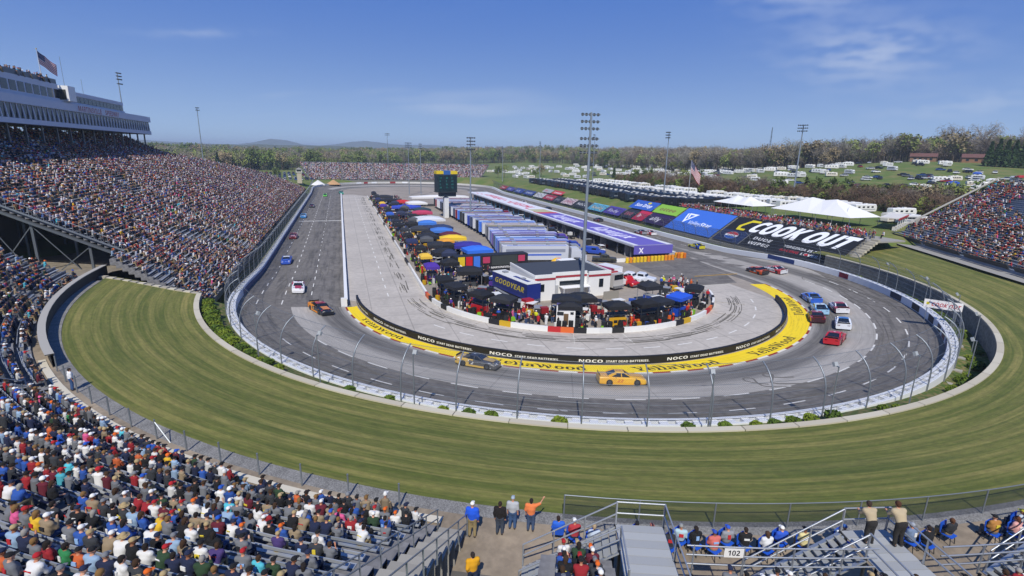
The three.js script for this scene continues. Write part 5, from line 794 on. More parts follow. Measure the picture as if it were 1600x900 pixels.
// vehicles parked in the infield
function pickup(label, x, z, ry, c, van) {
  const g = thing(van ? 'utility_vehicle' : 'pickup_truck', label, 'vehicle', 'service vehicles in the infield', [x, 0.02, z], ry), m = M(c, 0.35);
  const S = (w, y0, y1) => [[w * 0.96, y0], [w, y0 + 0.2], [w, y1 - 0.1], [w * 0.9, y1]];
  const b = part('body', loft([[2.7, S(0.85, 0.4, 0.9)], [2.5, S(0.98, 0.35, 1.0)], [1.3, S(1, 0.35, 1.1)], [-2.6, S(1, 0.4, 1.1)], [-2.7, S(0.96, 0.5, 1.05)]]), m, g);
  part('cab', loft(van ? [[1.3, S(0.9, 1.0, 1.1)], [0.7, S(0.88, 1.0, 1.8)], [-2.3, S(0.88, 1.0, 1.85)], [-2.6, S(0.85, 1.0, 1.2)]] : [[1.2, S(0.9, 1.0, 1.1)], [0.5, S(0.86, 1.0, 1.75)], [-0.7, S(0.86, 1.0, 1.78)], [-0.95, S(0.86, 1.0, 1.1)]]), m, g);
  part('windows', merge([box(1.8, 0.42, 1.1, 0, 1.42, 0.05), box(1.5, 0.4, 0.1, 0, 1.4, 0.95, 0, -0.7)]), darkGlass, g); part('bumper', box(1.8, 0.2, 0.12, 0, 0.5, 2.74), M('#9a9ea2', 0.3, 0.7), g);
  wheels(g, [[-0.9, 1.7], [0.9, 1.7], [-0.9, -1.7], [0.9, -1.7]], 0.75); return g;
}
{
  const f = thing('fire_truck', 'dark red fire engine with pale front parked beside the white building', 'fire engine', 'service vehicles in the infield', [6.6, 0.02, 0.2], 0.32);
  const red = M('#8c1c30', 0.35), wh = M('#d6d8da', 0.4); part('body', box(2.5, 2.6, 6.2, 0, 1.95, -1.2), red, f); part('roof', box(2.3, 0.1, 5.8, 0, 3.3, -1.2), M('#9a1c48', 0.4), f); const cab = part('cab', box(2.5, 2.5, 2.2, 0, 1.75, 3.1), M('#b9b6b0', 0.35), f); part('windshield', box(2.2, 0.9, 0.06, 0, 2.35, 4.22), darkGlass, cab); part('bumper', box(2.5, 0.4, 0.3, 0, 0.6, 4.35), M('#a8acb0', 0.25, 0.8), f);
  for (let i = 0; i < 4; i++) part('locker', box(0.04, 1.3, 1.2, -1.27, 1.6, -3.3 + i * 1.4), M('#a8a4a0', 0.4), f); part('stripe', box(0.05, 0.2, 6, -1.28, 2.6, -1.2), wh, f); part('light_bar', box(1.6, 0.2, 0.35, 0, 3.1, 3.0), M('#b02020', 0.3), f); wheels(f, [[-1.05, 3], [1.05, 3], [-1.05, -2.6], [1.05, -2.6]]);
  const a = thing('ambulance', 'white box ambulance with red rear beside the fire engine', 'ambulance', 'service vehicles in the infield', [9.6, 0.02, -1.2], 0.32); part('box_body', box(2.4, 2.5, 4.4, 0, 1.9, -0.8), M('#dfe0e0', 0.4), a); part('cab', merge([box(2.1, 1.7, 1.6, 0, 1.3, 2.1), box(1.9, 0.9, 1.0, 0, 0.95, 3.2)]), M('#dfe0e0', 0.4), a); part('windshield', box(1.8, 0.7, 0.06, 0, 1.75, 2.92), darkGlass, a); part('stripe', box(2.44, 0.4, 4.42, 0, 1.2, -0.8), M('#b0242c', 0.5), a); wheels(a, [[-1, 2.3], [1, 2.3], [-1, -1.8], [1, -1.8]], 0.85);
  pickup('bright red utility vehicle beside the ambulance', 11.2, 1.2, 0.25, '#b81c1e', true); pickup('white pickup with open blue canopy behind the red utility vehicle', 13.6, -1.6, 0.6, '#dcdee2'); pickup('white and blue pickup parked nearest the yellow line', 15.6, -0.6, 0.7, '#cfd4dc'); pickup('blue and white vehicle outside the garage', 19.4, -28.5, 0.9, '#2b4aa8', true); pickup('dark tow truck behind the tall light pole', 9.6, -16.5, 1.4, '#26282c'); pickup('small dark truck beside the low white wall', 17.4, -19.4, 1.1, '#3a3a32'); pickup('white pickup at the far end of the garage lane', 17.6, -120, 0.3, '#e2e4e4'); pickup('white truck in the garage lane below the printed roof', 20.2, -78, 0.2, '#e0e0de', true);
}
// pit stands: cart, canopy on posts, side curtain, crew gear
const canopyGeo = (w, d) => { const g = new THREE.BufferGeometry(), a = w / 2, b = d / 2, e = 0.06; const hip = loft([[b, [[a, -0.32], [a, 0.18], [a * 0.98, 0.2]]], [b * 0.5, [[a, -0.32], [a, 0.18], [a * 0.3, 0.62]]], [-b * 0.5, [[a, -0.32], [a, 0.18], [a * 0.3, 0.62]]], [-b, [[a, -0.32], [a, 0.18], [a * 0.98, 0.2]]]]); return hip; };
const cg1 = canopyGeo(2.9, 2.3), cg2 = canopyGeo(4.2, 3.2), cg3 = canopyGeo(3.4, 2.5);
function pitStand(label, x, z, ry, top, base, logo, i) {
  const g = thing('pit_stand', label, 'pit stand', 'pit stands behind the pit road wall', [x, 0.015, z], ry), big = i % 3 === 0; const w = big ? 1.65 : 1.4, d = big ? 1.2 : 1.1;
  part('canopy', big ? cg3 : cg1, M(top, 0.75), g).position.y = 2.95;
  for (const sx of [-1, 1]) for (const sz of [-1, 1]) part('post', bar([sx * (w - 0.1), 0, sz * (d - 0.1)], [sx * (w - 0.1), 3.0, sz * (d - 0.1)], 0.07), dkSteel, g);
  const c = part('cart', box(2.6, 1.15, 1.2, 0, 0.75, 0.1), M(base, 0.45), g); for (let k = 0; k < 4; k++) part('drawer', box(0.55, 0.4, 0.03, -0.95 + k * 0.63, 0.85, 0.72), M(k % 2 ? '#2a2b2e' : base, 0.4), c);
  part('platform', box(2.8, 0.08, 1.5, 0, 1.75, -0.1), dkSteel, g); part('rail', box(2.8, 0.05, 0.05, 0, 2.5, 0.62), alu, g); part('ladder', merge([-0.2, 0.2].map(s => bar([1.5 + s, 0, 0.2], [1.5 + s, 1.8, 0.0], 0.05))), alu, g);
  if (logo) { const l = part('logo', box(1.5, 0.04, 0.55, 0, 0, 0), M(logo, 0.6), g); l.position.set(0, 3.28, d * 0.62); l.rotation.x = 0.35; }
  if (i % 2) part('side_curtain', box(w * 1.9, 0.7, 0.05, 0, 2.6, -d + 0.1), M(top, 0.8), g);
  const R = RNG(i * 31 + 5); for (let k = 0; k < 3; k++) { const tw = part('tyre_stack', cyl(0.34, 0.34, 0.6 + Math.floor(R() * 3) * 0.3, 10, -1.6 + k * 0.8 + R() * 0.2, 0, 1.35 + R() * 0.4), M('#1b1b1d', 0.9), g); }
  const eq = ['#1b1c1f', '#2a2c30', '#a81c20', '#d0d0cc', '#2c4a98', '#c9a01c', '#d8641c', base, '#7cb41c', '#e4e4e0']; for (let k = 0; k < 15; k++) part('equipment', box(0.2 + R() * 0.5, 0.3 + R() * 0.9, 0.2 + R() * 0.5, -3.0 + R() * 6.0, 0.3 + R() * 0.25, -3.0 + R() * 4.9, R() * 3), M(eq[Math.floor(R() * 10)], 0.6), g);
  part('fuel_can', merge([cyl(0.15, 0.15, 0.6, 8, 1.7, 0, 1.3), cyl(0.05, 0.05, 0.3, 6, 1.7, 0.6, 1.3)]), M(['#b8221c', '#c9b41c', '#2c54b4'][i % 3], 0.5), g);
  return g;
}
{
  const D = '#15171b', N = '#1d2230', S = [];
  const straightCols = [['purple', '#4a2c94', '#3c2474', null], ['yellow', '#dcb43c', '#d8981c', null], ['black', D, '#26282c', '#c9e04a'], ['navy blue', '#232d55', '#2a3560', null], ['black', D, '#2b2d31', null], ['dark grey', '#2b2e34', '#33363b', null], ['black', D, '#55595f', null], ['navy', N, '#24325c', '#c8ccd4'], ['black', D, '#1b1c1f', null], ['blue', '#2a55b0', '#1f3f88', null], ['black', D, '#2c2e32', '#b02a2a'], ['charcoal', '#2e3034', '#4a4c50', null]];
  for (let i = 0; i < 20; i++) { const z = -9.5 - i * 9.55, c = straightCols[i % 12]; pitStand(`${c[0]} canopied pit stand, ${ord(i + 1)} along the straight pit wall from the near bend`, -23.3 + (i % 3) * 0.35, z, -Math.PI / 2, c[1], c[2], c[3], i); }
  const arcCols = [['black', D, '#1e1f23', null], ['black', '#1c1f26', '#26282d', null], ['red and black', '#17181c', '#b01c22', '#d8323a'], ['charcoal with red logo', '#26282c', '#1d1e22', '#cc3a3c'], null, ['black with white logo', '#191b20', '#25272c', '#d8dadc'], ['black and yellow', '#16181c', '#cc9c1c', '#d8d8d8'], ['black with pale lettering', '#121316', '#1c1d20', '#dcdcdc'], ['dark navy', '#1a1f2a', '#2c3038', '#c9ccd0'], ['bright blue', '#2054c8', '#1c4cb8', '#a8c4ec'], ['black at the pit entrance', '#14161a', '#23252a', null]];
  const ang = [-87, -74, -58, -47, -36, -22, -5, 7, 14, 26, 43];
  arcCols.forEach((c, i) => { if (!c) return; const a = ang[i] * D2R, r = 22.4; pitStand(`${c[0]} pit stand, ${ord(i + 1)} from left on the bend`, Math.sin(a) * r - 0.5, Math.cos(a) * r, a, c[1], c[2], c[3], i * 3); });
  // red tool cabinet, white motor coach and dark marquees behind the stands
  const rv = thing('crew_trailer', 'small white crew trailer under a black canopy on the pit bend', 'trailer', null, [-9.4, 0.015, 20.6], -0.42);
  part('body', box(2.6, 2.7, 3.4, 0, 1.6, -0.6), M('#e6e6e4', 0.5), rv); part('window', box(0.9, 0.5, 0.05, -0.75, 2.1, 1.12), darkGlass, rv); part('door', box(0.65, 1.6, 0.05, 0.05, 1.3, 1.12), M('#6b5338', 0.7), rv); part('window', box(0.45, 0.35, 0.05, 0.85, 2.2, 1.12), darkGlass, rv); part('canopy', cg2, M('#1a1c20', 0.7), rv).position.set(0, 3.4, -1.8); part('valance', box(2.6, 0.4, 0.05, 0, 3.1, 0.0), M('#54508a', 0.7), rv); wheels(rv, [[-1.2, -1], [1.2, -1]], 0.7);
  const marq = (l, x, z, ry, w, d, h, c) => { const g = thing('marquee', l, 'tent', 'team marquees in the paddock', [x, 0, z], ry); const m = part('roof', cg2, M(c, 0.75), g); m.scale.set(w / 4.2, 1.3, d / 3.2); m.position.y = h; for (const sx of [-1, 1]) for (const sz of [-1, 1]) part('post', bar([sx * w * 0.46, 0, sz * d * 0.46], [sx * w * 0.46, h, sz * d * 0.46], 0.08), alu, g); part('table', box(w * 0.6, 0.8, d * 0.4, 0, 0.4, 0), M('#3a3c40', 0.8), g); };
  [['bright blue marquee beside the blue haulers', -10.6, -25.6, 6, 4.4, '#2f6fdc'], ['navy and purple marquee behind the bright blue one', -11.4, -31.4, 6.4, 4, '#2f2a8c'], ['orange yellow marquee in the paddock', -15.2, -37.5, 3.4, 2.6, '#d8962c'], ['long yellow marquee in the paddock', -12.6, -42.5, 6.6, 2.6, '#e0bc2c'], ['dark red marquee beyond the yellow one', -12.2, -48, 5, 3.2, '#5c1c2c'], ['blue and white marquee halfway along the paddock', -13, -56, 6, 4, '#3f74c4'], ['navy marquee halfway along the paddock', -12, -62, 6, 4, '#26365c'], ['sky blue marquee in the paddock', -14.4, -72, 5.4, 3.6, '#3a74c8'], ['large white marquee in the paddock', -12.5, -82, 9, 8, '#d4d6d8'], ['crimson marquee farther along the paddock', -11.8, -100, 7, 4, '#b43a5c'], ['dark teal marquee farther along the paddock', -10.5, -110, 6, 4, '#24404c'], ['royal blue marquee far along the paddock', -15, -120, 11, 4.4, '#2f48b4'], ['white marquee at the far end of the paddock', -9, -136, 8, 6, '#e0e0dc'], ['red marquee at the far end of the paddock', -14, -142, 6, 4, '#c0282c'], ['black marquee at the far left end of the paddock', -19, -150, 8, 5, '#1c1e22'], ['charcoal marquee at the far end of the pit lane', -19.5, -168, 8, 6, '#26282d'], ['long white shed roof at the far end of the paddock', 3, -150, 26, 6, '#e4e2de'], ['low black canopy in front of the white building', -5.4, 16.6, 4.6, 2.4, '#1b1d21'], ['black canopy behind the blue pit stand', 9.0, 12.6, 3.4, 2.4, '#22242a'], ['black paddock canopy behind the purple pit stand', -17.2, -5.0, 4.4, 3.4, '#191b1f'], ...Array.from({ length: 14 }, (_, i) => [`small ${i % 4 === 1 ? 'navy' : i % 4 === 3 ? 'grey' : 'black'} canopy behind the straight pit stands, ${ord(i + 1)} from the near bend`, -19.2 + (i % 3) * 1.7, -13 - i * 9.6, 3.2, 2.6, i % 4 === 1 ? '#232d4a' : i % 4 === 3 ? '#4a4d52' : '#191b1f']), ['black paddock canopy near the striped trailer', -18.2, -24, 4.8, 3.6, '#1b1d22'], ['dark canopy beyond the striped trailer', -18.0, -33, 4.8, 3.6, '#20242c'], ['dark canopy midway along the paddock edge', -18.2, -46, 5, 3.8, '#1d2026'], ['grey canopy midway along the paddock edge', -18.4, -60, 5, 3.8, '#33363c']].forEach(([l, x, z, w, d, c], i) => marq(l, x, z, (i % 2 ? -0.12 : 0.1), w, d, c === '#e4e2de' ? 4 : 2.7, c));
  const tb = thing('tool_cabinet', 'tall red tool cabinet beside the dark blue trailer', 'cabinet', null, [-12.6, 0.01, 13.6], 0.3); part('body', box(1.5, 2.2, 1.2, 0, 1.15, 0), M('#a01420', 0.4), tb); for (let k = 0; k < 5; k++) part('drawer', box(1.3, 0.3, 0.03, 0, 0.35 + k * 0.4, 0.61), M('#b41c28', 0.35), tb);
}
// crew members: one standing figure each
{
  const R = RNG(2024), cols = [['red', '#b01c26'], ['black', '#1a1b1e'], ['white', '#dcdcda'], ['blue', '#2450b0'], ['grey', '#7a7d82'], ['yellow', '#cfd018'], ['navy', '#1f2a4a'], ['orange', '#d8601c'], ['purple', '#4a2c8c']];
  const low = (() => { const f = std({}); const g = poses.standing; return g; })();
  const fig = (() => { const s = std({}); const m = p => [-p[0], p[1], p[2]], A = s.arms[0], Lg = s.legs[0]; const two = f => [f(p => p), f(m)].flat(); const c = 0.075, lo = [-0.45, -0.02, -0.3], hi = [0.45, 1.95, 0.4];
    return { body: netMesh(capField([[s.neck, 0.06, [0, 1.62, 0.03], 0.1], [[0, 1.62, 0.03], 0.105, [0, 1.68, 0.02], 0.1], ...two(q => [[q(A[1]), 0.05, q(A[2]), 0.045]]), ...two(q => [[q([0.12, 0.5, 0]), 0.05, q([0.12, 0.06, 0]), 0.05]]), [[0, 0.95, 0], 0.12, [0, 1.3, 0], 0.13], ...two(q => [[q(Lg[0]), 0.07, q(Lg[1]), 0.05]]), ...two(q => [[[0, 1.38, 0], 0.08, q(A[0]), 0.07], [q(A[0]), 0.05, q(A[1]), 0.045]])], 0.04), lo, hi, 0.06), top: netMesh(capField([[[0, 1.0, 0], 0.15, [0, 1.3, 0.01], 0.165, 1.25], [[0, 1.3, 0.01], 0.16, [0, 1.42, 0], 0.1, 1.3], ...two(q => [[q(A[0]), 0.09, q(A[1]), 0.07]])], 0.05), lo, hi, 0.07), low: netMesh(capField([[[0, 0.92, 0], 0.155, [0, 1.0, 0], 0.15, 1.2], ...two(q => [[q(Lg[0]), 0.115, q(Lg[2]), 0.08]])], 0.05), lo, hi, 0.07), cap: new THREE.SphereGeometry(0.125, 8, 4, 0, 6.3, 0, 1.6).translate(0, 1.66, 0.02) }; })();
  const put = (x, z, i, where) => { const c = cols[Math.floor(R() * cols.length)], k = R() < 0.6; const g = thing('person', `crew member in ${c[0]} standing ${where}`, 'person', 'crew members in the infield', [x, 0.02, z], R() * 6.28); part('body', fig.body, M(skinCols[i % 5], 0.7), g); part('shirt', fig.top, cloth(c[1]), g); part('trousers', fig.low, cloth(k ? '#1d1f24' : c[1]), g); part('cap', fig.cap, cloth(R() < 0.5 ? '#e4e4e0' : c[1]), g); };
  for (let i = 0; i < 34; i++) { const a = (-86 + i * 4.3) * D2R, r = 19.5 + R() * 5.0; put(Math.sin(a) * r - 0.5, Math.cos(a) * r, i, `along the pit road bend, ${ord(i + 1)} from its left end`); }
  for (let i = 0; i < 14; i++) { const z = -4 - i * 2.4 - R(); put(-24.7 + R() * R() * 8, z, i, `beside the straight pit wall, ${ord(i + 1)} from the near bend`); }
  for (let i = 0; i < 10; i++) put(17 + R() * 6, 1.5 + R() * 7, i, `in the group near the yellow line, number ${i + 1} of that group`.replace(/, number.*/, ', ' + ord(i + 1) + ' from its left'));
  for (let i = 0; i < 5; i++) put(17.5 + R() * 5.5, -24 - R() * 60, i, `in the garage lane, ${ord(i + 1)} of those there`);
  const more = []; for (let i = 0; i < 130; i++) { const a = (-86 + R() * 150) * D2R, r = 17.5 + R() * 5.8; more.push([Math.sin(a) * r - 0.5, 0.02, Math.cos(a) * r, R() * 6.28, 'x', 0, 0, 0, R() < 0.3 ? '#a81c26' : undefined]); } for (let i = 0; i < 22; i++) more.push([17 + R() * 6, 0.02, 1.5 + R() * 7, R() * 6.28, 'x', 0, 0, 0]); for (let i = 0; i < 620; i++) more.push([-24 + Math.pow(R(), 1.3) * 13, 0.02, 2 - R() * 195, R() * 6.28, 'x', 0, 0, 0, R() < 0.5 ? '#1b1d22' : undefined]); crowd('paddock_crowd', 'crowd of crew and visitors spread through the paddock', more, true);
}
// golf carts, generators and tool wagons scattered through the paddock
{
  const R = RNG(717), cols = ['#1c1d20', '#26282c', '#33363a', '#8c1c22', '#d8d8d4', '#2c4a9c', '#c9a01c', '#4a2c84', '#1f2126', '#2b2d31'], nm = ['black', 'charcoal', 'grey', 'dark red', 'white', 'blue', 'yellow', 'purple', 'black', 'charcoal'];
  const cart = (x, z, i, where) => { const k = Math.floor(R() * 10), c = M(cols[k], 0.5), t = i % 3, g = thing(['golf_cart', 'generator_box', 'tool_wagon'][t], `${nm[k]} ${['golf cart', 'generator box', 'tool wagon'][t]} ${where}`, ['golf cart', 'generator', 'wagon'][t], 'carts and boxes in the paddock', [x, 0.015, z], R() * 6.28);
    if (t === 0) { part('body', merge([box(1.2, 0.35, 2.3, 0, 0.5, 0), box(1.15, 0.4, 0.6, 0, 0.85, 0.85)]), c, g); part('seat', box(1.1, 0.45, 0.5, 0, 0.9, -0.3), M('#c8c2b4', 0.8), g); part('roof', box(1.25, 0.07, 1.8, 0, 1.9, -0.1), M(i % 2 ? '#1d1e22' : '#dcdcd8', 0.6), g); for (const a of [-1, 1]) for (const b of [-1, 1]) part('post', bar([a * 0.55, 0.7, b * 0.75 - 0.1], [a * 0.55, 1.9, b * 0.7 - 0.1], 0.05), dkSteel, g); wheels(g, [[-0.55, 0.8], [0.55, 0.8], [-0.55, -0.8], [0.55, -0.8]], 0.45); }
    else if (t === 1) { part('body', box(1.7, 1.5, 1.1, 0, 0.85, 0), c, g); part('panel', box(1.5, 0.8, 0.04, 0, 0.9, 0.57), M('#55585c', 0.6), g); part('lid', box(1.76, 0.1, 1.16, 0, 1.65, 0), M('#8c8f94', 0.5), g); wheels(g, [[-0.8, 0.3], [0.8, 0.3]], 0.35); }
    else { part('tray', box(1.2, 0.5, 2.2, 0, 0.75, 0), c, g); part('cabinet', box(1.1, 0.9, 0.9, 0, 1.4, -0.5), M(cols[(k + 3) % 10], 0.5), g); part('handle', bar([0, 0.8, 1.1], [0, 1.3, 1.6], 0.05), galv, g); wheels(g, [[-0.55, 0.8], [0.55, 0.8], [-0.55, -0.8], [0.55, -0.8]], 0.4); } };
  for (let i = 0; i < 100; i++) cart(-20.8 + R() * 8.8, -3 - i * 1.6 - R(), i, `between pit stands and marquees, ${ord(i + 1)} from the near bend`);
  for (let i = 0; i < 40; i++) { const a = (-84 + i * 3.75) * D2R, r = 15.5 + R() * 5.5, x = Math.sin(a) * r - 0.5, z = Math.cos(a) * r; if (z < 10.8 && x > -15 && x < 6) continue; cart(x, z, i, `inside the pit road bend, ${ord(i + 1)} from its left end`); }
  for (let i = 0; i < 12; i++) cart(21.5 + R() * 2.4, -30 - i * 11, i, `along the open side of the garage, ${ord(i + 1)} from the near end`);
}
// scoreboard
{
  const g = thing('scoreboard', 'four sided dark scoreboard with yellow top on a tall post in the infield', 'scoreboard', null, [-2.1, 0, -106.8], 0.1);
  part('post', box(1.1, 10.5, 1.1, 0, 5.25, 0), M('#3f4f5e', 0.6), g); part('post_base', box(1.7, 7.5, 1.7, 0, 3.75, 0), M('#d4d6d6', 0.6), g); part('cabinet', box(7.6, 6.4, 3.4, 0, 12.6, 0), M('#1a2b30', 0.5), g); part('lower_cabinet', box(6.0, 1.7, 2.6, 0.5, 8.6, 0), M('#20303a', 0.5), g);
  const t = canvasTex(256, 192, (c) => { c.fillStyle = '#12262a'; c.fillRect(0, 0, 256, 192); c.fillStyle = '#2f8c80'; c.font = 'bold 26px monospace'; [[12, 34], [12, 74], [12, 114], [12, 154]].forEach(([x, y], i) => { c.fillText(['19', '8', '2', '22'][i], x, y); c.fillText(['48', '5', '23', '11'][i], x + 90, y); c.fillText(['4', '47', '43', '12'][i], x + 170, y); }); });
  const f = part('display', new THREE.PlaneGeometry(6.6, 5.4), texMat(t, 0.3), g); f.position.set(0.2, 12.4, 1.72);
  part('top_sign', box(7.8, 1.1, 3.5, 0, 16.3, 0), M('#d8bc24', 0.5), g); part('top_badge', box(2.6, 1.4, 3.6, 0, 16.25, 0), M('#2c5c9c', 0.5), g); part('catwalk', box(8, 0.1, 4.4, 0, 9.35, 0), dkSteel, g);
}
// ================================================================ BACK STRETCH BANNERS
const bp = (x) => 1.75 + 0.66 * (x - 58); // sloping seats covered by banners
{
  const g = thing('banner_stand', 'sloping concrete seating bank covered by the large banners', 'grandstand');
  for (let k = 0; k < 14; k++) { const x = 57.8 + k * 0.66; part('step', box(0.658, 0.9, 63, x + 0.33, bp(x) - 0.62, -27.7), concGrey, g); }
  for (let k = 0; k < 15; k++) { const x = 57.6 + k * 0.64; part('end_step', box(0.62, 0.5, 1.7, x + 0.3, bp(x) - 0.1, 5.2), k % 2 ? concPale : M('#a9a391', 0.9), g); }
  for (let k = 0; k < 8; k++) part('end_rail_post', bar([58 + k * 1.25, bp(58 + k * 1.25), 4.2], [58 + k * 1.25, bp(58 + k * 1.25) + 1, 4.2], 0.06), galv, g);
  part('top_slab', box(9, 0.3, 66, 71.3, 6.86, -28), concGrey, g); part('top_rail', box(0.05, 0.06, 62, 67.2, 8.0, -27), steel, g);
  for (let k = 0; k < 21; k++) part('rail_post', bar([67.2, 7.0, 2 - k * 3], [67.2, 8.0, 2 - k * 3], 0.05), steel, g);
}
const bFont = (c, t, x, y, w, size, col, style = 'bold', fam = 'sans-serif') => { c.fillStyle = col; c.font = `${style} ${size}px ${fam}`; c.fillText(t, x, y, w); };
function banner(label, z0, z1, x0, x1, draw, W = 256, Hh = 128) { // z0 > z1 : near end to far end; text reads from the far end (left) to the near end (right)
  const t = canvasTex(W, Hh, (c, w, h) => { c.textBaseline = 'middle'; draw(c, w, h); for (let i = 0; i < 60; i++) { c.fillStyle = `rgba(255,255,255,${0.02 * hash2(i, 7, 3)})`; c.fillRect(hash2(i, 1, 9) * w, hash2(i, 2, 9) * h, w * 0.2, 2); } }), n = 8, rows = [];
  for (let i = 0; i <= n; i++) { const z = lerp(z1, z0, i / n), l = []; for (let j = 0; j <= 4; j++) { const x = lerp(x0, x1, j / 4); l.push([x, bp(x) + 0.12 + 0.03 * Math.sin(i * 2.1 + j * 1.7), z]); } rows.push(l); }
  const g = sheet(rows), uv = g.attributes.uv; rows.forEach((l, i) => l.forEach((_, j) => uv.setXY(i * 5 + j, i / n, j / 4)));
  return solo('banner', g, texMat(t, 0.75, { side: THREE.DoubleSide }), label, 'banner', 'printed banners along the back stretch');
}
banner('huge black banner with big white COOK OUT lettering and sponsor panels', 3.4, -34.6, 58.1, 66.7, (c, w, h) => {
  c.fillStyle = '#15171b'; c.fillRect(0, 0, w, h);
  c.save(); c.transform(1, 0, -0.26, 1, 0, 0); c.translate(255, 122); c.scale(0.84, 1.28); bFont(c, 'COOK OUT', 0, 0, 905, 205, '#eef0f2', 'bold'); c.lineWidth = 13; c.strokeStyle = '#eef0f2'; c.strokeText('COOK OUT', 0, 0, 905); c.restore();
  c.strokeStyle = '#d8c81c'; c.lineWidth = 30; c.beginPath(); c.moveTo(225, 40); c.lineTo(160, 50); c.lineTo(105, 150); c.lineTo(115, 205); c.lineTo(180, 205); c.stroke(); c.fillStyle = '#d8c81c'; c.fillRect(150, 22, 90, 34);
  c.fillStyle = '#18284e'; c.fillRect(0, 240, 270, h); c.beginPath(); c.arc(130, 330, 62, 0, 7); c.fillStyle = '#e6e8ec'; c.fill(); c.beginPath(); c.arc(130, 330, 60, Math.PI, 0); c.fillStyle = '#b8323c'; c.fill(); c.beginPath(); c.arc(130, 330, 60, 0.2, Math.PI - 0.2); c.fillStyle = '#2a58a8'; c.fill(); c.fillStyle = '#e6e8ec'; c.fillRect(70, 316, 120, 30); bFont(c, 'pepsi', 92, 332, 76, 30, '#18284e');
  c.strokeStyle = '#2f4c8c'; c.lineWidth = 4; for (let i = 1; i < 4; i++) { c.beginPath(); c.arc(130, 330, 70 + i * 18, -0.9, 0.9); c.stroke(); }
  c.fillStyle = '#8f8f8b'; c.fillRect(270, 236, 6, h);
  bFont(c, 'DUDE', 330, 300, 220, 62, '#eef0f0'); bFont(c, 'WIPES', 330, 380, 220, 62, '#eef0f0');
  bFont(c, 'VIRGINIA IS FOR', 610, 320, 300, 46, '#eef0f0'); bFont(c, 'RACING', 610, 380, 150, 46, '#c92a34'); bFont(c, 'LOVERS', 770, 380, 150, 46, '#eef0f0'); c.fillStyle = '#c92a34'; c.beginPath(); c.arc(812, 380, 14, 0, 7); c.fill();
}, 1024, 448);
banner('bright blue banner with white ValleyStar lettering', -35.6, -57.6, 58.0, 66.8, (c, w, h) => { c.fillStyle = '#3a6fd0'; c.fillRect(0, 0, w, h); c.strokeStyle = '#eef2f8'; c.lineWidth = 16; c.beginPath(); c.moveTo(70, 60); c.lineTo(110, 150); c.lineTo(170, 62); c.lineTo(95, 62); c.lineTo(118, 108); c.stroke(); bFont(c, 'Valley', 170, 150, 130, 54, '#eef2f8', ''); bFont(c, 'Star', 302, 150, 120, 56, '#eef2f8'); }, 512, 256);
[['lime green banner with brown script', -58.4, -72.5, 62.8, 66.6, '#86b83e', 'ottee', '#7a5a3a', '#86b83e'], ['blue banner with white lettering and yellow mark', -73.2, -88.5, 62.8, 66.8, '#2c5ab4', 'Sun Drop', '#eef0f4', '#d8c83a'], ['dark purple banner lettered ally', -57.8, -71.0, 58.2, 62.5, '#2c1a4c', 'ally', '#eceaf2', null], ['crimson banner with white badge', -71.4, -78.2, 58.2, 62.5, '#b8274a', 'Dr', '#f2eef0', null], ['dark navy banner with red and white mark', -78.6, -86.8, 58.2, 62.2, '#252a38', 'ENVI', '#c4687a', null], ['violet banner with white script', -87.2, -99.8, 58.1, 61.8, '#4a3c9c', 'lindy', '#d4d0ec', null], ['pale cyan banner with cream artwork', -100.4, -113.8, 58.0, 61.6, '#62b0d0', 'Kaulig', '#d8c49a', null], ['dark slate banner with white lettering', -114.2, -128.5, 57.9, 61.4, '#2b3038', 'NOCO', '#e6e8ea', null], ['white and pink patterned banner', -129, -141.4, 57.9, 61.4, '#d8c4c8', 'LOGOS', '#b84466', null], ['navy banner with grey mark', -142, -151.5, 57.9, 61.0, '#2a3040', 'gray', '#9aa0a8', null], ['rose red banner with white script', -152, -165, 57.9, 61.0, '#b8324c', 'Great', '#ecd4da', null], ['white banner with grey print', -165.6, -179, 57.9, 61.0, '#d4d6d8', 'Marti', '#b0b4ba', null], ['red framed pale banner above the rose red one', -150, -163, 61.8, 64.2, '#b83c44', 'Lowes', '#dcdce0', null], ['grey and red banner above the white one', -164, -176, 61.8, 64.2, '#9c9ca0', 'Pit', '#b83c44', null], ['royal blue banner with white lettering', -181, -196, 57.9, 61.0, '#2b4a98', 'ENEOS', '#d4dcec', null], ['second royal blue banner nearer the far turn', -198, -213, 57.9, 61.0, '#2d4c9c', 'Ally', '#c8d2ea', null], ['purple blue banner before the far turn', -215, -228, 57.9, 60.6, '#4a48a0', 'VFI', '#c4c8e4', null], ['red banner at the entry of the far turn', -230, -242, 57.9, 60.6, '#a8303c', 'Race', '#e4c8cc', null]].forEach(([l, z0, z1, x0, x1, bg, txt, col, mark]) => banner(l, z0, z1, x0, x1, (c, w, h) => { c.fillStyle = bg; c.fillRect(0, 0, w, h); bFont(c, txt, 40, h / 2 + 4, w - 80, 64, col); if (mark) { c.fillStyle = mark; c.beginPath(); c.arc(w * 0.62, 26, 16, 0, 7); c.fill(); } }));
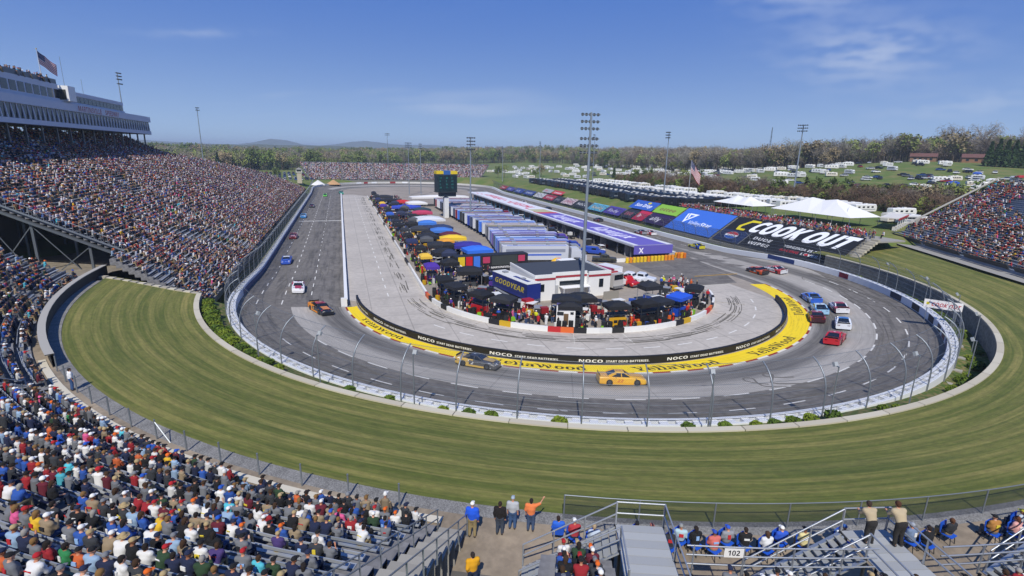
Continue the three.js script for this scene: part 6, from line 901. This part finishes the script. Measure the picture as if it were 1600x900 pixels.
{ // white tents above the banners
  const tent = (l, x, z, L, D, h0, hp, ry) => { const g = thing('event_tent', l, 'tent', null, [x, h0, z], ry), a = D / 2, b = L / 2, r = b * 0.3; const roof = loft([[b, [[a, 2.4], [a * 0.98, 2.45]]], [r + 2, [[a, 2.4], [a * 0.35, hp - 1.1]]], [r, [[a, 2.4], [a * 0.06, hp]]], [0, [[a, 2.4], [a * 0.07, hp - 0.5]]], [-r, [[a, 2.4], [a * 0.06, hp]]], [-r - 2, [[a, 2.4], [a * 0.35, hp - 1.1]]], [-b, [[a, 2.4], [a * 0.98, 2.45]]]]); part('roof', roof, M('#e9e9e7', 0.7), g); for (const sx of [-1, 1]) for (let i = 0; i <= 5; i++) part('post', bar([sx * a * 0.96, 0, lerp(-b, b, i / 5) * 0.97], [sx * a * 0.96, 2.42, lerp(-b, b, i / 5) * 0.97], 0.09), alu, g); for (let i = -4; i <= 4; i++) part('seam', bar([-a * 0.98, 2.46, i * b / 4.6], [-a * 0.2, hp - 1.4, i * b / 6], 0.06), M('#d0d2d2', 0.7), g); };
  tent('smaller white peaked event tent above the blue banner', 83.5, -53, 17, 9, 7.0, 4.8, 0.05); tent('large white peaked event tent above the black banner', 87.5, -27, 25, 11, 7.0, 6.2, 0.05);
  const c = thing('concession_stand', 'red edged flat canopy beside the right hand grandstand', 'stall', null, [96.5, 6.6, -13.5], 0.5); part('roof', box(15, 0.25, 4, 0, 3.2, 0), M('#d8d4cc', 0.7), c); part('fascia', box(15.1, 0.5, 0.1, 0, 3.0, 2.05), M('#b0242c', 0.6), c); part('counter', box(14, 1.1, 0.6, 0, 0.55, 1.2), M('#c8c4ba', 0.8), c); for (let i = 0; i < 5; i++) part('post', bar([-7 + i * 3.5, 0, 1.9], [-7 + i * 3.5, 3.1, 1.9], 0.12), white, c);
}
// ================================================================ LIGHT POLES, LAMPS, FLAGS
const lampGeo = (() => { const g = cyl(0.25, 0.15, 0.34, 8); g.rotateX(1.2); return g; })(), lampMat = M('#3e444c', 0.5, 0.3);
function lightPole(label, x, z, y, h, rows, n, ry, r = 0.32) {
  const g = thing('light_pole', label, 'light pole', 'tall floodlight poles', [x, y, z], ry);
  part('pole', cyl(r, r * 0.45, h, 10), M('#8f99a2', 0.5, 0.4), g); part('base', cyl(r * 1.8, r * 1.8, 0.5, 10), concGrey, g);
  for (let k = 0; k < rows; k++) { const yy = h - 0.3 - k * 1.05 - (k >= 3 ? 0.45 : 0), W = n * 0.62; part('cross_arm', box(W, 0.12, 0.12, 0, yy, 0.25), M('#7a828a', 0.5, 0.4), g); for (let i = 0; i < n; i++) { const m = part('lamp', lampGeo, lampMat, g); m.position.set((i - (n - 1) / 2) * 0.62, yy, 0.45); } }
}
lightPole('tallest floodlight pole, standing beside the white infield building', -1.1, 8.1, 0, 29.7, 6, 5, Math.PI * 0.95, 0.34);
lightPole('floodlight pole among the team haulers', 2.6, -87.8, 0, 28.3, 4, 5, 0.1);
lightPole('floodlight pole left of the scoreboard', -3, -209, 0, 28, 3, 6, 0.1, 0.26); lightPole('floodlight pole just left of the scoreboard', 3.4, -209, 0, 27.6, 3, 3, 0.1, 0.26);
lightPole('floodlight pole far behind the left half of the far grandstand', -2, -350, outH(-2, -350), 32, 2, 6, 0.1);
lightPole('floodlight pole beside the large white tent', 128, -77.4, 7.6, 28.5, 3, 6, -1.1, 0.36); lightPole('floodlight pole behind the green and blue banners', 89.4, -106.3, 6, 27.2, 3, 4, -1.3);
lightPole('thin floodlight pole behind the red and white banners', 81.9, -233, 6, 25, 3, 2, -1.3, 0.26); lightPole('thin floodlight pole beyond the far end of the back stretch', 66, -262, 5, 23, 2, 2, -1.3, 0.24); lightPole('slim floodlight pole just left of the tallest pole', 78, -150, 6, 27, 3, 2, -1.3, 0.2);
lightPole('floodlight pole rising behind the far part of the main grandstand', -101, -208, 4.5, 37, 2, 3, 0.6, 0.3); lightPole('floodlight pole behind the suite tower roof', -112, -148, 5, 43.5, 4, 4, 1.2, 0.3);
{ // small lamps on the planted strip
  [-57, -47, -36.7, -12.7, -1.7, 8.3, 23.4, 36.5, 47.8, 58.5, 70].forEach((a, i) => { const s = station(0, a * D2R, 1, 0), q = s.at(56.2), y = stripH(a, 56.2); const g = thing('strip_lamp', `small square lamp on a thin post on the planted strip, ${ord(i + 1)} from left`, 'lamp', 'small lamps behind the track wall', [q[0], y, q[1]], a * D2R + Math.PI); part('post', cyl(0.06, 0.045, 4.6, 6), galv, g); part('arm', box(0.08, 0.08, 0.5, 0, 4.6, 0.2), galv, g); part('lamp_head', box(0.34, 0.36, 0.24, 0, 4.7, 0.36, 0, 0.5), M('#a4a9ab', 0.5), g); });
}
const flagTex = canvasTex(380, 200, (c, w, h) => { for (let i = 0; i < 13; i++) { c.fillStyle = i % 2 ? '#dcdad6' : '#a3202e'; c.fillRect(0, i * h / 13, w, h / 13 + 1); } c.fillStyle = '#24305c'; c.fillRect(0, 0, w * 0.4, h * 7 / 13); c.fillStyle = '#e6e6e6'; for (let r = 0; r < 9; r++) for (let k = 0; k < (r % 2 ? 5 : 6); k++) { c.beginPath(); c.arc(10 + k * 25 + (r % 2 ? 12 : 0), 9 + r * 11.2, 3.2, 0, 7); c.fill(); } });
function flag(label, x, y, z, poleH, L, Hh, droop, ry) {
  const g = thing('flag', label, 'flag', null, [x, y, z], ry); part('pole', cyl(0.12, 0.06, poleH, 8), M('#c9cccf', 0.4, 0.4), g); part('finial', new THREE.SphereGeometry(0.14, 8, 6).translate(0, poleH + 0.1, 0), M('#c9a83c', 0.3, 0.7), g);
  const rows = []; for (let i = 0; i <= 14; i++) { const t = i / 14, l = []; for (let j = 0; j <= 5; j++) { const v = j / 5; l.push([0.1 + t * L * (1 - droop * 0.2), poleH - 0.2 - v * Hh - t * L * droop - 0.12 * Math.sin(t * 9 + v), 0.28 * Math.sin(t * 8 + v * 1.2) * t]); } rows.push(l); }
  const ge = sheet(rows), uv = ge.attributes.uv; rows.forEach((l, i) => l.forEach((_, j) => uv.setXY(i * 6 + j, i / 14, 1 - j / 5))); part('cloth', ge, texMat(flagTex, 0.9, { side: THREE.DoubleSide }), g);
}
flag('stars and stripes flag flying over the suite tower', -100, 36.4, -64.6, 6.9, 4.6, 2.6, 0.5, 1.25); flag('stars and stripes flag drooping above the blue banner', 77.5, 6.6, -73.5, 16, 5.8, 3.9, 0.85, 0.2);
{ const t = canvasTex(256, 72, (c) => { c.fillStyle = '#eeecea'; c.fillRect(0, 0, 256, 72); c.textBaseline = 'middle'; bFont(c, 'COOK OUT', 46, 38, 196, 46, '#b8202c', 'italic bold'); c.fillStyle = '#d8c83a'; c.fillRect(14, 22, 22, 24); });
  const g = thing('sponsor_sign', 'white sign with red COOK OUT lettering on the catch fence', 'sign', null, [37.6, 4.2, 38.4], -0.95); part('panel', box(4.1, 1.15, 0.08, 0, 0.6, 0), M('#e2e0dc', 0.6), g); const m = part('lettering', new THREE.PlaneGeometry(4.0, 1.08), texMat(t, 0.6), g); m.position.set(0, 0.6, 0.06); for (const x of [-1.6, 1.6]) part('bracket', bar([x, -2.2, -0.1], [x, 0.5, -0.1], 0.07), galv, g); }
// ================================================================ PLANTS
const leafR = RNG(55);
function leafQuads(n, place, size, aspect = 1) { // small randomly turned leaf faces
  const pos = [], nor = [], uv = [], A = V(0, 0, 0), B = V(0, 0, 0), N = V(0, 0, 0);
  for (let i = 0; i < n; i++) {
    const p = place(i), s = size * (0.6 + leafR() * 0.8); N.set(leafR() - 0.5, leafR() * 0.9 - 0.2, leafR() - 0.5).normalize(); A.set(leafR() - 0.5, leafR() - 0.5, leafR() - 0.5).cross(N).normalize(); B.crossVectors(N, A);
    const a = s * 0.5, b = s * 0.5 * aspect, c = [[-1, -1], [1, -1], [1, 1], [-1, -1], [1, 1], [-1, 1]];
    for (const [u, v] of c) { pos.push(p[0] + A.x * u * a + B.x * v * b, p[1] + A.y * u * a + B.y * v * b, p[2] + A.z * u * a + B.z * v * b); nor.push(N.x, N.y, N.z); uv.push(u, v); }
  }
  const g = new THREE.BufferGeometry(); g.setAttribute('position', new THREE.Float32BufferAttribute(pos, 3)); g.setAttribute('normal', new THREE.Float32BufferAttribute(nor, 3)); g.setAttribute('uv', new THREE.Float32BufferAttribute(uv, 2)); return g;
}
const rsph = () => { let x, y, z, d; do { x = leafR() * 2 - 1; y = leafR() * 2 - 1; z = leafR() * 2 - 1; d = x * x + y * y + z * z; } while (d > 1 || d < 0.02); return [x, y, z]; };
function treeGeo(kind, H, seed) {
  const R = RNG(seed), limbs = [], tips = []; const th = kind === 'conifer' ? H * 0.95 : H * 0.62;
  limbs.push(cyl(H * 0.018 + 0.08, H * 0.006, th, 6));
  if (kind !== 'conifer') for (let i = 0; i < 13; i++) { const y = H * (0.28 + 0.045 * i * 0.8), a = i * 2.4 + R(), l = H * (0.26 - 0.008 * i) * (0.75 + R() * 0.5), e = [Math.cos(a) * l, y + l * (0.75 + R() * 0.5), Math.sin(a) * l]; limbs.push(bar([0, Math.min(y, th), 0], e, H * 0.012, H * 0.012)); tips.push(e); const e2 = [e[0] * 1.25 + (R() - 0.5) * l * 0.5, e[1] + l * 0.3, e[2] * 1.25 + (R() - 0.5) * l * 0.5]; limbs.push(bar(e, e2, H * 0.006)); tips.push(e2); }
  tips.push([0, H * 0.85, 0], [0, H * 0.72, 0]);
  const trunk = merge(limbs); let crown;
  if (kind === 'conifer') crown = leafQuads(900, () => { const t = Math.pow(leafR(), 0.8), r = (1 - t) * H * 0.2 * (0.5 + 0.5 * leafR()) + 0.1, a = leafR() * 6.283; return [Math.cos(a) * r, H * (0.05 + 0.95 * t), Math.sin(a) * r]; }, H * 0.06);
  else if (kind === 'bare') crown = leafQuads(620, () => { const t = tips[Math.floor(leafR() * tips.length)], q = rsph(), s = H * 0.14; return [t[0] + q[0] * s, t[1] + q[1] * s, t[2] + q[2] * s]; }, 0.1, 16);
  else crown = leafQuads(kind === 'light' ? 300 : 480, () => { const t = tips[Math.floor(leafR() * tips.length)], q = rsph(), s = H * 0.13; return [t[0] + q[0] * s, t[1] + q[1] * s, t[2] + q[2] * s]; }, H * 0.052);
  return { trunk, crown };
}
const barkM = M('#5a5047', 0.95), leafM = (h) => new THREE.MeshStandardMaterial({ color: h, roughness: 0.95, side: THREE.DoubleSide });
const TK = { green: [treeGeo('leafy', 17, 1), leafM('#5f7036'), 'broadleaf tree in fresh green leaf'], light: [treeGeo('light', 16, 2), leafM('#838e4c'), 'thin spring tree with pale green leaves'], bare: [treeGeo('bare', 18, 3), leafM('#8c867c'), 'bare grey brown tree without leaves'], bare2: [treeGeo('bare', 16, 4), leafM('#80766a'), 'bare brown tree without leaves'], dark: [treeGeo('conifer', 15, 5), leafM('#3a5228'), 'dark green conifer'], bud: [treeGeo('light', 17, 6), leafM('#8f8163'), 'reddish brown budding tree'] };
{
  // far woods: one mass per kind, trunks and crowns instanced
  const R = RNG(808), lists = {}; for (const k in TK) lists[k] = [];
  const cx = -38, cz = 85; const mixes = az => az < -0.05 ? ['green', 'light', 'bare', 'bud', 'light', 'dark', 'bare2'] : az < 0.5 ? ['light', 'bare', 'bare2', 'bud', 'light', 'green'] : ['bare', 'bare2', 'bare', 'bud', 'light', 'bare2'];
  for (let i = 0; i < 5200; i++) {
    const az = lerp(-0.62, 1.12, R()), d0 = az < 0 ? lerp(470, 560, smooth(-0.5, 0, az)) : az < 0.5 ? lerp(560, 760, smooth(0, 0.2, az)) - 200 * smooth(0.36, 0.5, az) : lerp(560, 430, smooth(0.5, 0.75, az)); const d = d0 + Math.pow(R(), 1.4) * 420;
    const x = cx + Math.sin(az) * d, z = cz - Math.cos(az) * d; const m = mixes(az); lists[m[Math.floor(R() * m.length)]].push([x, T(x, z) - 0.3, z, 0.5 + R() * 0.62]);
  }
  const o = new THREE.Object3D(), c = new THREE.Color();
  for (const k in lists) { const l = lists[k], g = thing('wood', `distant mass of ${{ green: 'green', light: 'pale green', bare: 'bare grey', bare2: 'bare brown', dark: 'dark evergreen', bud: 'reddish budding' }[k]} trees along the horizon`, 'wood'); g.userData.kind = 'stuff'; const [geo, lm] = TK[k]; [['trunks', geo.trunk, barkM], ['crowns', geo.crown, lm]].forEach(([n, ge, m]) => { const im = new THREE.InstancedMesh(ge, m, l.length); im.name = n; im.userData.kind = 'stuff'; im.castShadow = im.receiveShadow = true; l.forEach(([x, y, z, s], i) => { o.position.set(x, y, z); o.rotation.set(0, hash2(i, 5, 1) * 6.28, 0); o.scale.set(s * (0.85 + 0.3 * hash2(i, 2, 2)), s, s); o.updateMatrix(); im.setMatrixAt(i, o.matrix); const v = 0.75 + 0.5 * hash2(i, 9, 4); im.setColorAt(i, c.setRGB(v, v * (0.95 + 0.1 * hash2(i, 3, 8)), v * 0.95)); }); g.add(im); }); }
  // nearer trees, one object each
  const tree = (k, x, z, s, where) => { const [geo, lm, txt] = TK[k], g = thing(k === 'dark' ? 'conifer' : 'tree', `${txt} ${where}`, 'tree', 'trees round the speedway', [x, T(x, z) - 0.2, z], R() * 6.28); g.scale.setScalar(s); part('trunk', geo.trunk, barkM, g); part('crown', geo.crown, lm, g); };
  for (let i = 0; i < 34; i++) tree(['bare', 'bare2', 'light', 'bare', 'bud', 'bare'][i % 6], 372 + (R() - 0.5) * 40 - i * 2.2, -210 + i * 7.2 + (R() - 0.5) * 6, 0.95 + R() * 0.4, `on the right hand hilltop, ${ord(i + 1)} from left`);
  for (let i = 0; i < 24; i++) { const t = i / 23; const x = lerp(292, 338, t), z = lerp(-112, -52, t); tree('dark', x, z, 0.84 + R() * 0.12, `in the right hand evergreen row, ${ord(i + 1)} from left`); }
  for (let i = 0; i < 46; i++) { const z = -205 + i * 4.3 + (R() - 0.5) * 5, x = 136 + (R() - 0.5) * 16 + 10 * smooth(-60, 10, z); tree(['bare2', 'bud', 'bare', 'bare2', 'light', 'green'][Math.floor(R() * 6)], x, z, 0.3 + R() * 0.28, `in scrub behind the campers, ${ord(i + 1)} from left`); }
  [[-150, -215, 'green', 0.75], [-160, -205, 'dark', 0.8], [-170, -222, 'light', 0.9], [-150, -250, 'green', 0.7], [-102, -330, 'green', 0.4], [-80, -310, 'green', 0.42], [-190, -200, 'green', 1], [-180, -180, 'light', 0.9], [-205, -170, 'green', 1], [-128, -300, 'bare', 1.0], [-140, -330, 'bare2', 1.1]].forEach(([x, z, k, s], i) => tree(k, x, z, s, `behind the main grandstand, ${ord(i + 1)} there`));
  [[74, -300, 'green', 0.5], [82, -310, 'light', 0.6], [100, -290, 'green', 0.45], [120, -330, 'bud', 0.6], [155, -270, 'dark', 0.5], [150, -262, 'dark', 0.45]].forEach(([x, z, k, s], i) => tree(k, x, z, s, `right of the far grandstand, ${ord(i + 1)} from left`));
  tree('bud', 232, -160, 0.6, 'on the hill crest');
  // scrub below the campground: one tangle of bushes
  const bushG = leafQuads(260, () => { const q = rsph(); return [q[0] * 1.9, 1.5 + q[1] * 1.5, q[2] * 1.9]; }, 0.42), twigG = leafQuads(300, () => { const q = rsph(); return [q[0] * 2, 1.9 + q[1] * 1.9, q[2] * 2]; }, 0.06, 22);
  for (const [nm, ge, cols, cnt, lb] of [['leafy_scrub', bushG, ['#5a6a2a', '#4a5a24', '#6f7a34'], 420, 'tangled green scrub on the slope behind the campers'], ['brown_scrub', twigG, ['#6a5644', '#5c4c3c', '#74604a'], 700, 'tangled leafless brown scrub on the slope behind the campers']]) { const im = new THREE.InstancedMesh(ge, leafM('#ffffff'), cnt); im.name = numbered(nm); im.castShadow = im.receiveShadow = true; for (let i = 0; i < cnt; i++) { const z = lerp(-215, 30, R()), x = 127 + Math.pow(R(), 1.3) * (22 + 24 * smooth(-110, -20, z)); o.position.set(x, T(x, z) - 0.2, z); o.rotation.set(0, R() * 6.28, 0); const s = 0.7 + R() * 0.9; o.scale.set(s, s * (0.8 + R() * 0.5), s); o.updateMatrix(); im.setMatrixAt(i, o.matrix); im.setColorAt(i, c.set(cols[i % 3]).multiplyScalar(0.75 + R() * 0.5)); } im.userData = { kind: 'stuff', label: lb, category: 'scrub' }; scene.add(im); }
  // clipped shrubs on the planted strip
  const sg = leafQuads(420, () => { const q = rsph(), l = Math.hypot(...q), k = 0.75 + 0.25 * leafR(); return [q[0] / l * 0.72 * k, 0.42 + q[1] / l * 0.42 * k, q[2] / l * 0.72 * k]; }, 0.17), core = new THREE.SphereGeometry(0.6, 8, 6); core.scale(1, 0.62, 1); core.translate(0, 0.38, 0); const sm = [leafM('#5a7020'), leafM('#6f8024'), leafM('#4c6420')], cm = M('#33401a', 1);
  const spots = []; for (let a = -78; a < 84; a += 1.9) if (R() > (a > -60 && a < 20 ? 0.45 : 0.3)) spots.push([a + R(), 55.8 + R() * 1.1]); for (let i = 0; i < 24; i++) spots.push([-81 + i * 1.15, 56.2 + R() * 0.7]);
  spots.forEach(([a, r], i) => { const q = station(0, a * D2R, 1, 0).at(r); const g = thing('shrub', `round clipped yellow green shrub on the planted strip, ${ord(i + 1)} from left`, 'shrub', 'shrubs behind the track wall', [q[0], stripH(a, r) - 0.05, q[1]], R() * 6); g.scale.setScalar((a > -62 && a < 22 ? 0.5 : 0.7) + R() * 0.45); part('foliage', sg, sm[i % 3], g); part('stems', core, cm, g); });
}
// ================================================================ CAMPGROUND
{
  const R = RNG(3131);
  const rvProto = (c, str, L) => { const g = new THREE.Group(); const body = loft([[L / 2, [[1.1, 0.6], [1.2, 0.9], [1.2, 2.2], [0.9, 2.5]]], [L / 2 - 0.5, [[1.2, 0.5], [1.22, 0.8], [1.22, 3.0], [1.0, 3.15]]], [-L / 2 + 0.2, [[1.2, 0.5], [1.22, 0.8], [1.22, 3.0], [1.0, 3.15]]], [-L / 2, [[1.1, 0.6], [1.15, 0.9], [1.15, 2.9], [0.95, 3.05]]]]); part('body', body, M(c, 0.45), g); part('windshield', box(2.0, 0.9, 0.08, 0, 2.1, L / 2 - 0.12, 0, -0.5), darkGlass, g); for (const s of [-1, 1]) { for (let k = 0; k < 4; k++) part('window', box(0.04, 0.6, 1.1, s * 1.225, 2.15, -L / 2 + 1.6 + k * (L - 3) / 3.4), darkGlass, g); part('stripe', box(0.03, 0.28, L * 0.86, s * 1.222, 1.3, 0), M(str, 0.5), g); } part('roof_unit', merge([box(0.9, 0.3, 1.2, 0, 3.28, 0.8), box(0.7, 0.25, 0.8, 0, 3.26, -1.8)]), M('#d8d8d4', 0.6), g); part('awning', box(1.8, 0.05, L * 0.5, 2.0, 2.6, 0, 0, 0, -0.15), M(c, 0.7), g); for (const [x, z] of [[-1.05, L / 2 - 1.6], [1.05, L / 2 - 1.6], [-1.05, -L / 2 + 2], [1.05, -L / 2 + 2]]) { const w = part('wheel', wheelGeo, M('#1a1a1c', 0.9), g); w.position.set(x, 0.45, z); w.scale.setScalar(0.9); } return g; };
  const whites = [rvProto('#e4e4e0', '#8a8f98', 9), rvProto('#dcd8cc', '#7c5a44', 8), rvProto('#e8e8e6', '#a0a4a8', 10.5), rvProto('#d4d6d8', '#46587c', 7)], darks = [rvProto('#1c2026', '#5a6068', 12), rvProto('#22303f', '#8a929a', 12.5), rvProto('#2a2a2e', '#6a3038', 12)];
  const put = (p, name, label, cat, grp, x, z, ry, dy = 0) => { const g = p.clone(); g.name = numbered(name); g.position.set(x, T(x, z) + dy, z); g.rotation.y = ry; g.userData = {}; if (name === 'camper') g.scale.setScalar(x > 150 || z < -240 ? 0.7 : 0.85); tag(g, label, cat, grp); scene.add(g); };
  let n = 0;
  for (let row = 0; row < 2; row++) for (let z = -66; z > -228; z -= 4.6) { const x = 76 + row * 15 + (z < -150 ? 3 : 0); put(darks[Math.floor(R() * 3)], 'motor_coach', `dark motor coach in the ${row ? 'second' : 'front'} row above the banners, ${ord(++n)} counted from the near end`, 'motorhome', 'dark motor coaches above the back stretch', x + R() * 2, z + (R() - 0.5), Math.PI / 2 + (R() - 0.5) * 0.1); }
  const wl = 'white camper parked in the crowded campground beyond the back stretch', wg = 'white campers beyond the back stretch'; const wput = (x, z, ry) => put(whites[Math.floor(R() * 4)], 'camper', wl, 'camper', wg, x, z, ry);
  for (const [x, za, zb, st] of [[106, -12, -228, 5.2], [118, -24, -226, 5.6]]) for (let z = za; z > zb; z -= st) if (R() < 0.82) wput(x + R() * 3, z + R(), Math.PI / 2 + (R() - 0.5) * 0.4);
  for (let i = 0; i < 84; i++) wput(165 + R() * 120, -120 - R() * 190, Math.round(R() * 2) * 0.8 + R() * 0.3);
  for (let i = 0; i < 120; i++) { const t = R(), x = 70 + t * 240 + R() * 30, z = -270 - R() * 230 - t * 20; wput(x, z, Math.round(R() * 3) * 0.7 + R() * 0.2); }
  for (let i = 0; i < 24; i++) wput(168 + R() * 70, -30 - R() * 60, R() * 3);
  // parked cars behind the main grandstand and on the hill
  const carP = ['#dcdee0', '#26282c', '#6b6f75', '#8c1c22', '#2c4a86', '#b9bcc0', '#3a3c40', '#e4e4e2'].map(c => { const g = new THREE.Group(); const S = (w, a, b) => [[w * 0.96, a], [w, a + 0.2], [w, b - 0.1], [w * 0.88, b]]; part('body', loft([[2.2, S(0.8, 0.35, 0.65)], [1.9, S(0.9, 0.3, 0.8)], [-1.9, S(0.9, 0.3, 0.95)], [-2.15, S(0.85, 0.4, 0.85)]]), M(c, 0.35), g); part('windows', loft([[0.95, [[0.8, 0.85], [0.7, 0.9]]], [0.35, [[0.82, 0.85], [0.66, 1.38]]], [-1.1, [[0.82, 0.9], [0.66, 1.4]]], [-1.8, [[0.78, 0.9], [0.68, 0.95]]]]), darkGlass, g); part('roof', box(1.3, 0.05, 1.5, 0, 1.41, -0.38), M(c, 0.35), g); for (const [x, z] of [[-0.8, 1.35], [0.8, 1.35], [-0.8, -1.35], [0.8, -1.35]]) { const w = part('wheel', wheelGeo, M('#1a1a1c', 0.9), g); w.position.set(x, 0.32, z); w.scale.setScalar(0.64); } return g; });
  for (let i = 0; i < 95; i++) put(carP[Math.floor(R() * 8)], 'parked_car', 'small parked car among the campers beyond the back stretch', 'car', 'cars parked beyond the back stretch', 155 + R() * 140, -110 - R() * 230, R() * 6);
  for (let r = 0; r < 9; r++) for (let k = 0; k < 14; k++) { if (R() < 0.12) continue; put(carP[Math.floor(R() * 8)], 'parked_car', 'small parked car in the lot beyond the main grandstand', 'car', 'cars parked beyond the main grandstand', -56 - k * 3.4 - r * 1.2, -292 - r * 13 + (R() - 0.5), (r % 2) * Math.PI + (R() - 0.5) * 0.1); }
  for (let i = 0; i < 90; i++) put(carP[Math.floor(R() * 8)], 'parked_car', 'small parked car among the campers on the right hand hill', 'car', 'cars parked on the right hand hill', 166 + R() * 100, -26 - R() * 90, R() * 6);
  for (let i = 0; i < 9; i++) { const x = 186 + R() * 66, z = -44 - R() * 44, g = thing('canopy_tent', `${['blue', 'white', 'red'][i % 3]} canopy tent on the right hand hill, ${ord(i + 1)} of those there`, 'tent', 'canopy tents on the hill', [x, T(x, z), z], R()); part('roof', cg2, M(['#2c56b0', '#e4e4e2', '#b0282c'][i % 3], 0.7), g).position.y = 2.3; for (const a of [-1, 1]) for (const b of [-1, 1]) part('post', bar([a * 1.9, 0, b * 1.4], [a * 1.9, 2.35, b * 1.4], 0.08), alu, g); }
  const house = (l, x, z, ry, L, wc) => { const g = thing('house', l, 'house', null, [x, T(x, z) - 0.2, z], ry); part('wall', box(L, 3.2, 8, 0, 1.6, 0), M(wc, 0.9), g); const rf = loft([[L / 2 + 0.5, [[4.7, 3.2], [0.1, 5.4]]], [-L / 2 - 0.5, [[4.7, 3.2], [0.1, 5.4]]]]); rf.rotateY(Math.PI / 2); part('roof', rf, M('#6a4a44', 0.9), g); for (let i = 0; i < 4; i++) part('window', box(1.4, 1.2, 0.08, -L / 2 + 2.5 + i * (L - 5) / 3, 1.8, 4.03), darkGlass, g); part('door', box(1.1, 2.1, 0.08, 0.9, 1.1, 4.04), M('#4a3428', 0.7), g); };
  house('long low brick house on the hill crest, the right hand one', 322, -134, -1.0, 17, '#8e6a50'); house('long low brick house on the hill crest, the left hand one', 312, -160, -1.0, 13, '#8c6c54'); house('white walled building with brown roof behind the main grandstand', -130, -262, 0.5, 30, '#dcdad2');
  const tw = thing('viewing_tower', 'small square tower beside the white tents at the far end of the main grandstand', 'tower', null, [-62, 3.4, -262]); part('shaft', box(2.6, 6.5, 2.6, 0, 3.25, 0), M('#b8ae98', 0.9), tw); part('cabin', box(3.4, 1.8, 3.4, 0, 7.3, 0), M('#d0ccc0', 0.8), tw); part('window', box(2.6, 0.8, 0.08, 0, 7.4, 1.73), darkGlass, tw); part('roof', new THREE.ConeGeometry(2.9, 1.3, 4).rotateY(0.785).translate(0, 8.8, 0), M('#8c8a84', 0.8), tw);
  [['white peaked tent at the far end of the main grandstand', -52, -270, '#e8e6e0'], ['tan peaked tent beside the white one', -43, -276, '#c49a6a']].forEach(([l, x, z, c]) => { const g = thing('canopy_tent', l, 'tent', null, [x, T(x, z), z]); part('roof', new THREE.ConeGeometry(6, 3, 4).rotateY(0.785).translate(0, 4.1, 0), M(c, 0.7), g); for (const a of [-1, 1]) for (const b of [-1, 1]) part('post', bar([a * 4, 0, b * 4], [a * 4, 2.7, b * 4], 0.1), alu, g); });
  const mast = thing('radio_mast', 'thin lattice radio mast above the woods on the right', 'mast', null, [358, T(358, -338), -338]); for (const [a, b] of [[-1, -1], [1, -1], [0, 1]]) part('mast_leg', bar([a, 0, b], [a * 0.2, 38, b * 0.2], 0.18), steel, mast); for (let k = 0; k < 9; k++) part('brace', bar([-1 + k * 0.08, k * 4, -1 + k * 0.08], [1 - k * 0.08, k * 4 + 3.4, 0], 0.12), steel, mast);
}
// distant hills
{
  const ridge = (d, az0, az1, hf, col, l) => { const rows = []; for (let i = 0; i <= 80; i++) { const az = lerp(az0, az1, i / 80), c = [-38 + Math.sin(az) * d, 85 - Math.cos(az) * d], h = hf(az, i / 80); const q = (k) => [-38 + Math.sin(az) * d * k, 85 - Math.cos(az) * d * k]; const a = q(0.93), b = q(1.08); rows.push([[a[0], 0, a[1]], [c[0], h * 0.7, c[1]].map((v, k) => k === 0 ? lerp(a[0], c[0], 0.6) : k === 2 ? lerp(a[1], c[1], 0.6) : v), [c[0], h, c[1]], [b[0], 0, b[1]]]); } struct('hills', sheet(rows), M(col, 1), l); };
  const bump = (az, c, w, h) => h * Math.exp(-(((az - c) / w) ** 2));
  ridge(5200, -0.75, 1.3, (az) => 42 + bump(az, -0.10, 0.035, 62) + bump(az, 0.04, 0.05, 58) + bump(az, 0.17, 0.09, 34) + bump(az, -0.35, 0.1, 30) + 14 * fbm(az * 14, 3, 4, 8), '#4c5640', 'distant blue hills on the horizon');
  ridge(2300, -0.8, 1.35, (az) => 30 + 16 * fbm(az * 16 + 9, 5, 4, 18), '#4f5534', 'wooded low ridge before the distant hills');
}
renderer.render(scene, camera);
